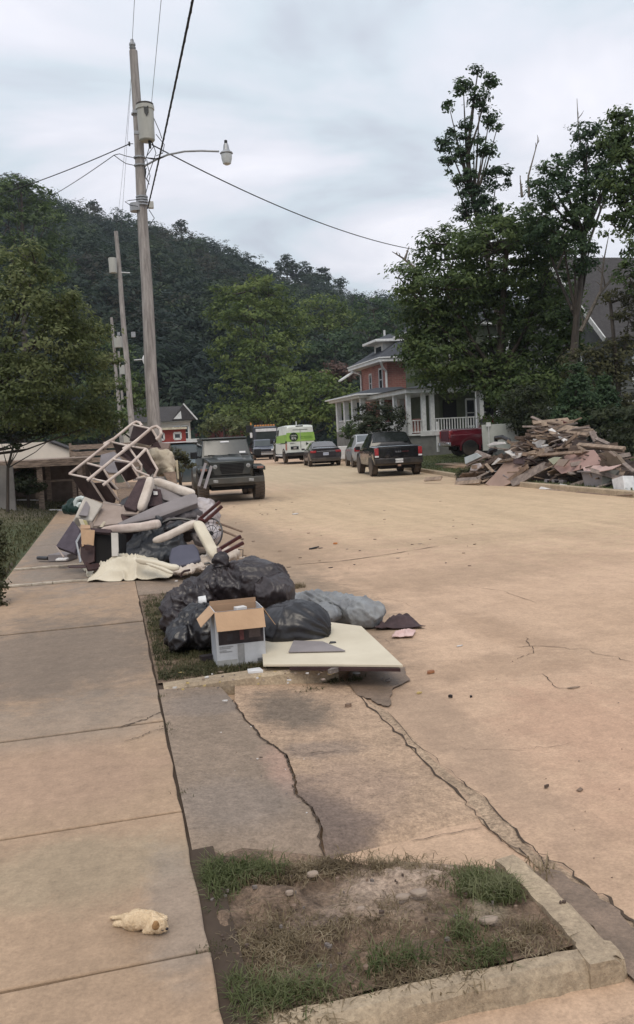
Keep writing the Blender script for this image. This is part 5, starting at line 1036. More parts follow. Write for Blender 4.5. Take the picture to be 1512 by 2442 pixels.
MB().bx(tq.x-.32, tq.x-.15, tq.y-.03, tq.y+.03, tq.z+.22, tq.z+.30).bx(tq.x-.32, tq.x-.15, tq.y-.03, tq.y+.03, tq.z-.30, tq.z-.22).build('bracket', m_galv, up)
# street light arm
arm = [LP(348, 394, 22.2), LP(372, 381, 22.1), LP(400, 369, 22), LP(440, 361, 21.9), LP(480, 359.5, 21.8), LP(522, 361, 21.7)]
MB().tube(arm, .026, 8).build('lamp_arm', m_galv, up, smooth=True); MB().tube([LP(348, 376, 22.2), LP(372, 380, 22.1), LP(392, 374, 22)], [.012, .03, .01], 6).build('arm_brace', m_wire, up)
lh = LP(540, 366, 21.7); s_ = 21.7/FPX
hd = MB().lathe(lh, [(-.02, .12), (.0, .165), (.03, .15), (.06, .10), (.10, .08), (.20, .065), (.24, .05)], 18, 'Z').build('lamp_head', m_galv, up, smooth=True)
MB().lathe(lh, [(-.28, .05), (-.25, .10), (-.12, .135), (-.02, .14)], 18, 'Z').build('refractor', mat('prismatic glass', (.60, .62, .62), (.45, .46, .46), 40, .25, spec=.6), hd, smooth=True); MB().tube([lh+Vector((0, 0, .24)), lh+Vector((0, 0, .32))], .04).build('photocell', m_black, hd)
mb = MB().box(LP(360, 489, 22.1), (.13, .12, .17)); mb.build('junction_box', m_can, up, bevel=.01)
mb = MB()
for pts in ([(318, 343), (308, 343)], [(322, 377), (300, 372), (285, 367), (272, 370)], [(322, 395), (300, 390), (285, 380), (272, 370)], [(348, 460), (358, 420), (352, 395), (350, 380)], [(364, 340), (372, 365), (360, 400), (350, 425), (356, 440)], [(362, 330), (352, 365), (346, 385)], [(372, 320), (392, 345), (388, 365), (372, 372)], [(360, 335), (366, 350), (350, 372)], [(329, 476), (308, 478), (298, 481), (312, 490), (329, 492)], [(355, 500), (368, 520), (356, 540)], [(349, 400), (345, 420), (352, 432)], [(358, 250), (366, 280), (380, 312), (386, 330)]):
    mb.tube([LP(x, y, 22.0) for x, y in pts], .010, 5)
mb.tube([LP(342, 395), LP(346, 410), LP(344, 425)], .035, 6); mb.build('cable_loops', m_wire, up)
MB().tube([LP(310, 343), LP(307, 343)], .06).build('spool', m_black, up)
# others
b2 = P(318, 1040, 43); p2, _ = pole('second utility pole, leaning slightly left above the olive tree', (b2.x, b2.y, .1), P(277, 552, 43), .17, .10)
L2 = lambda x, y: P(x, y, 42.7)-Vector((b2.x, b2.y, .1))
c_ = MB().lathe(L2(269, 633), [(-.36, .19), (.36, .20), (.38, .1)], 14, 'Z').build('transformer', m_can, p2, smooth=True, angle=40)
MB().tube([L2(290, 650), L2(310, 651)], .035).build('bracket', m_galv, p2); MB().tube([L2(320, 859), L2(341, 857)], .03).build('lamp_arm', m_galv, p2); MB().lathe(L2(345, 857), [(-.22, .07), (.0, .13), (.1, .1), (.2, .05)], 10, 'Z').build('lamp_head', m_trim, p2, smooth=True); MB().box(L2(318, 798), (.2, .2, .25)).build('junction_box', m_galv, p2)
b3 = P(290, 1040, 68); p3, _ = pole('third utility pole, thinner, just left of the second one', (b3.x, b3.y, .1), P(266, 757, 68), .17, .11)
L3 = lambda x, y: P(x, y, 67.6)-Vector((b3.x, b3.y, .1)); MB().lathe(L3(282, 816), [(-.42, .33), (.42, .35), (.46, .2)], 12, 'Z').build('transformer', m_can, p3, smooth=True, angle=40); MB().lathe(L3(283, 797), [(-.1, .1), (.15, .12)], 8, 'Z').build('bushing', m_galv, p3)
b4 = P(300, 1040, 96); p4, _ = pole('farthest utility pole, showing beside the third one', (b4.x, b4.y, .1), P(283, 838, 96), .17, .12)
MB().lathe(P(294, 882, 95.6)-Vector((b4.x, b4.y, .1)), [(-.5, .4), (.5, .42)], 12, 'Z').build('transformer', m_can, p4, smooth=True, angle=40)
def wire(label, a, b, r, m=m_wireg, sag=.0, n=14, name='power_line', group=None, twist=False):
    pts = []
    for i in range(n+1): t = i/n; p = a.lerp(b, t); p.z -= sag*4*t*(1-t); pts.append(p)
    mb = MB().tube(pts, r, 6)
    if twist:
        m2 = []
        for i in range(n*14+1):
            t = i/(n*14); p = a.lerp(b, t); p.z -= sag*4*t*(1-t); m2.append(p+Vector((r*.9*cos(i*.9), 0, r*.9*sin(i*.9))))
        mb.tube(m2, r*.4, 4)
    return solo(mb, name, m, label, 'power line', group)
wire('thick black twisted service cable running overhead towards the viewer', P(352, 497, 22.2), P(472, -60, 10.2), .017, m_wire, .06, twist=True, name='service_cable')
wire('thin wire rising from the insulator on top of the nearest pole', P(315.5, 96, 22.3), P(324, -60, 18), .006)
wire('thin wire rising behind the transformer to the top of the picture', P(361, 250, 22.3), P(390, -60, 17), .006)
wire('cable running from the nearest pole down to the left treetops, upper of two', P(307, 344, 22.3), P(-60, 480, 30), .013, m_wire, .1)
wire('lower of the two cables going left from the nearest pole', P(272, 370, 22.3), P(100, 480, 32), .010, m_wire, .05)
wire('cable crossing the sky from the nearest pole to the right-hand trees', P(362, 345, 22.3), P(1020, 600, 39), .016, m_wire, .45, n=24)
wire('faint drop line running down the left side of the nearest pole', P(312, 210, 22.6), P(288, 560, 24), .004)
wire('thin span between the nearest and the second pole tops', P(318, 120, 22.4), P(277, 552, 43), .005, sag=.2)
# white board leaning in front of the maroon truck
q = P(1195, 1078, 29.8); bd = MB().box((0, 0, .50), (1.24, .09, .90)); o = bd.build('standing_board', mat('grey white board', (.40, .41, .38), (.26, .28, .25), 1.2, .7), center=False, bevel=.01); o.location = (q.x, q.y, q.z+.02); o.rotation_euler = (R(-6), 0, R(-14)); tag(o, 'stained pale grey board standing upright between the maroon truck and the heap', 'board')
q = P(1165, 1012, 29.7); o = MB().box((0, 0, 0), (.16, .03, .14)).bx(-.012, .012, -.01, .01, -1.1, -.07).build('small_sign', m_trim, center=False); o.location = q; tag(o, 'tiny white square sign on a thin stake above the pale grey board', 'sign')
# ============================================================= DEBRIS
m_choc = mat('dark brown laminate', (.060, .032, .030), (.035, .018, .018), 5, .6, bump=.1)
m_choc2 = mat('brown fabric', (.075, .050, .052), (.05, .034, .036), 12, .9, bump=.3)
m_rail = mat('cream painted tube', (.62, .53, .47), (.46, .37, .32), 5, .5, bump=.1)
m_creamv = mat('cream vinyl', (.64, .58, .46), (.54, .48, .37), 3, .5, bump=.25)
m_creamc = mat('cream cushion', (.62, .55, .48), (.46, .39, .33), 4, .8, bump=.3)
m_tan = mat('tan board', (.36, .29, .25), (.29, .23, .195), 3, .8, bump=.15)
m_greyb = mat('grey board', (.25, .225, .225), (.20, .18, .18), 3, .75, bump=.15)
m_slate = mat('slate plastic', (.085, .085, .115), (.06, .06, .085), 3, .5)
m_bagb = mat('black bag', (.018, .017, .019), (.009, .008, .010), 2.5, .33, bump=.35, spec=.5)
m_bagbr = mat('brown black bag', (.042, .032, .033), (.018, .013, .015), 2.5, .4, bump=.35, spec=.5)
m_bagd = mat('blue black bag', (.055, .06, .068), (.025, .027, .032), 2.5, .45, bump=.3, spec=.5)
m_clear = mat('cloudy plastic', (.50, .46, .46), (.32, .28, .28), 4, .4, bump=.4)
m_card = mat('cardboard', (.48, .32, .20), (.42, .275, .17), 6, .85, bump=.1)
m_cardin = mat('cardboard inside', (.40, .26, .165), (.34, .22, .14), 6, .85)
m_legr = mat('mahogany leg', (.075, .022, .020), (.04, .012, .012), 9, .35)
m_white = mat('white scrap', (.66, .64, .62), (.5, .48, .46), 5, .6)
m_green = mat('dark green plastic', (.02, .05, .04), (.012, .03, .026), 4, .4)
m_gtarp = mat('grey tarp', (.26, .27, .275), (.16, .165, .175), 4, .5, bump=.35)
m_foam = mat('foam top board', (.60, .54, .42), (.52, .46, .35), 1.6, .7, bump=.2)
m_wgrey = mat('grey timber', (.27, .22, .19), (.15, .12, .105), 7, .85, bump=.5, stretch=(1, 1, 1))
m_wlite = mat('pale timber', (.34, .255, .19), (.18, .135, .10), 7, .8, bump=.4)
m_wdark = mat('dark timber', (.12, .085, .065), (.06, .042, .034), 7, .85, bump=.4)
m_wtan = mat('tan timber', (.26, .185, .135), (.15, .105, .078), 7, .85, bump=.4)
m_pinkp = mat('pinkish panel', (.36, .235, .20), (.30, .19, .165), 1.2, .75, bump=.1)
m_pinkw = mat('pinkish brown panel', (.33, .23, .185), (.25, .175, .14), 1.4, .8, bump=.2)
DBG = 'discarded items in the left debris pile'
POFF = [0.7]
def Pd(x, y, d): return P(x, y, d+POFF[0])
def Ps(l): return [Pd(*q) for q in l]
def attach(c, p):
    c.location = c.location-p.location; c.parent = p
    for k in ('label', 'category', 'group'):
        if k in c: del c[k]
    return c
def item(name, label, cat, m, pts, th, bevel=.004, group=None, **k):
    mb = MB().slab(Ps(pts), th); return solo(mb, name, m, label, cat, group, bevel=bevel, **k)
def roll(name, label, cat, m, pts, r, flat=.75, group=None, disp=(.12, .02), **k):
    p = Ps(pts); n = len(p); L_ = []
    q = []
    for i in range(n-1):
        for j in range(4): q.append(p[i].lerp(p[i+1], j/4))
    q.append(p[-1]); rs = [r*(.45 if i in (0, len(q)-1) else .92 if i in (1, len(q)-2) else 1)*random.uniform(.97, 1.03) for i in range(len(q))]
    mb = MB().tube(q, rs, 12, flat=flat, sq=.75); return solo(mb, name, m, label, cat, group, smooth=True, sub=1, disp=disp, angle=180, **k)
def bag(name, label, m, parts, vox=.018,  noise_=.05, freq=5.0, knot=None, group='black garbage bags', cat='garbage bag', seed=0, ridge=1.0):
    """union of ellipsoids, remeshed in place, then folded with ridged noise"""
    mb = MB()
    for (x, y, d, rx, ry, rz) in parts: mb.ell(Pd(x, y, d), (rx, ry, rz), seg=24)
    if knot: mb.tube(Ps(knot[0]), knot[1], 10)
    me = bpy.data.meshes.new(name); me.from_pydata(mb.v, [], mb.f); o = bpy.data.objects.new(name, me); COL.objects.link(o)
    r = o.modifiers.new('r', 'REMESH'); r.mode = 'VOXEL'; r.voxel_size = vox; q = o.modifiers.new('s', 'SMOOTH'); q.iterations = 8; q.factor = .7
    dg = bpy.context.evaluated_depsgraph_get(); m2 = bpy.data.meshes.new_from_object(o.evaluated_get(dg)); o.modifiers.clear(); o.data = m2
    co = np.empty(len(m2.vertices)*3); m2.vertices.foreach_get('co', co); co = co.reshape(-1, 3); nr = np.array([v.normal[:] for v in m2.vertices])
    zmin = co[:, 2].min(); KN = None
    if knot: KN = Ps(knot[0])[min(1, len(knot[0])-1)]; ax_ = (Vector(co.mean(axis=0))-KN).normalized(); KA = ax_.orthogonal().normalized(); KB = ax_.cross(KA)
    for i in range(len(co)):
        v = Vector(co[i]); w_ = mn.noise_vector(v*2.1+Vector((seed, 0, 0)))
        a = 1-abs(mn.noise((v+w_*.25)*freq+Vector((0, seed*3.1, 0)))*2.2); b = 1-abs(mn.noise((v+w_*.15)*freq*2.3+Vector((seed, 0, 4)))*2.0)
        k = min(1, (v.z-zmin)/.04+.1)
        if ridge < 1.35: c3 = 1-abs(mn.noise((v+w_*.3)*freq*5.5+Vector((seed*2, 3, 1)))*2.4); a += .22*max(0, c3)**2
        if KN is not None:
            dv = v-KN; th = math.atan2(dv.dot(KB), dv.dot(KA)); dd = dv.length
            co[i] += nr[i]*.022*math.exp(-dd/.22)*sin(13*th+5*mn.noise(v*4))*min(1, dd/.06)
        co[i] += nr[i]*noise_*(.6*(max(0, a)**2.2)+.32*max(0, b)**2*ridge+.4*mn.noise(v*2.6+Vector((seed, 2, 1))))*k
    off = Vector((co[:, 0].mean(), co[:, 1].mean(), co[:, 2].min())); m2.vertices.foreach_set('co', (co-np.array(off)).ravel()); m2.materials.clear(); m2.materials.append(m)
    m2.polygons.foreach_set('use_smooth', [True]*len(m2.polygons)); m2.update(); o.location = off; return tag(o, label, cat, group)

# ---------- left pile: tubular frame rack with sloped brown shelves
def CQ(x, y): return (119.2+x*.19716, 983.7+y*.19716)
def cq(l, d): return [(*CQ(x, y), d if not isinstance(d, (list, tuple)) else d[i]) for i, (x, y) in enumerate(l)]
Rk = thing('display_rack', 'tipped rack of cream tubes with dark sloping shelves on top of the left pile', 'rack', Pd(290, 1170, 11.9), group=None); RB = Rk.location
def rt(l, d, r, name='rail', m=m_rail):
    mb = MB().tube([p-RB for p in Ps(cq(l, d))], r, 10); mb.build(name, m, Rk, smooth=True)
rt([(235,745),(490,545),(735,350),(900,215),(1000,135),(1045,112),(1085,125),(1112,160)], [12.2,12.3,12.4,12.5,12.55,12.6,12.55,12.5], .022)
rt([(450,825),(760,570),(1060,330),(1160,245),(1240,180),(1290,168),(1335,200),(1345,260),(1320,300),(1285,325)], [11.6,11.8,11.9,12,12,12,11.95,11.9,11.9,11.9], .023)
rt([(640,880),(980,620),(1080,525),(1160,440)], [11.3,11.5,11.6,11.7], .021)
rt([(890,450),(970,400)], 11.9, .035, 'clamp'); rt([(655,390),(770,325)], 12.4, .03, 'clamp')
for l, d in (([(235,745),(450,790),(680,840)], [12.2,11.9,11.4]), ([(445,612),(640,665)], [12.3,12.0]), ([(740,355),(950,405),(1165,440)], [12.4,12.1,11.7]), ([(760,565),(965,602)], [11.8,11.5]), ([(1010,150),(1240,203)], [12.5,12.0])): rt(l, d, .015, 'crossbar')
for l, d in (([(1165,440),(1230,570),(1300,690),(1260,780)], [11.7,11.7,11.6,11.6]), ([(500,830),(670,1090)], [11.7,11.8]), ([(690,860),(825,1060)], [11.4,11.6]), ([(640,670),(740,840),(820,930)], [12,12,12]), ([(820,610),(900,670),(1050,800)], [12.1,12.1,12]), ([(960,430),(1030,530),(1110,640),(1110,700),(1060,720)], [11.9,11.9,11.8,11.8,11.8]), ([(970,600),(1040,700),(1200,770)], [11.5,11.5,11.5]), ([(1235,205),(1290,300)], [12,12]), ([(1000,680),(1080,790)], [11.9,11.8]), ([(870,740),(960,900)], [12,12]), ([(650,1085),(760,1110),(860,1125)], [11.8,11.7,11.6]), ([(1050,800),(1160,780)], [11.8, 11.6])): rt(l, d, .017, 'strut')
for l, d in (([(265,752),(455,795),(530,845),(665,1085),(430,1005),(330,870)], [12.2,11.9,11.9,11.9,12.3,12.3]), ([(520,850),(665,842),(800,1035),(790,1085),(670,1085)], [11.8,11.5,11.6,11.7,11.9]), ([(450,622),(640,668),(800,935),(660,850),(520,760)], [12.4,12.1,12.2,12.3,12.5]), ([(755,368),(945,410),(1060,590),(960,590),(810,500)], [12.5,12.2,12.1,12.2,12.5]), ([(960,410),(1150,445),(1290,690),(1200,768),(1100,640)], [12.1,11.8,11.7,11.8,12.0]), ([(1012,158),(1232,210),(1290,350),(1200,400),(960,340)], [12.6,12.1,12.1,12.3,12.7]), ([(790,590),(960,612),(1060,790),(930,830),(840,720)], [12.0,11.7,11.8,12.0,12.2])):
    MB().slab([p-RB for p in Ps(cq(l, d))], .018).build('shelf', m_choc, Rk)
# rest of the pile, pixel frame of the overview crop
def DQ(x, y): return (x*.3943, 954+y*.3943)
def dq(l, d): return [(*DQ(x, y), d if not isinstance(d, (list, tuple)) else d[i]) for i, (x, y) in enumerate(l)]
def it(name, label, cat, m, l, d, th, **k): return item(name, label, cat, m, dq(l, d), th, **k)
o_cs = it('cabinet_shell', 'cream plastic cabinet shell with a sunken grey face, at the left shoulder of the pile', 'cabinet shell', mat('cabinet cream', (.50, .46, .40), (.38, .34, .29), 3, .6), [(512,580),(628,625),(560,732),(456,705)], [11.2,11.3,10.9,10.8], .16, bevel=.02)
o_sf = it('shell_face', 'sunken grey face of the cream cabinet shell', 'panel', m_greyb, [(520,610),(552,630),(530,700),(478,695)], [11.13,11.17,10.85,10.78], .02)
attach(o_sf, o_cs)
it('tan_board', 'large smooth tan board standing under the rack shelves', 'board', m_tan, [(625,622),(740,645),(862,650),(720,745),(560,762)], [11.5,11.5,11.4,10.9,10.9], .03)
a_ = thing('sofa_section', 'upright sofa arm with dark brown side and long cream front roll', 'sofa arm', Pd(*DQ(860, 690), 10.9)); AB = a_.location
MB().slab([p-AB for p in Ps(dq([(835,478),(895,470),(880,560),(820,672),(745,640)], [11.3,11.3,11.1,10.95,11.0]))], .10).build('side_panel', m_choc2, a_, bevel=.01)
pp = Ps(dq([(912,462),(905,510),(875,600),(845,678)], [11.2,11.15,11.0,10.85])); MB().tube([p-AB for p in pp], [.048, .058, .060, .058], 12, sq=.8).build('front_roll', m_creamc, a_, smooth=True, sub=1)
o_sp = it('sofa_piece', 'dark brown sofa side with a small white label, right of the upright sofa arm', 'sofa side', m_choc2, [(905,532),(972,538),(985,635),(890,643)], [11.3,11.3,11.1,11.1], .10, bevel=.01)
o_wl = it('white_label', 'small square white label on the dark brown sofa side', 'label', m_white, [(926,550),(952,552),(954,572),(928,574)], [11.22,11.22,11.18,11.18], .006)
attach(o_wl, o_sp)
roll('sofa_roll', 'long cream sofa roll lying across the upper right of the pile', 'cushion', m_creamc, dq([(925,485),(1010,515),(1100,548),(1172,568)], [11.6,11.5,11.3,11.1]), .078, disp=(.2,.01))
it('sofa_underside', 'grey fabric base hanging below the long cream roll', 'sofa base', m_greyb, [(935,510),(1150,590),(1080,625),(985,600)], [11.55,11.2,11.1,11.3], .05)
it('grey_board', 'long grey boxed panel lying diagonally across the pile', 'board', m_greyb, [(710,745),(940,640),(1168,560),(1192,575),(1195,622),(960,708),(735,752)], [10.7,10.9,11.1,11.1,11.0,10.8,10.6], .10, bevel=.008)
it('void_shade_sheet', 'dark brown sheet painted as the shaded void under the diagonal grey panel', 'board', m_choc, [(730,690),(900,660),(1160,620),(1000,735),(760,770)], [11.0,11.2,11.3,11.0,10.9], .05)  # dark sheet puts the shade of the void under the panel into colour
roll('long_cushion', 'long off-white stained cushion pointing right, above the broken cabinet', 'cushion', mat('stained cushion', (.60, .52, .46), (.40, .31, .27), 3.5, .8, bump=.3), dq([(600,795),(700,782),(830,770),(930,752),(975,748)], [10.45,10.45,10.5,10.6,10.6]), .075, flat=.75, disp=(.1, .02))
o_r1 = roll('bent_cushion', 'sharply bent cream padded frame, one leg lying flat, the other running down right', 'cushion', m_creamc, dq([(925,855),(1010,825),(1100,780),(1192,735)], [10.2,10.3,10.4,10.4]), .075, flat=.6, disp=(.2,.012))
o_r2 = roll('leg_roll', 'steep cream roll running down to the right beside the round fan', 'cushion', m_creamv, dq([(1190,735),(1225,800),(1262,870),(1308,955)], [10.4,10.2,10.1,10.0]), .072, flat=.65, disp=(.2,.012))
attach(o_r2, o_r1)
cb = thing('broken_cabinet', 'broken open-fronted dark brown cabinet with a torn tan cardboard side', 'cabinet', Pd(*DQ(590, 960), 10.1)); CB = cb.location
def cpart(name, m, l, d, th): MB().slab([p-CB for p in Ps(dq(l, d))], th).build(name, m, cb, bevel=.004)
cpart('side', m_choc, [(485,870),(572,880),(570,975),(512,1000),(488,950)], [10.1,10.05,10.0,9.95,10.05], .03)
cpart('back', m_under, [(570,785),(720,800),(720,960),(565,1000)], [10.15,10.1,10.05,10.05], .3)  # near-black block fills the opening, painting in the shade of the interior
cpart('torn_cardboard', m_card, [(487,780),(572,787),(565,882),(530,872),(494,888)], [10.12,10.05,10.02,10.04,10.06], .012)
cpart('cardboard_print', m_choc, [(505,873),(560,880),(556,912),(515,905)], 9.98, .004)
cpart('top_rail', m_choc2, [(540,770),(670,782),(668,804),(560,796)], [10.2,10.0,9.98,10.1], .05)
cpart('front_post', mat('post cream', (.50, .47, .43), (.4, .37, .33), 4), [(672,802),(714,802),(717,905),(712,945),(676,945)], [9.95,9.95,9.9,9.85,9.85], .05)
cpart('bottom', m_choc, [(515,985),(570,960),(700,960),(640,1010),(530,1025)], [9.9,10.2,10.2,9.9,9.85], .03)
o_fb = it('fabric_board', 'dark purple-grey fabric panel leaning at the left side of the pile', 'panel', mat('purple grey fabric', (.085, .07, .085), (.06, .048, .06), 9, .9, bump=.3), [(440,728),(478,780),(472,860),(448,925),(335,885)], [10.7,10.5,10.35,10.2,10.5], .07, bevel=.01)
o_fe = it('fabric_edge', 'thin pale edging strip on the leaning fabric panel', 'strip', m_tan, [(335,885),(342,882),(388,945),(380,950)], [10.48,10.48,10.2,10.2], .02)
attach(o_fe, o_fb)
tb = thing('shallow_tray', 'shallow grey drawer with white paper in it, lying on the sidewalk', 'drawer', G(*DQ(380, 975), .11)); TBL = tb.location; TBL_ = TBL.copy()
MB().prism([p-TBL_ for p in [G(*DQ(290, 978), .11), G(*DQ(408, 976), .11), G(*DQ(472, 955), .11), G(*DQ(365, 958), .11)]], (0, 0, .10)).build('box', mat('drawer grey', (.24, .215, .215), (.19, .17, .17), 3), tb, bevel=.006)
MB().prism([p-TBL_ for p in [G(*DQ(335, 976), .21), G(*DQ(400, 974), .21), G(*DQ(420, 965), .21), G(*DQ(350, 967), .21)]], (0, 0, .03)).build('paper', m_white, tb, bevel=.01)
mb = MB().tube([G(*DQ(230, 955), .15), G(*DQ(292, 957), .16)], .028, 10); solo(mb, 'black_rod', m_bagb, 'short black rod poking out left of the shallow drawer', 'rod', smooth=True)
it('dark_board', 'thin dark board flat on the sidewalk beside the cream sheet', 'board', m_choc, [(408,1000),(520,995),(520,1012),(415,1010)], [9.9,9.9,9.7,9.7], .012)
bag('garbage_bag', 'blue-black bag slumped across the middle of the left pile', m_bagd, [(345,1305,11.0,.22,.3,.16),(372,1295,10.9,.22,.3,.16),(335,1325,10.8,.2,.3,.12),(380,1275,11.0,.16,.25,.2),(365,1325,10.7,.28,.25,.12),(405,1305,10.9,.2,.25,.2)], .024, .07, 4, seed=1, knot=([(375,1255,10.8),(376,1232,10.8)], [.06, .015]))
bag('garbage_bag', 'dark bag under the diagonal panel, below the rack', m_bagbr, [(330,1262,11.9,.5,.3,.3),(390,1235,12.1,.4,.3,.25),(290,1250,12.0,.35,.3,.25),(430,1260,11.9,.3,.3,.2),(340,1210,12.2,.3,.3,.25)], .03, .06, 3.5, seed=2)
bag('plastic_sheet', 'cloudy white plastic sheeting ballooning at the right side of the pile', m_clear, [(482,1214,11.6,.18,.25,.15),(498,1235,11.5,.14,.25,.18),(460,1240,11.3,.24,.25,.13),(495,1275,11.3,.2,.25,.16)], .02, .05, 5, group=None, cat='plastic sheet', seed=4, ridge=1.4)
bag('fabric_heap', 'grey cloth bundled between the panel and the round fan', mat('grey cloth', (.16, .145, .15), (.09, .08, .085), 4, .9, bump=.3), [(445,1228,11.2,.2,.2,.07),(415,1246,11,.16,.2,.07)], .018, .05, 8, group=None, cat='cloth', seed=5)
it('plastic_board', 'blue-grey moulded plastic panel propped below the bent cream roll', 'panel', m_slate, [(1035,895),(1090,872),(1175,868),(1200,900),(1216,965),(1140,990),(1030,1008),(1022,950)], [10.1,10.15,10.2,10.1,9.95,9.85,9.8,9.95], .05, bevel=.02)
# round fan / hoop
fc = Pd(*DQ(1278, 805), 10.75); fn = thing('round_fan', 'round black wire fan guard standing at the right edge of the pile', 'fan', fc)
rgt = _r; upv = (_u*.93+_f*.35).normalized(); mk = lambda a, rx, ry: rgt*cos(a)*rx+upv*sin(a)*ry
mb = MB().tube([mk(2*pi*i/28, .145, .205) for i in range(29)], .011, 6); mb.build('ring', m_bagb, fn, smooth=True)
mb = MB()
for i in range(10): mb.tube([mk(.6*i, .03, .04), mk(.6*i+.2, .14, .2)], .004, 4)
mb.tube([mk(2*pi*i/20, .08, .11) for i in range(21)], .004, 4); mb.build('guard_wires', m_bagb, fn); MB().lathe((0, 0, 0), [(-.03, .03), (.03, .03)], 10, 'Y').build('hub', m_bagb, fn)
mb = MB().tube(Ps(dq([(980,742),(1030,722),(1090,718),(1150,726),(1200,745)], 10.8)), .02, 6); solo(mb, 'black_hoop', m_bagb, 'black plastic hoop arching behind the bent cream roll', 'hoop', smooth=True)
bag('shoe_heap', 'small dark knobbly items under the black hoop', m_bagb, [(412,1257,10.7,.07,.07,.05),(425,1252,10.75,.06,.06,.05),(400,1262,10.65,.06,.06,.04),(435,1262,10.7,.07,.07,.05)], .015, .02, 8, group=None, cat='shoes', seed=6)
for lab, pr_ in (('dark red chair buried upside down, two legs sticking out beside the plastic sheeting', (([(1205,722),(1330,615)], [10.8,10.9]), ([(1235,738),(1343,642)], [10.75,10.85]))), ('lower dark red chair, two legs sticking out above the big black bag', (([(1322,905),(1457,822)], [9.9,10.0]), ([(1335,935),(1473,862)], [9.75,9.85])))):
    p0 = Ps(dq(*pr_[0]))[0]; ch = thing('buried_chair', lab, 'chair', p0)
    for l, d in pr_:
        p = [v-p0 for v in Ps(dq(l, d))]; MB().plank(p[0], p[1], .042, .042).build('leg', m_legr, ch, bevel=.006)
    MB().plank([v-p0 for v in Ps(dq(*pr_[0]))][0], [v-p0 for v in Ps(dq(*pr_[1]))][0], .05, .05).build('seat_rail', m_legr, ch)
for l, d, lab in (([(1308,740),(1465,795)], [11.3,11.2], 'brown stick lying on the road right of the pile'), ([(1325,782),(1400,812),(1470,842)], [10.9,10.8,10.7], 'brown taped stick in front of the other brown stick')):
    solo(MB().tube(Ps(dq(l, d)), .016, 6), 'wood_stick', m_wtan, lab, 'stick')
# cream torn armchair behind
bag('torn_armchair', 'torn cream upholstered chair back at the upper right of the pile', mat('aged upholstery', (.50, .43, .32), (.33, .27, .20), 4, .85, bump=.3), [(368,1086,12.6,.14,.2,.10),(388,1092,12.6,.16,.2,.13),(398,1110,12.5,.13,.2,.15),(407,1132,12.4,.07,.15,.13),(385,1112,12.6,.16,.22,.14)], .018, .03, 5, group=None, cat='armchair', seed=8)
it('torn_lining', 'strip of torn dark lining below the cream chair back', 'lining', m_wtan, [(985,440),(1060,430),(1068,505),(1020,500)], [12.2,12.2,12.0,12.1], .03)
it('yellowed_board', 'narrow yellowed board standing right of the torn chair', 'board', mat('yellowed', (.45, .38, .26), (.33, .27, .18), 4), [(1030,370),(1075,362),(1083,475),(1072,478),(1062,400)], [12.8,12.8,12.6,12.6,12.7], .03)
it('brown_box', 'flattened brown box lying behind the rack top', 'box', mat('brown box', (.17, .12, .10), (.12, .085, .07), 4), [(870,245),(1030,262),(1003,325),(905,300),(850,290)], [13.2,13.2,13.0,13.0,13.1], .18)
bag('stuffed_sack', 'small beige sack sitting against the flattened brown box', m_creamc, [(336,1052,12.9,.12,.12,.09),(348,1056,12.9,.1,.1,.08)], .02, .03, 6, group=None, cat='sack', seed=9)
it('rail_board', 'brown shelf board hanging inside the top of the rack', 'board', m_choc2, [(815,190),(935,210),(975,290),(830,270)], [12.9,12.9,12.9,12.9], .03)
it('grey_film', 'crumpled grey translucent sheet caught in the rack', 'plastic sheet', mat('film', (.22, .20, .21), (.15, .135, .145), 3, .5), [(610,330),(690,310),(740,360),(740,440),(660,440),(600,400)], [12.9,12.9,12.8,12.7,12.7,12.8], .02)
# small things at left shoulder
mb = MB().tube(Ps(dq([(462,640),(458,615),(470,598),(490,592),(505,598)], 11.3)), .035, 8).tube(Ps(dq([(470,645),(480,630),(492,628)], 11.2)), .03, 8); solo(mb, 'white_hose', mat('pale blue hose', (.55, .60, .58), (.42, .46, .44), 5), 'pale bluish hose curled at the left shoulder of the pile', 'hose', smooth=True)
bag('green_bag', 'dark green plastic bag behind the pale hose', m_green, [(173,1212,12.3,.14,.14,.1),(180,1207,12.2,.12,.12,.12)], .02, .04, 6, group=None, cat='plastic bag', seed=10)
q0, q1 = G(*DQ(300, 664), .12), G(*DQ(418, 666), .12); solo(MB().plank(q0, q1, .09, .03), 'white_board', m_white, 'white narrow board lying on the grass edge beside the pile', 'board')
solo(MB().plank(G(*DQ(355, 650), .12), G(*DQ(430, 655), .12), .10, .05), 'dark_stick', m_bagb, 'dark flat stick behind the white narrow board', 'stick')
for x0, x1, y, lab in ((115, 255, 603, 'long white broken board lying on the lawn'), (25, 70, 610, 'short white scrap left of the long white board on the lawn')):
    solo(MB().plank(G(*DQ(x0, y), .35), G(*DQ(x1, y+2), .35), .16, .02), 'white_board', m_white, lab, 'board')
for i, (l, m_, lab) in enumerate((([(475,720),(500,722),(520,765),(492,765)], m_creamv, 'pale slat upright between the fabric panel and the cabinet'), ([(500,725),(520,728),(535,765),(518,765)], mat('yellow slat', (.5, .44, .22), (.4, .35, .18), 5), 'yellowish slat beside the pale upright slat'), ([(540,740),(562,742),(562,768),(545,768)], m_tan, 'short tan slat right of the yellowish slat'), ([(625,735),(640,738),(620,770),(600,768)], m_creamv, 'small cream wedge on the cabinet top'))):
    it('slat', lab, 'slat', m_, l, 10.5, .03)
it('card_flap', 'brown cardboard flap folded over the left cabinet corner', 'flap', m_cardin, [(487,752),(545,755),(545,775),(485,778)], [10.25,10.2,10.1,10.15], .02)
it('bucket_side', 'grey bent metal strip standing left of the cabinet', 'strip', m_galv, [(455,855),(485,800),(490,812),(465,862),(490,975),(480,985)], [10.2,10.2,10.18,10.15,10.0,10.0], .015)
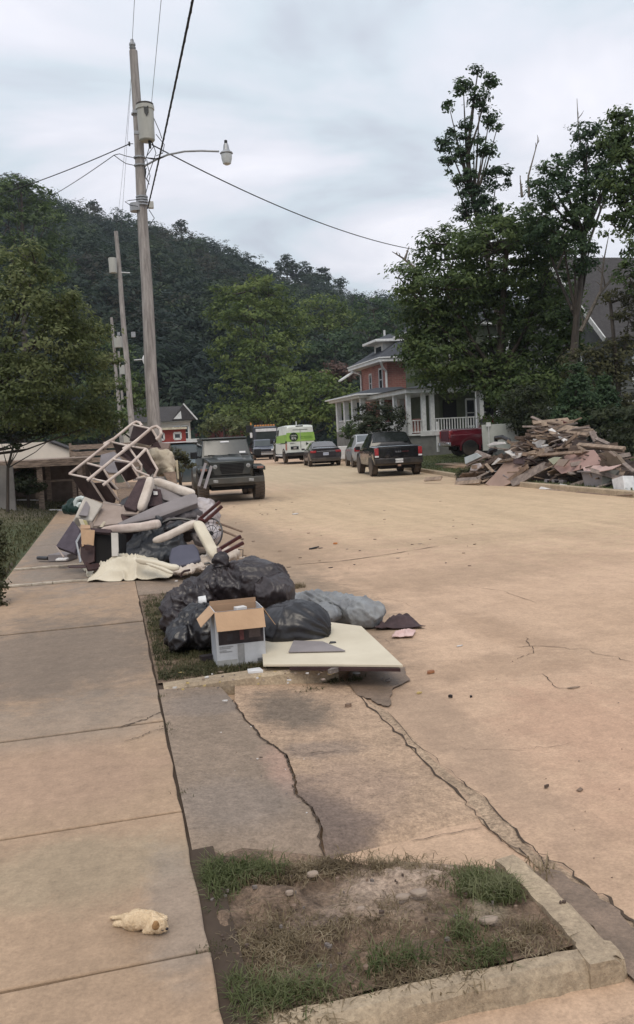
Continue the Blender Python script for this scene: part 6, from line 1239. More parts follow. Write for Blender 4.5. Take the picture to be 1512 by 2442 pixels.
it('shelf_board', 'brown shelf wedge under the cream arm roll', 'board', m_tan, [(740,635),(810,640),(850,668),(835,688),(735,688)], [11.2,11.2,11.0,10.95,11.0], .03)
# cream crumpled sheet on the ground
def sheet(name, label, m, corners, zb, amp, nx=70, ny=40, cat='sheet', seed=0, dome=.1, f=7):
    vs = []; a, b, c, d = [Vector(q) for q in corners]
    for j in range(ny):
        for i in range(nx):
            u, v = i/(nx-1), j/(ny-1); p = (a.lerp(b, u)).lerp(d.lerp(c, u), v); e = min(1, 6*min(u, 1-u, v, 1-v)); s = Vector((p.x*1.0, p.y*1.0, seed)); w_ = mn.noise_vector(s*2.3)*.35
            r = max(0, 1-abs(mn.noise((s+w_)*f*.45)*2.6))**1.5; r2 = max(0, 1-abs(mn.noise((s+w_)*f*1.1)*2.4))**2
            p.z = zb+.008+amp*(r*.9+r2*.10)*(.25+.75*e)+dome*sin(pi*u)**.8*sin(pi*min(1, v*1.1))*e
            p.x += .06*mn.noise(s*2.2+Vector((9, 0, 0))); p.y += .06*mn.noise(s*2.2)
            vs.append(p)
    fs = [(j*nx+i, j*nx+i+1, (j+1)*nx+i+1, (j+1)*nx+i) for j in range(ny-1) for i in range(nx-1)]
    o = solo(MB().add(vs, fs), name, m, label, cat, smooth=True, angle=180); sd = o.modifiers.new('t', 'SOLIDIFY'); sd.thickness = .006; return o
sheet('vinyl_sheet', 'crumpled cream vinyl sheet lying on the walk in front of the left pile', m_creamv, [G(*DQ(535, 1103), .1), G(*DQ(1010, 1085), .1), G(*DQ(1090, 1040), .1), G(*DQ(500, 1030), .1)], .10, .13, dome=.17, seed=3, f=8, nx=110, ny=60)
roll('vinyl_fold', 'rolled fold of cream vinyl running towards the black bags', 'sheet', m_creamv, dq([(820,965),(930,985),(1010,1005),(1085,1018)], [9.6,9.55,9.5,9.45]), .06, flat=.6)
roll('vinyl_edge', 'thin cream folded edge lying below the rolled fold', 'sheet', m_creamv, dq([(880,985),(980,1020),(1050,1048)], [9.45,9.4,9.35]), .03, flat=.6)
bag('plaster_rubble', 'heap of broken white plaster and rags between the pile and the big black bag', m_creamc, [(455,1352,10.0,.16,.2,.04),(480,1344,10.2,.16,.2,.05),(505,1338,10.4,.18,.2,.06),(530,1325,10.6,.2,.2,.08),(440,1362,9.8,.12,.15,.03)], .014, .05, 11, group=None, cat='rubble', seed=12)
for i in range(26):
    x = random.uniform(1090, 1480); y = random.uniform(900, 1070); 
    p = G(*DQ(x, y), .12); solo(MB().box((p.x, p.y, .12+random.uniform(0, .08)), (random.uniform(.05, .18), random.uniform(.03, .12), .02), Matrix.Rotation(random.uniform(0, 3), 3, 'Z') @ Matrix.Rotation(random.uniform(-.4, .4), 3, 'X')), 'plaster_scrap', random.choice([m_white, m_creamc, m_tan, m_choc2]), 'flat broken scrap lying in the rubble right of the left pile', 'scrap', 'broken scraps right of the left pile')
mb = MB().tube(Ps(dq([(1095,1070),(1098,1048),(1115,1035),(1150,1028)], 9.3)), .014, 6); solo(mb, 'hooked_bar', m_choc, 'small hooked dark bar standing by the cream vinyl', 'bar', smooth=True)
mb = MB().tube(Ps(dq([(1235,990),(1262,985),(1290,1000),(1245,1020),(1270,1030)], 9.3)), .014, 6); solo(mb, 'twisted_cable', m_bagb, 'twisted dark cable behind the big black bag', 'cable', smooth=True)
mb = MB().tube(Ps(dq([(1440,905),(1470,905),(1468,950)], 9.9)), .006, 5); solo(mb, 'wire_stand', m_bagb, 'thin black wire frame right of the chair legs', 'wire frame')
POFF[0] = 0.0
# planks leaning on the off-roader
for l, lab in (([(474,1160,19),(490,1105,19.4)], 'left of two pale boards leaning by the off-roader front wheel'), ([(488,1165,19),(504,1112,19.4)], 'right of two pale boards leaning by the off-roader front wheel')):
    p = Ps(l); solo(MB().plank(p[0], p[1], .06, .03, up=(0, -1, .2)), 'leaning_board', m_greyb, lab, 'board')

# ---------- middle pile
bag('garbage_bag', 'big dark bag with a tied neck, on top behind the open cardboard box', m_bagbr, [(560,1400,7.4,.24,.24,.17),(610,1385,7.4,.27,.26,.19),(655,1410,7.2,.17,.2,.13),(520,1395,7.5,.18,.2,.13),(490,1415,7.5,.14,.18,.13)], .011, .045, 4.2, seed=21, knot=([(532,1375,7.35),(530,1352,7.35),(526,1330,7.35)], [.07, .032, .045]), ridge=.5)
bag('garbage_bag', 'round smooth black bag right of the open cardboard box', m_bagb, [(710,1494,6.75,.255,.26,.20),(675,1500,6.75,.22,.26,.19),(745,1505,6.7,.13,.18,.13)], .011, .022, 3, seed=22, ridge=.3, knot=([(770,1515,6.7),(785,1520,6.65)], [.05,.02]))
bag('garbage_bag', 'brownish bag with folded ends at the left of the box', m_bagbr, [(440,1455,7.3,.17,.2,.17),(470,1440,7.3,.17,.2,.17),(430,1480,7.2,.13,.18,.12),(480,1410,7.5,.17,.2,.1)], .011, .05, 5.5, seed=23, knot=([(470,1415,7.3),(462,1398,7.3)], [.05,.03]))
bag('garbage_bag', 'creased black bag low on the grass left of the box', m_bagb, [(455,1512,6.7,.16,.18,.11),(490,1500,6.7,.16,.2,.15),(470,1485,6.8,.13,.18,.13),(430,1520,6.6,.09,.14,.08)], .011, .045, 6, seed=24, knot=([(500,1455,6.9),(505,1440,6.9)], [.05,.02]))
bag('tarp_roll', 'bundled grey tarpaulin lying on the road right of the bags', m_gtarp, [(870,1464,7.62,.15,.15,.125),(760,1466,7.6,.2,.16,.08),(720,1440,7.9,.14,.14,.07)], .011, .035, 5.0, group=None, cat='tarpaulin', seed=25, ridge=1.2, knot=([(700,1432,8.0),(750,1443,7.9),(800,1453,7.8),(850,1460,7.7),(900,1466,7.6),(912,1468,7.58)], [.06,.115,.125,.13,.115,.06]))
# flat board and small board
bw = [G(628, 1590, .155), G(800, 1590, .155), G(961, 1592, .155), G(915, 1548, .155), G(862, 1498, .155), G(785, 1488, .155), G(620, 1500, .155)]
o_wb = solo(MB().prism(bw, (0, 0, .018)), 'white_board', [m_foam], 'large flat cream board lying under the black bag, overhanging the kerb', 'board', bevel=.003)
o = solo(MB().prism([p+Vector((0, 0, -.022)) for p in [G(690, 1591, .155), G(800, 1592, .155), G(955, 1594, .155), G(905, 1550, .155), G(700, 1552, .155)]], (0, 0, .02)), 'gap_shade_slab', m_choc, 'dark slab painted as the shaded gap under the large cream board', 'board'); attach(o, o_wb)  # dark slab paints the shade of the gap beneath the cream board
solo(MB().prism([G(688, 1557, .178), G(824, 1554, .178), G(770, 1532, .178), G(700, 1530, .178)], (0, 0, .010)), 'small_board', m_greyb, 'thin grey board resting on the large cream board', 'board', bevel=.003)
solo(MB().prism([G(785, 1535, .175), G(802, 1533, .175), G(800, 1531, .175), G(788, 1531, .175)], (0, 0, .006)), 'dark_chip', m_bagb, 'tiny dark chip on the large cream board', 'chip')
# curled brown tar paper, pink cloth
q = G(950, 1490, 0); mb = MB(); vs = []
cr_ = [G(905, 1500, 0), G(1010, 1502, 0), G(975, 1478, 0), G(930, 1480, 0)]
sheet('tar_paper', 'curled dark brown scrap of roofing paper on the road', m_choc2, [G(902, 1503, 0), G(1012, 1502, 0), G(985, 1480, 0), G(925, 1484, 0)], .005, .06, 30, 20, 'scrap', 31, .05, 9)
sheet('pink_cloth', 'crumpled pale pink cloth on the road below the brown scrap', mat('pink cloth', (.62, .45, .42), (.52, .36, .33), 5, .8), [G(930, 1525, 0), G(978, 1524, 0), G(985, 1508, 0), G(938, 1510, 0)], .005, .03, 26, 18, 'cloth', 32, .012, 14)
# open cardboard box
BXP = G(577, 1590, .105); zb = .105
def bq(x, y, d): return P(357.7+x*.2169, 1371.2+y*.2169, d)
fl = G(519.3, 1594.6, .105); frr = G(635.3, 1581, .105); ux = (frr-fl); wdt = ux.length; ux.normalize(); uy = Vector((-ux.y, ux.x, 0)); Hb = .405; dep = .27
bxo = thing('cardboard_box', 'open cardboard box with dark and white printing standing in front of the black bags', 'box', fl, rot=(0, 0, math.atan2(ux.y, ux.x)))
m_boxdk = mat('box dark print', (.042, .032, .034), (.018, .015, .017), 9, .35, detail=2); m_boxw = mat('box white print', (.47, .48, .50), (.38, .39, .41), 9, .55); m_boxg = mat('grey tape', (.26, .26, .26), (.2, .2, .2), 20, .4)
t_ = .006
mb = MB().bx(0, wdt, 0, t_, 0, Hb); mb.build('front', m_boxw, bxo); mb = MB().bx(0, wdt, dep-t_, dep, 0, Hb); mb.build('back', m_cardin, bxo); MB().bx(0, t_, t_, dep-t_, 0, Hb).build('side', m_boxw, bxo); MB().bx(wdt-t_, wdt, t_, dep-t_, 0, Hb).build('side', m_boxw, bxo); MB().bx(0, wdt, 0, dep, .001, .006).build('base', m_cardin, bxo)
MB().bx(.018, wdt-.010, -.003, -.0005, .165, Hb).build('dark_print', m_boxdk, bxo)
for x0, x1, z0, z1, c_ in ((.15, .22, .26, .33, (.09, .06, .055)), (.17, .20, .19, .27, (.14, .05, .05)), (.235, .32, .20, .33, (.10, .075, .07)), (.08, .12, .19, .24, (.045, .04, .045))):
    MB().bx(x0, x1, -.004, -.003, z0, z1).build('print_shape', mat('print %d' % int(c_[0]*1000), c_, tuple(v*.6 for v in c_), 30, .4), bxo)
lb = MB().bx(.033, .103, -.006, -.003, .262, .34).build('label', m_wht, bxo); MB().bx(.037, .099, -.0066, -.006, .320, .334).build('label_band', mat('red ink', (.25, .10, .10)), lb); MB().bx(.037, .085, -.0066, -.006, .300, .303).bx(.037, .095, -.0066, -.006, .290, .293).bx(.037, .075, -.0066, -.006, .278, .282).build('small_print', m_boxg, lb)
MB().bx(.150, .198, -.004, -.0005, .0, .160).build('tape', m_boxg, bxo); MB().bx(0, .145, -.003, -.0005, 0, .055).build('grey_patch', mat('scuff', (.33, .33, .32), (.26, .26, .25), 10), bxo); sp_ = MB(); [sp_.bx(.02, .02+w_, -.0036, -.003, z_, z_+.005) for z_, w_ in ((.148, .10), (.137, .08), (.122, .05), (.112, .09))]; sp_.build('small_print', m_boxg, bxo); sp_ = MB(); [sp_.bx(.29+.006*k, .293+.006*k, -.0036, -.003, .022, .045) for k in range(7)]; sp_.build('bar_marks', m_ink, bxo)
mb = MB().slab([(0, -.002, Hb), (wdt, -.002, Hb), (wdt-.002, -.065, Hb-.128), (.003, -.065, Hb-.128)], .004); mb.build('front_flap', m_card, bxo)
mb = MB().slab([(0, 0, Hb), (0, dep, Hb), (-.10, dep-.02, Hb-.085), (-.10, .02, Hb-.10)], .004); mb.build('left_flap', m_card, bxo)
mb = MB().slab([(wdt, 0, Hb), (wdt, dep, Hb), (wdt+.085, dep-.01, Hb-.12), (wdt+.085, .01, Hb-.135)], .004); mb.build('right_flap', m_card, bxo)
mb = MB().slab([(.005, dep, Hb), (wdt-.005, dep, Hb), (wdt-.01, dep+.10, Hb+.02), (.01, dep+.10, Hb+.02)], .004) if False else MB().bx(.004, wdt-.004, dep-.002, dep+.003, Hb-.01, Hb+.03); mb.build('back_flap', m_cardin, bxo)
MB().box((.20, .10, Hb-.04), (.075, .06, .05), .2).build('carton', m_white, bxo) if False else None
o = MB().box((0, 0, 0), (.08, .06, .10), .3).build('small_carton', m_white, center=False, bevel=.003); o.location = fl+ux*.205+uy*.12+Vector((0, 0, Hb-.05)); tag(o, 'small white carton standing inside the open cardboard box', 'carton')
o = MB().lathe((0, 0, 0), [(-.03, .04), (.03, .045), (.035, .02)], 14, 'X').build('white_canister', m_wht, center=False, smooth=True); o.location = P(482, 1434, 6.95); tag(o, 'small white canister tucked between the box and the bags', 'canister')
solo(MB().prism([G(592, 1607, .12), G(628, 1604, .12), G(620, 1597, .12), G(590, 1601, .12)], (0, 0, .018)), 'paper_box', m_wht, 'flat white paper box on the grass in front of the cardboard box', 'paper box', bevel=.002)
solo(MB().box((*G(495, 1578, .1)[:2], .125), (.10, .06, .05), .2), 'dark_block', m_bagbr, 'small dark block on the grass left of the cardboard box', 'block')

# ---------- right pile
def RQ(x, y): return (1013.5+x*.3297, 953.9+y*.3297)
def dR(px, back=0): return 27.2-(px-1100)/412*7.2+back
def rq(l, back=0): return [(*RQ(x, y), dR(RQ(x, y)[0], back[i] if isinstance(back, (list, tuple)) else back)) for i, (x, y) in enumerate(l)]
def ri(name, label, cat, m, l, th, back=0, **k): return item(name, label, cat, m, rq(l, back), th, bevel=.006, **k)
def rp(label, m, a, b, wd, th, back=0, name='plank', cat='plank', group=None):
    p = Ps(rq([a, b], back)); return solo(MB().plank(p[0], p[1], wd, th, up=(-.3, -1, .5)), name, m, label, cat, group)
# mound core
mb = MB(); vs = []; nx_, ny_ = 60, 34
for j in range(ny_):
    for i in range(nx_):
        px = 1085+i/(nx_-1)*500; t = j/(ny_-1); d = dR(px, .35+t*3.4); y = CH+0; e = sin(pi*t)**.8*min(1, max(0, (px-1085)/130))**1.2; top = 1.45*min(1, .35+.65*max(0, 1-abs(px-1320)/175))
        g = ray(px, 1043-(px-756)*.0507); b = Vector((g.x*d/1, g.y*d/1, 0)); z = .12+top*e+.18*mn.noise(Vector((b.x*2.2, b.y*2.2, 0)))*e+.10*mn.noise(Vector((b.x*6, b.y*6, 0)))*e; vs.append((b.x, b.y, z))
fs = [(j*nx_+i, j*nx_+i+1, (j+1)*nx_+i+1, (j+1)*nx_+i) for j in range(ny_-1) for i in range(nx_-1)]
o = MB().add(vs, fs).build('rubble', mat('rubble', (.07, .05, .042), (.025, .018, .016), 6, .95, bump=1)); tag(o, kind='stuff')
def plabel(pa, pb, px, h, ln):
    m = rr.choice(WM); l, r = (pa, pb) if pa.x < pb.x else (pb, pa); sl = (r.z-l.z)/max(.1, ln)
    t = ('grey' if m is m_wgrey else 'pale' if m is m_wlite else 'dark' if m is m_wdark else 'tan')
    return m, '%s %s plank %s, %s the far lumber heap, %s' % ('long' if ln > 1.4 else 'short' if ln < .8 else 'broken', t, 'sloping up right' if sl > .12 else 'sloping down right' if sl < -.12 else 'lying level', 'high on' if h > 1.1 else 'midway up' if h > .5 else 'low in', 'by its tapering end' if px < 1200 else 'left of its peak' if px < 1300 else 'at its peak' if px < 1370 else 'at its cut-off end'), 'plank', 'broken planks heaped at the far kerb'
WM = [m_wgrey, m_wlite, m_wdark, m_wtan, m_wgrey, m_wdark, m_wdark]
rr = random.Random(42)
first = None
for k in range(165):
    px = rr.triangular(1095, 1540, 1320); t = rr.random()**.8
    hmax = 1.72*min(1, .22+.78*max(0, 1-abs(px-1315)/(165 if px < 1315 else 165))); h = rr.random()**.7*hmax
    d = dR(px, .1+2.2*(h/1.9)+rr.uniform(-.1, .5)); g = ray(px, 1043-(px-756)*.0507); c = Vector((g.x*d, g.y*d, .16+h))
    ln = rr.uniform(.4, 1.7)*(1 if px > 1150 else .6); a = rr.gauss(0, .45)+(pi if rr.random() < .5 else 0); tilt = rr.gauss(.10 if px < 1330 else -.16, .22)
    dirv = Vector((cos(a)*cos(tilt), sin(a)*cos(tilt)*.6, sin(tilt))).normalized(); wd = rr.choice([.03, .04, .06, .09, .12]); th = rr.choice([.015, .02, .04])
    pa, pb = c-dirv*ln/2, c+dirv*ln/2
    for v in (pa, pb):
        if v.z < .1: v.z = .1
    solo(MB().plank(pa, pb, wd, th, up=(-.3+rr.uniform(-.4, .4), -1, .6+rr.uniform(-.5, .5))), 'plank', *plabel(pa, pb, px, h, ln))
for k in range(60):
    px = rr.triangular(1090, 1530, 1200); hmax = 1.3*min(1, .2+.8*max(0, 1-abs(px-1310)/180)); h = rr.random()*hmax; d = dR(px, .1+1.6*(h/1.9)+rr.uniform(-.1, .3)); g = ray(px, 1043-(px-756)*.0507); c = Vector((g.x*d, g.y*d, .15+h))
    s = rr.uniform(.12, .42); M = Matrix.Rotation(rr.uniform(0, 3.1), 3, 'Z') @ Matrix.Rotation(rr.uniform(-.9, .9), 3, 'X'); n = 5+rr.randrange(3)
    pts = [c+M @ Vector((s*cos(2*pi*i/n+rr.uniform(-.3, .3)), s*.6*sin(2*pi*i/n), 0)) for i in range(n)]
    solo(MB().prism(pts, M @ Vector((0, 0, .02))), 'board_piece', rr.choice([m_wgrey, m_tan, m_choc2, m_wdark, m_greyb, m_white, m_wtan]), 'jagged flat %s, %s the far heap, %s' % (rr.choice(['fragment', 'shard', 'offcut']), 'high on' if h > .7 else 'midway up' if h > .3 else 'low in', 'by its tapering end' if px < 1170 else 'left of its peak' if px < 1290 else 'near its peak' if px < 1380 else 'at its cut-off end'), 'board piece', 'broken panel pieces in the far heap')
ri('pinkish_board', 'large pinkish-brown panel leaning at the left front of the far heap', 'panel', m_pinkw, [(435,605),(500,540),(565,460),(610,432),(735,415),(735,480),(690,545),(620,600),(555,628),(470,622)], .03, [-.3,0,.5,.8,.9,.5,.2,-.1,-.3,-.3])
ri('brown_board', 'thick brown panel under the pinkish one, rising to the right', 'panel', m_wgrey, [(615,585),(700,530),(860,445),(915,462),(905,480),(760,560),(680,610),(630,625)], .05, [-.2,0,.4,.4,.3,0,-.2,-.3])
ri('pink_sheet', 'large dusty pink sheet folded over the front of the far heap', 'panel', m_pinkp, [(1030,395),(1120,365),(1222,360),(1255,400),(1285,460),(1180,478),(1110,505),(1050,520),(985,533),(930,485),(960,440)], .02, [.5,.8,.8,.5,.1,0,-.1,-.1,-.1,.1,.4])
o_cu = ri('curled_sheet', 'pale pink curled sheet with a hole, on top of the grey bin', 'panel', mat('pale pink', (.48, .34, .30), (.40, .28, .25), 2), [(1140,488),(1200,468),(1275,466),(1330,482),(1420,464),(1350,500),(1240,522),(1150,518)], .02, [-.2,.1,.2,0,-.1,-.4,-.5,-.4])
o_ph = ri('tear_hole', 'small dark hole in the pale pink curled sheet', 'hole', m_under, [(1185,497),(1215,493),(1205,500),(1190,502)], .004, -.42)
attach(o_ph, o_cu)
bn_ = thing('storage_bin', 'grey storage bin standing under the pink sheets in the far heap', 'bin', Ps(rq([(1190, 640)], -.2))[0]); BB = bn_.location
MB().slab([p-BB for p in Ps(rq([(1128,518),(1280,515),(1275,645),(1160,640)], -.3))], .02).build('front', m_greyb, bn_); MB().slab([p-BB for p in Ps(rq([(1280,515),(1405,505),(1380,600),(1275,645)], [-.3,.4,.4,-.3]))], .02).build('side', mat('bin grey', (.2, .2, .18), (.15, .15, .14), 3), bn_)
MB().plank(*[p-BB for p in Ps(rq([(1110,517),(1285,520)], -.35))], .10, .03).build('rim', m_greyb, bn_)
o_bc = ri('brown_carton', 'brown open carton leaning at the right of the pink sheet', 'carton', mat('carton brown', (.19, .14, .10), (.12, .09, .065), 4), [(1250,388),(1340,368),(1382,402),(1430,460),(1350,480),(1280,455)], .12, .4)
o_cf = ri('carton_flap', 'pale flap on the brown open carton', 'flap', m_tan, [(1340,366),(1385,402),(1375,412),(1325,375)], .01, .3)
attach(o_cf, o_bc)
ri('white_bucket', 'white square container standing at the right foot of the far heap', 'container', m_wht, [(1350,575),(1430,548),(1448,682),(1372,678)], .28, -.6)
cbk = thing('cinder_block', 'grey two-hole cinder block under the dark panel', 'cinder block', Ps(rq([(930, 615)], 0))[0]); ck = cbk.location
mb = MB(); fr_ = [p-ck for p in Ps(rq([(865,572),(1000,578),(995,617),(858,605)], 0))]; MB().slab(fr_, .12).build('block', m_greyb, cbk, bevel=.005); 
for x0 in (882, 935): MB().slab([p-ck for p in Ps(rq([(x0,580),(x0+32,582),(x0+22,602),(x0+4,600)], -.03))], .02).build('cell', m_under, cbk)
for a, b, wd, th, m_, bk, lab in (((858,188),(1195,240),.30,.07,m_wlite,2.0,'thick pale beam across the top of the far heap'), ((945,380),(1103,245),.09,.04,m_wlite,.9,'straight pale stick slanting up in the middle of the far heap'), ((1105,322),(1440,352),.12,.05,m_wlite,1.0,'bright cut board pointing right from the far heap'), ((1250,345),(1440,362),.12,.04,m_wtan,1.2,'board just below the bright cut board'),
    ((1205,228),(1240,300),.16,.05,m_wgrey,1.6,'short upright board end at the right of the thick beam'), ((1240,280),(1328,320),.10,.05,m_wgrey,1.5,'grey board sloping down right from the heap top'), ((770,122),(912,182),.08,.03,m_wgrey,2.2,'thin lath sticking up left at the very top of the heap'), ((930,185),(962,145),.08,.03,m_wgrey,2.3,'short stick poking up beside the thin lath'),
    ((835,398),(1138,376),.10,.04,m_wtan,.3,'long lath lying level above the pink sheet'), ((700,272),(840,257),.09,.03,m_wlite,1.7,'pale lath at the upper left of the heap'), ((750,228),(940,245),.09,.03,m_wgrey,2.0,'grey lath under the thick beam'), ((620,355),(760,350),.12,.04,m_wlite,1.2,'pale board at the left shoulder of the heap'), ((700,392),(870,385),.12,.04,m_wtan,.8,'tan board below the white scrap'), ((740,440),(860,365),.14,.04,m_wlite,.5,'pale plank slanting down to the pinkish panel'), ((600,590),(745,478),.12,.04,m_wtan,.0,'brown plank along the edge of the pinkish panel'), ((440,462),(492,520),.09,.03,m_wlite,-.1,'short pale stick left of the pinkish panel'), ((1440,460),(1512,520),.10,.04,m_wgrey,.2,'grey board sloping down at the far right of the heap'), ((905,212),(1020,298),.12,.03,m_white,1.3,'right of two white curved trims near the heap top'), ((900,215),(960,268),.08,.03,m_white,1.4,'left of two white curved trims near the heap top'),
    ((370,375),(470,415),.14,.05,m_wgrey,.7,'grey board above the light blue box'), ((300,470),(440,405),.10,.04,m_wgrey,.2,'grey board sloping over the light blue box'), ((340,520),(560,400),.14,.05,m_wdark,.3,'dark board behind the white strip'), ((230,580),(400,570),.14,.04,m_wgrey,-.2,'grey board low at the left foot of the heap'), ((220,605),(400,590),.14,.05,m_wlite,-.4,'cream board lowest at the left foot of the heap'), ((840,632),(1035,640),.16,.04,m_white,-.6,'white fascia board on the ground below the cinder block'), ((970,617),(1172,652),.10,.03,m_white,-.5,'thin white strip crossing above the fascia board'), ((870,660),(1200,672),.14,.04,m_wlite,-.8,'pale split board along the foot of the heap'), ((1100,668),(1340,690),.12,.04,m_wtan,-.9,'tan split board at the foot of the heap, right of the pale one'), ((1330,690),(1512,676),.12,.04,m_wlite,-.8,'pale board at the right foot of the heap'), ((0,575),(120,566),.14,.04,m_wlite,-.3,'pale board lying on the kerb left of the weedy bush'), ((520,450),(640,425),.10,.03,m_wlite,.6,'small pale lath at the top of the pinkish panel')):
    rp(lab, m_, a, b, wd, th, bk)
for l, m_, bk, nm, lab in (([(610,392),(702,382),(690,410),(660,427),(630,420)], m_white, .6, 'white_scrap', 'half-round bright white scrap on the far heap'), ([(762,345),(782,280),(866,292),(850,345)], m_white, 1.2, 'white_scrap', 'square off-white board in the middle of the far heap'), ([(478,470),(528,418),(550,428),(500,468)], m_white, .2, 'white_strip', 'white strip leaning left of the pinkish panel'), ([(285,415),(368,383),(408,408),(290,465)], mat('pale blue', (.42, .47, .48), (.33, .37, .38), 3), .1, 'light_box', 'light blue-white box at the left of the far heap'), ([(888,430),(935,412),(985,415),(930,470)], mat('pale green', (.42, .44, .34), (.35, .37, .28), 3), -.1, 'pale_board', 'pale greenish board left of the pink sheet'), ([(943,470),(965,428),(1042,430),(1000,482)], m_tan, -.2, 'pale_board', 'pale tan board lying on the pink sheet'), ([(445,325),(500,302),(572,303),(578,318),(460,332)], m_white, 1.2, 'white_basin', 'shallow white oval shape left of the heap top'), ([(325,510),(335,470),(395,455),(405,480),(370,512)], m_clear, -.1, 'plastic_bundle', 'crumpled white plastic bundle below the light blue box')):
    ri(nm, lab, 'scrap' if 'scrap' in nm or 'strip' in nm else nm.replace('_', ' '), m_, l, .05, bk)
mb = MB().tube(Ps(rq([(965,270),(1010,240),(1080,210),(1190,200)], 1.9)), .035, 8); solo(mb, 'grey_pipe', m_wgrey, 'bent grey pipe near the top right of the far heap', 'pipe', smooth=True)
mb = MB().tube(Ps(rq([(515,300),(510,275),(560,268),(605,290),(612,310)], 1.6)), .07, 8); solo(mb, 'black_duct', m_bagb, 'curved black duct in front of the pale standing board', 'duct', smooth=True)
mb = MB().tube(Ps(rq([(455,420),(480,365),(510,355)], .9)), .09, 8); solo(mb, 'tyre_piece', m_bagb, 'dark curved rubber piece at the left of the far heap', 'rubber piece', smooth=True)
ri('red_item', 'dull red box corner at the top of the far heap', 'box', mat('dull red box', (.10, .02, .02), (.07, .015, .015), 3), [(965,165),(985,145),(1010,160),(1000,185)], .2, 2.4)

# ============================================================= PUPPY
def puppy():
    z0 = .102; fur = mat('cream fur', (.82, .66, .46), (.72, .56, .37), 30, .95, bump=.4, spec=.1); furw = mat('ear fur', (.42, .25, .12), (.36, .21, .10), 60, .95, bump=.6, spec=.1)
    def q(x, y, h): return G(238.5+x*.1262, 2116.5+y*.1262, z0+h)
    root = thing('puppy', 'cream-coloured puppy with tan ears lying asleep on the sidewalk', 'puppy', q(700, 760, 0)); B_ = root.location.copy()
    mb = MB()
    for x, y, h, r in ((600,620,.028,(.028,.026,.026)),(700,590,.034,(.032,.030,.031)),(820,600,.034,(.032,.028,.031)),(930,610,.034,(.031,.028,.031)),(1010,630,.032,(.026,.027,.029)),(530,610,.022,(.020,.022,.020)),(760,640,.025,(.034,.030,.024)),(940,660,.025,(.030,.028,.024))): mb.ell(q(x, y, h)-B_, r, seg=18)
    def limb(pts, rs):
        pp = [q(*p)-B_ for p in pts]; mb.tube(pp, rs, 12); [mb.ell(p, r, seg=12) for p, r in zip(pp, rs)]
    hd = MB()
    limb([(500,560,.016),(400,565,.011),(300,568,.009),(215,565,.007)], [.014,.0085,.007,.005])
    limb([(620,680,.018),(540,690,.014),(440,680,.011),(350,680,.009),(300,685,.008)], [.022,.018,.012,.010,.009])
    limb([(720,710,.014),(640,745,.010),(580,760,.008)], [.018,.013,.009])
    limb([(980,760,.018),(920,805,.010),(860,820,.008)], [.020,.013,.009])
    limb([(1040,770,.012),(1090,815,.009),(1140,822,.008)], [.016,.010,.009])
    limb([(1090,560,.018),(1180,560,.010),(1240,580,.008)], [.014,.010,.008])
    for x, y, h, r in ((1080,690,.030,(.026,.026,.026)),(1110,700,.030,(.027,.026,.026)),(1165,740,.022,(.018,.018,.016)),(1200,755,.018,(.015,.0155,.0135)),(1225,765,.0165,(.012,.013,.0115))): mb.ell(q(x, y, h)-B_, r, seg=18)
    o = mb.build('body', fur, root, remesh=.0024); o.modifiers['s'].iterations = 3
    for pts, rs, mm in (([(1050,640,.052),(1050,690,.040),(1065,740,.026)], [.010,.014,.007], furw), ([(1160,610,.050),(1200,600,.040),(1225,620,.030)], [.008,.011,.005], fur)):
        pp = [q(*p)-B_ for p in pts]
        if mm is furw: pp = [v+Vector((0, -.012, 0)) for v in pp]
        e = MB().tube(pp, rs, 12, flat=.6); [e.ell(p, (r, r*.6, r), seg=10) for p, r in zip(pp, rs)]; e.build('ear', mm, root, remesh=.002)
    dk = mat('nose', (.02, .015, .018), rough=.3)
    MB().ell(q(1243, 762, .0185)-B_+Vector((.003, -.007, 0)), (.006, .005, .0045), seg=10).build('nose', dk, root, smooth=True, angle=180)
    MB().ell(q(1150, 750, .030)-B_+Vector((.004, -.020, 0)), (.0045, .002, .0018), seg=8).build('eye', dk, root, smooth=True, angle=180)
    MB().tube([q(1170,812,.004)-B_+Vector((0, -.004, 0)), q(1210,808,.005)-B_+Vector((0, -.004, 0)), q(1245,795,.008)-B_+Vector((.002, -.004, 0))], .0014, 5).build('mouth', dk, root)
    # short fur tufts over the coat
    dg = bpy.context.evaluated_depsgraph_get(); me = o.evaluated_get(dg).to_mesh(); me.calc_loop_triangles()
    co = np.array([v.co[:] for v in me.vertices]); nr = np.array([v.normal[:] for v in me.vertices]); idx = RNG.integers(0, len(co), 15000)
    p = co[idx]; n = nr[idx]; t = np.array([-1, .0, -.3])+RNG.normal(size=(len(idx), 3))*.3; t = t-n*(t*n).sum(1, keepdims=True); t /= np.linalg.norm(t, axis=1, keepdims=True)
    sd = np.cross(n, t); L_ = .0035+.004*RNG.random((len(idx), 1)); V = np.stack([p-sd*.0005, p+sd*.0005, p+t*L_+n*L_*.45], 1).reshape(-1, 3)
    f = npmesh('fur', V, 3, fur, root)
puppy()
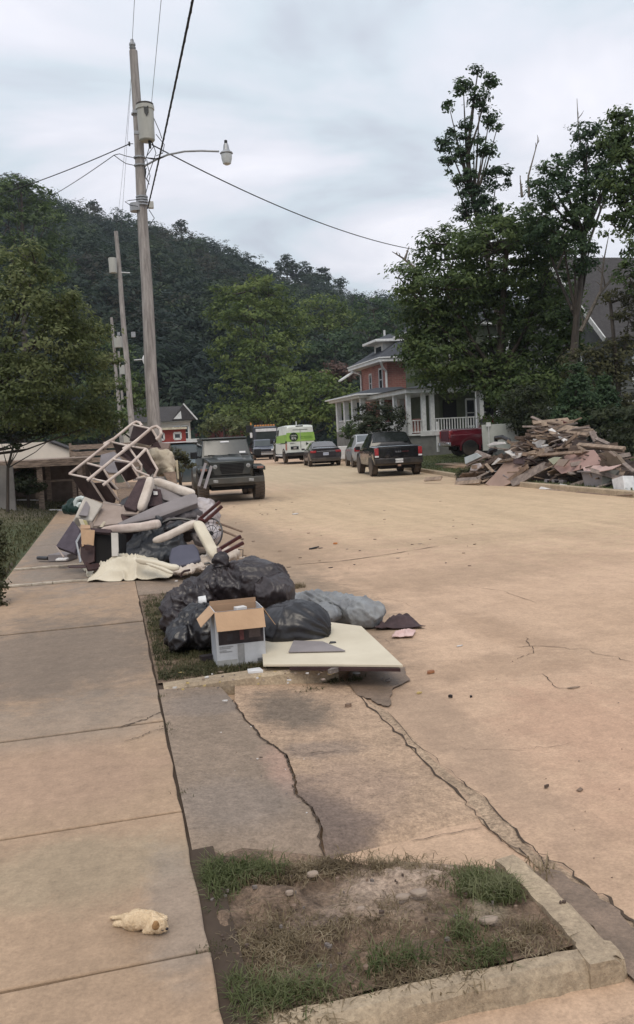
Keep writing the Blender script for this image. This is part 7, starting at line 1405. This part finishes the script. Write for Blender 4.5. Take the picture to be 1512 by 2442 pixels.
# ============================================================= GRASS AND LITTER
def grass(name, pts, m, h=(.04, .09), w=.004, lean=.5, parent=None):
    """pts (n,3) roots; each blade a bent strip of two quads"""
    n = len(pts); a = RNG.random(n)*2*pi; H = (h[0]+(h[1]-h[0])*RNG.random(n)**1.3)[:, None]; le = (lean*(.3+RNG.random(n)))[:, None]
    d = np.stack([np.cos(a), np.sin(a), 0*a], 1); s = np.stack([-np.sin(a), np.cos(a), 0*a], 1)*w*(.6+.8*RNG.random((n, 1))); up = np.array([[0, 0, 1.0]])
    p0 = pts; p1 = pts+up*H*.55+d*H*le*.3; p2 = pts+up*H*(1-.35*le)+d*H*le*1.0
    V = np.stack([p0-s, p0+s, p1+s*.8, p1-s*.8, p1-s*.8, p1+s*.8, p2+s*.12, p2-s*.12], 1).reshape(-1, 3)
    o = npmesh(name, V, 4, m); tag(o, kind='stuff'); return o
m_gr = foliage('grass green', (.070, .090, .032), (.12, .14, .055), (.22, .22, .12), 5)
m_grd = foliage('grass dry', (.12, .09, .055), (.22, .17, .10), (.38, .31, .21), 9)
m_gro = foliage('grass olive', (.055, .06, .028), (.095, .095, .045), (.16, .145, .08), 6)
def clump(cl, z0=.062):
    """cl: (cx, cy, rx, ry, n) in metres"""
    P_ = []
    for cx, cy, rx, ry, n in cl:
        k = max(1, n//14); c = np.stack([cx+rx*RNG.normal(size=k)*.5, cy+ry*RNG.normal(size=k)*.5], 1); q = np.repeat(c, 14, 0)+RNG.normal(size=(k*14, 2))*.026
        P_.append(q)
    q = np.concatenate(P_); z = np.full((len(q), 1), z0); return np.concatenate([q, z], 1)
def inside(p, x0, x1, y0, y1): return p[(p[:, 0] > x0) & (p[:, 0] < x1) & (p[:, 1] > y0) & (p[:, 1] < y1)]
g_ = lambda x, y: tuple(G(x, y, .1)[:2])
cl = []
for px, py, rx, ry, n in ((500,2080,.12,.11,1700),(560,2060,.12,.06,450),(480,2130,.07,.09,450),(1190,2105,.11,.06,1300),(1190,2105,.06,.03,600),(1130,2090,.07,.05,600),(600,2380,.14,.07,800),(540,2340,.08,.08,380),(680,2340,.12,.06,300),(760,2340,.10,.05,120),(900,2290,.3,.1,120),(1110,2200,.05,.04,260),(1150,2260,.07,.04,260),(960,2270,.12,.04,320),(640,2060,.06,.04,350)):
    c = g_(px, py); cl.append((c[0], c[1], rx, ry, n))
grass('grass', inside(clump(cl), .235, 1.30, 2.12, 3.34), m_gr, (.015, .075), .0019, 1.0)
cl = []
for px, py, rx, ry, n in ((700,2060,.25,.05,1500),(900,2050,.2,.03,500),(800,2200,.4,.2,1500),(620,2250,.2,.15,1300),(1000,2300,.3,.1,900),(1250,2220,.2,.1,700),(650,2400,.2,.05,900),(1100,2060,.15,.03,400)):
    c = g_(px, py); cl.append((c[0], c[1], rx, ry, n))
grass('dry_grass', inside(clump(cl), .235, 1.30, 2.12, 3.34), m_grd, (.010, .045), .0018, 1.8)
cl = [(.5, 6.0, .4, .2, 2400), (.45, 6.6, .35, .5, 3400), (.35, 7.6, .2, .8, 2200), (.4, 8.6, .25, .6, 1500), (1.0, 6.0, .4, .15, 2200), (1.3, 5.95, .1, .1, 600), (.8, 6.3, .4, .3, 1500)]
grass('grass', inside(clump(cl, .095), .23, 1.40, 5.82, 9.35), m_gro, (.02, .06), .0028, .9)
grass('dry_grass', inside(clump([(.6, 6.1, .6, .4, 900), (.4, 7.5, .3, 1.2, 700)], .095), .23, 1.40, 5.82, 9.35), m_grd, (.015, .05), .003, 1.4)
q = RNG.random((26000, 2)); x = -1.42-q[:, 0]**1.3*5; y = .5+q[:, 1]**1.3*31; keep = (x > -7) ; z = np.array([hL(a, b) for a, b in zip(x, y)])
grass('lawn_grass', np.stack([x, y, z], 1)[keep], m_gro, (.03, .10), .010, .7)
q = RNG.random((26000, 2)); y = 14+q[:, 1]*34; x = np.array([curveX(RC, b) for b in y])+.2+q[:, 0]*7; z = np.array([hR(a, b) for a, b in zip(x, y)])
grass('lawn_grass', np.stack([x, y, z], 1), m_gr, (.04, .10), .014, .7)
# tufts in the kerb gap and gutter
cl = [(*g2(785, 1630, 0), .06, .02, 260), (*g2(850, 1625, 0), .03, .02, 120), (*g2(700, 1625, .1), .25, .03, 160)]
pp = clump(cl); pp[:, 2] = .004; grass('grass', pp, m_gro, (.02, .06), .0025, 1.1)
pp = clump([(*g2(706, 1402, 0), .10, .05, 260), (*g2(1290, 2090, 0), .05, .03, 60)]); pp[:, 2] = .0; grass('grass', pp, m_grd, (.02, .08), .003, .9)
pp = clump([(.215, yy, .012, .03, 28) for yy in (4.9, 4.8, 3.9, 5.5, 2.62, 2.66)]); pp[:, 2] = .095; grass('grass', pp, m_gro, (.008, .022), .0015, .9)

LR = random.Random(77)
def chip(label, m, px, py, z, s, th=.012, name='debris_scrap', cat='scrap', group=None, asp=.5):
    p = G(px, py, z); n = LR.randrange(4, 7); a0 = LR.uniform(0, 6); ro_ = LR.uniform(-.7, .7)
    pts = []
    for i in range(n):
        a = a0+2*pi*i/n; u = s*cos(a)*LR.uniform(.7, 1.15); v = s*asp*sin(a)*LR.uniform(.7, 1.15)
        pts.append((p.x+u*cos(ro_)-v*sin(ro_), p.y+u*sin(ro_)+v*cos(ro_), z+.002+LR.uniform(0, th*.4)))
    return solo(MB().prism(pts, (0, 0, th)), name, m, label, cat, group)
m_yel = mat('yellow scrap', (.55, .42, .18), (.4, .3, .12), 20); m_or = mat('orange scrap', (.50, .20, .06), (.35, .13, .05), 20); m_ston = mat('stone', (.22, .19, .17), (.12, .10, .09), 30, .9, bump=.5)
chip('flat white scrap on the grey apron near the kerb', m_white, 537, 1673, .08, .020, .006); chip('dark brown leaf on the apron left of the wide crack', m_wdark, 622, 1808, .07, .012, .004, 'fallen_leaf', 'leaf')
chip('orange-brown rag on the road right of the puddle', mat('rust rag', (.33, .15, .07), (.2, .09, .05), 20), 1028, 1606, 0, .04, .014, 'rag', 'rag'); chip('yellow scrap on the road below the orange rag', m_yel, 999, 1655, 0, .022, .01)
chip('small black lump on the road, left one of two', m_bagb, 1075, 1665, 0, .015, .016, 'stone', 'stone'); chip('smaller black lump right of the other one on the road', m_bagb, 1123, 1664, 0, .011, .012, 'stone', 'stone')
chip('brown clod on the apron edge beside the jagged crack', m_wtan, 831, 1687, .01, .022, .02, 'clod', 'clod'); chip('thin pale strip lying on the road far to the right', m_wlite, 1365, 1642, 0, .05, .006, asp=.2)
chip('dark clod on the road near the right edge', m_wdark, 1303, 1880, 0, .015, .012, 'clod', 'clod'); chip('light brown clod right of the dark clod', m_wtan, 1383, 1886, 0, .026, .006, 'clod', 'clod')
chip('orange flake on the road above the long crack', m_or, 800, 1298, 0, .05, .02); chip('dark flake just above the long crack', m_bagb, 748, 1309, 0, .12, .02, asp=.25); chip('cream scrap on the road in front of the off-roader', m_white, 704, 1227, 0, .09, .02)
chip('grey pebble cluster in the puddle', m_ston, 925, 1625, .012, .024, .014, 'stone', 'stone'); chip('single pebble beside the pebble cluster', m_ston, 912, 1621, .012, .014, .010, 'stone', 'stone')
chip('pale mint scrap on the road above the cream board', m_white, 1095, 1542, 0, .035, .006, asp=.3); chip('bright yellow flake on the grass verge', m_yel, 433, 1607, .11, .02, .008); chip('white stone at the verge corner near the kerb', m_white, 416, 1643, .11, .018, .010, 'stone', 'stone')
chip('white flake on the driveway in front of the vinyl sheet', m_white, 421, 1387, .10, .025, .01); chip('crumpled paper at the kerb end beside the puddle', m_white, 770, 1600, .12, .03, .02); chip('broken concrete lump at the kerb end', m_ston, 795, 1608, .12, .045, .03, 'stone', 'stone'); chip('white plastic tag at the edge of the cream board', m_white, 850, 1608, .01, .03, .01)
for k in range(34):
    px, py = LR.uniform(420, 800), LR.uniform(1592, 1650)-0; py = 1600+LR.random()*50*(1-(px-420)/700)
    mm_ = LR.choice([m_white, m_tan, m_wlite, m_ston, m_yel]); chip('small %s flake in the grass of the middle verge, %s' % ({m_white: 'white', m_tan: 'tan', m_wlite: 'pale brown', m_ston: 'grey', m_yel: 'yellow'}[mm_], 'by the sidewalk' if px < 520 else 'below the cardboard box' if px < 650 else 'below the cream board'), mm_, px, py, .112, LR.uniform(.006, .018), .008, 'litter_flake', 'flake', 'flakes in the middle verge')
for k in range(46):
    px, py = LR.uniform(540, 1150), LR.uniform(1195, 1360)
    mm_ = LR.choice([m_wdark, m_wtan, m_tan, m_wlite, m_bagbr])
    chip('small %s crumb on the muddy road, %s' % ({m_wdark: 'dark', m_wtan: 'brown', m_tan: 'tan', m_wlite: 'pale', m_bagbr: 'black'}[mm_], 'above the long thin crack' if py < 1290 else 'below the long thin crack' if py > 1335 else 'beside the long thin crack'), mm_, px, py, 0.0, LR.uniform(.008, .04), .008, 'road_crumb', 'crumb', 'crumbs on the muddy road', asp=.35)
for k in range(40):
    px, py = LR.uniform(900, 1500), LR.uniform(1380, 2150)
    if px < 900+(py-1380)*.75: continue
    chip('tiny dark grit speck on the open road', LR.choice([m_wdark, m_wtan, m_ston]), px, py, 0.0, LR.uniform(.002, .007), .003, 'grit', 'grit', 'grit specks on the open road')
for k in range(24):
    px, py = LR.uniform(430, 750), LR.uniform(1700, 2000)
    chip('tiny pale speck on the grey concrete apron', LR.choice([m_white, m_wtan, m_ston]), px, py, .07, LR.uniform(.003, .008), .003, 'grit', 'grit', 'specks on the concrete apron')
for k, (px, py, s) in enumerate([(1165,2195,.035),(1000,2130,.04),(960,2140,.03),(745,2085,.03),(1180,2130,.012),(860,2170,.02),(690,2130,.018)]):
    p = G(px, py, .08); rq = random.Random(k); m2 = MB(); m2.prism([(s*cos(a)*rq.uniform(.7, 1.1), s*.6*sin(a)*rq.uniform(.7, 1.1), 0) for a in [2*pi*i/7 for i in range(7)]], (0, 0, .018)); o = m2.build('stone', mat('pale slab', (.36, .29, .23), (.26, .2, .16), 12, .9, bump=.6), center=False, bevel=.005); o.location = (p.x, p.y, .072); tag(o, 'flat pale stone half sunk in the near dirt verge', 'stone', 'flat stones in the near dirt verge')
for k in range(60):
    px, py = LR.uniform(500, 1350), LR.uniform(2090, 2330)
    if py > 2330-(px-700)*.1 or px > 900+(py-2000)*1.5+400: continue
    mm_ = LR.choice([m_wdark, m_ston, m_wtan, m_wdark])
    chip('small %s clod in the %s of the near dirt verge' % ({m_wdark: 'dark', m_ston: 'grey', m_wtan: 'tan'}[mm_], 'lower grassy side' if py > 2220 else 'pale worn upper side' if px > 750 else 'upper corner by the sidewalk'), mm_, px, py, .075, LR.uniform(.003, .012), .009, 'clod', 'clod', 'clods in the near dirt verge', asp=.8)
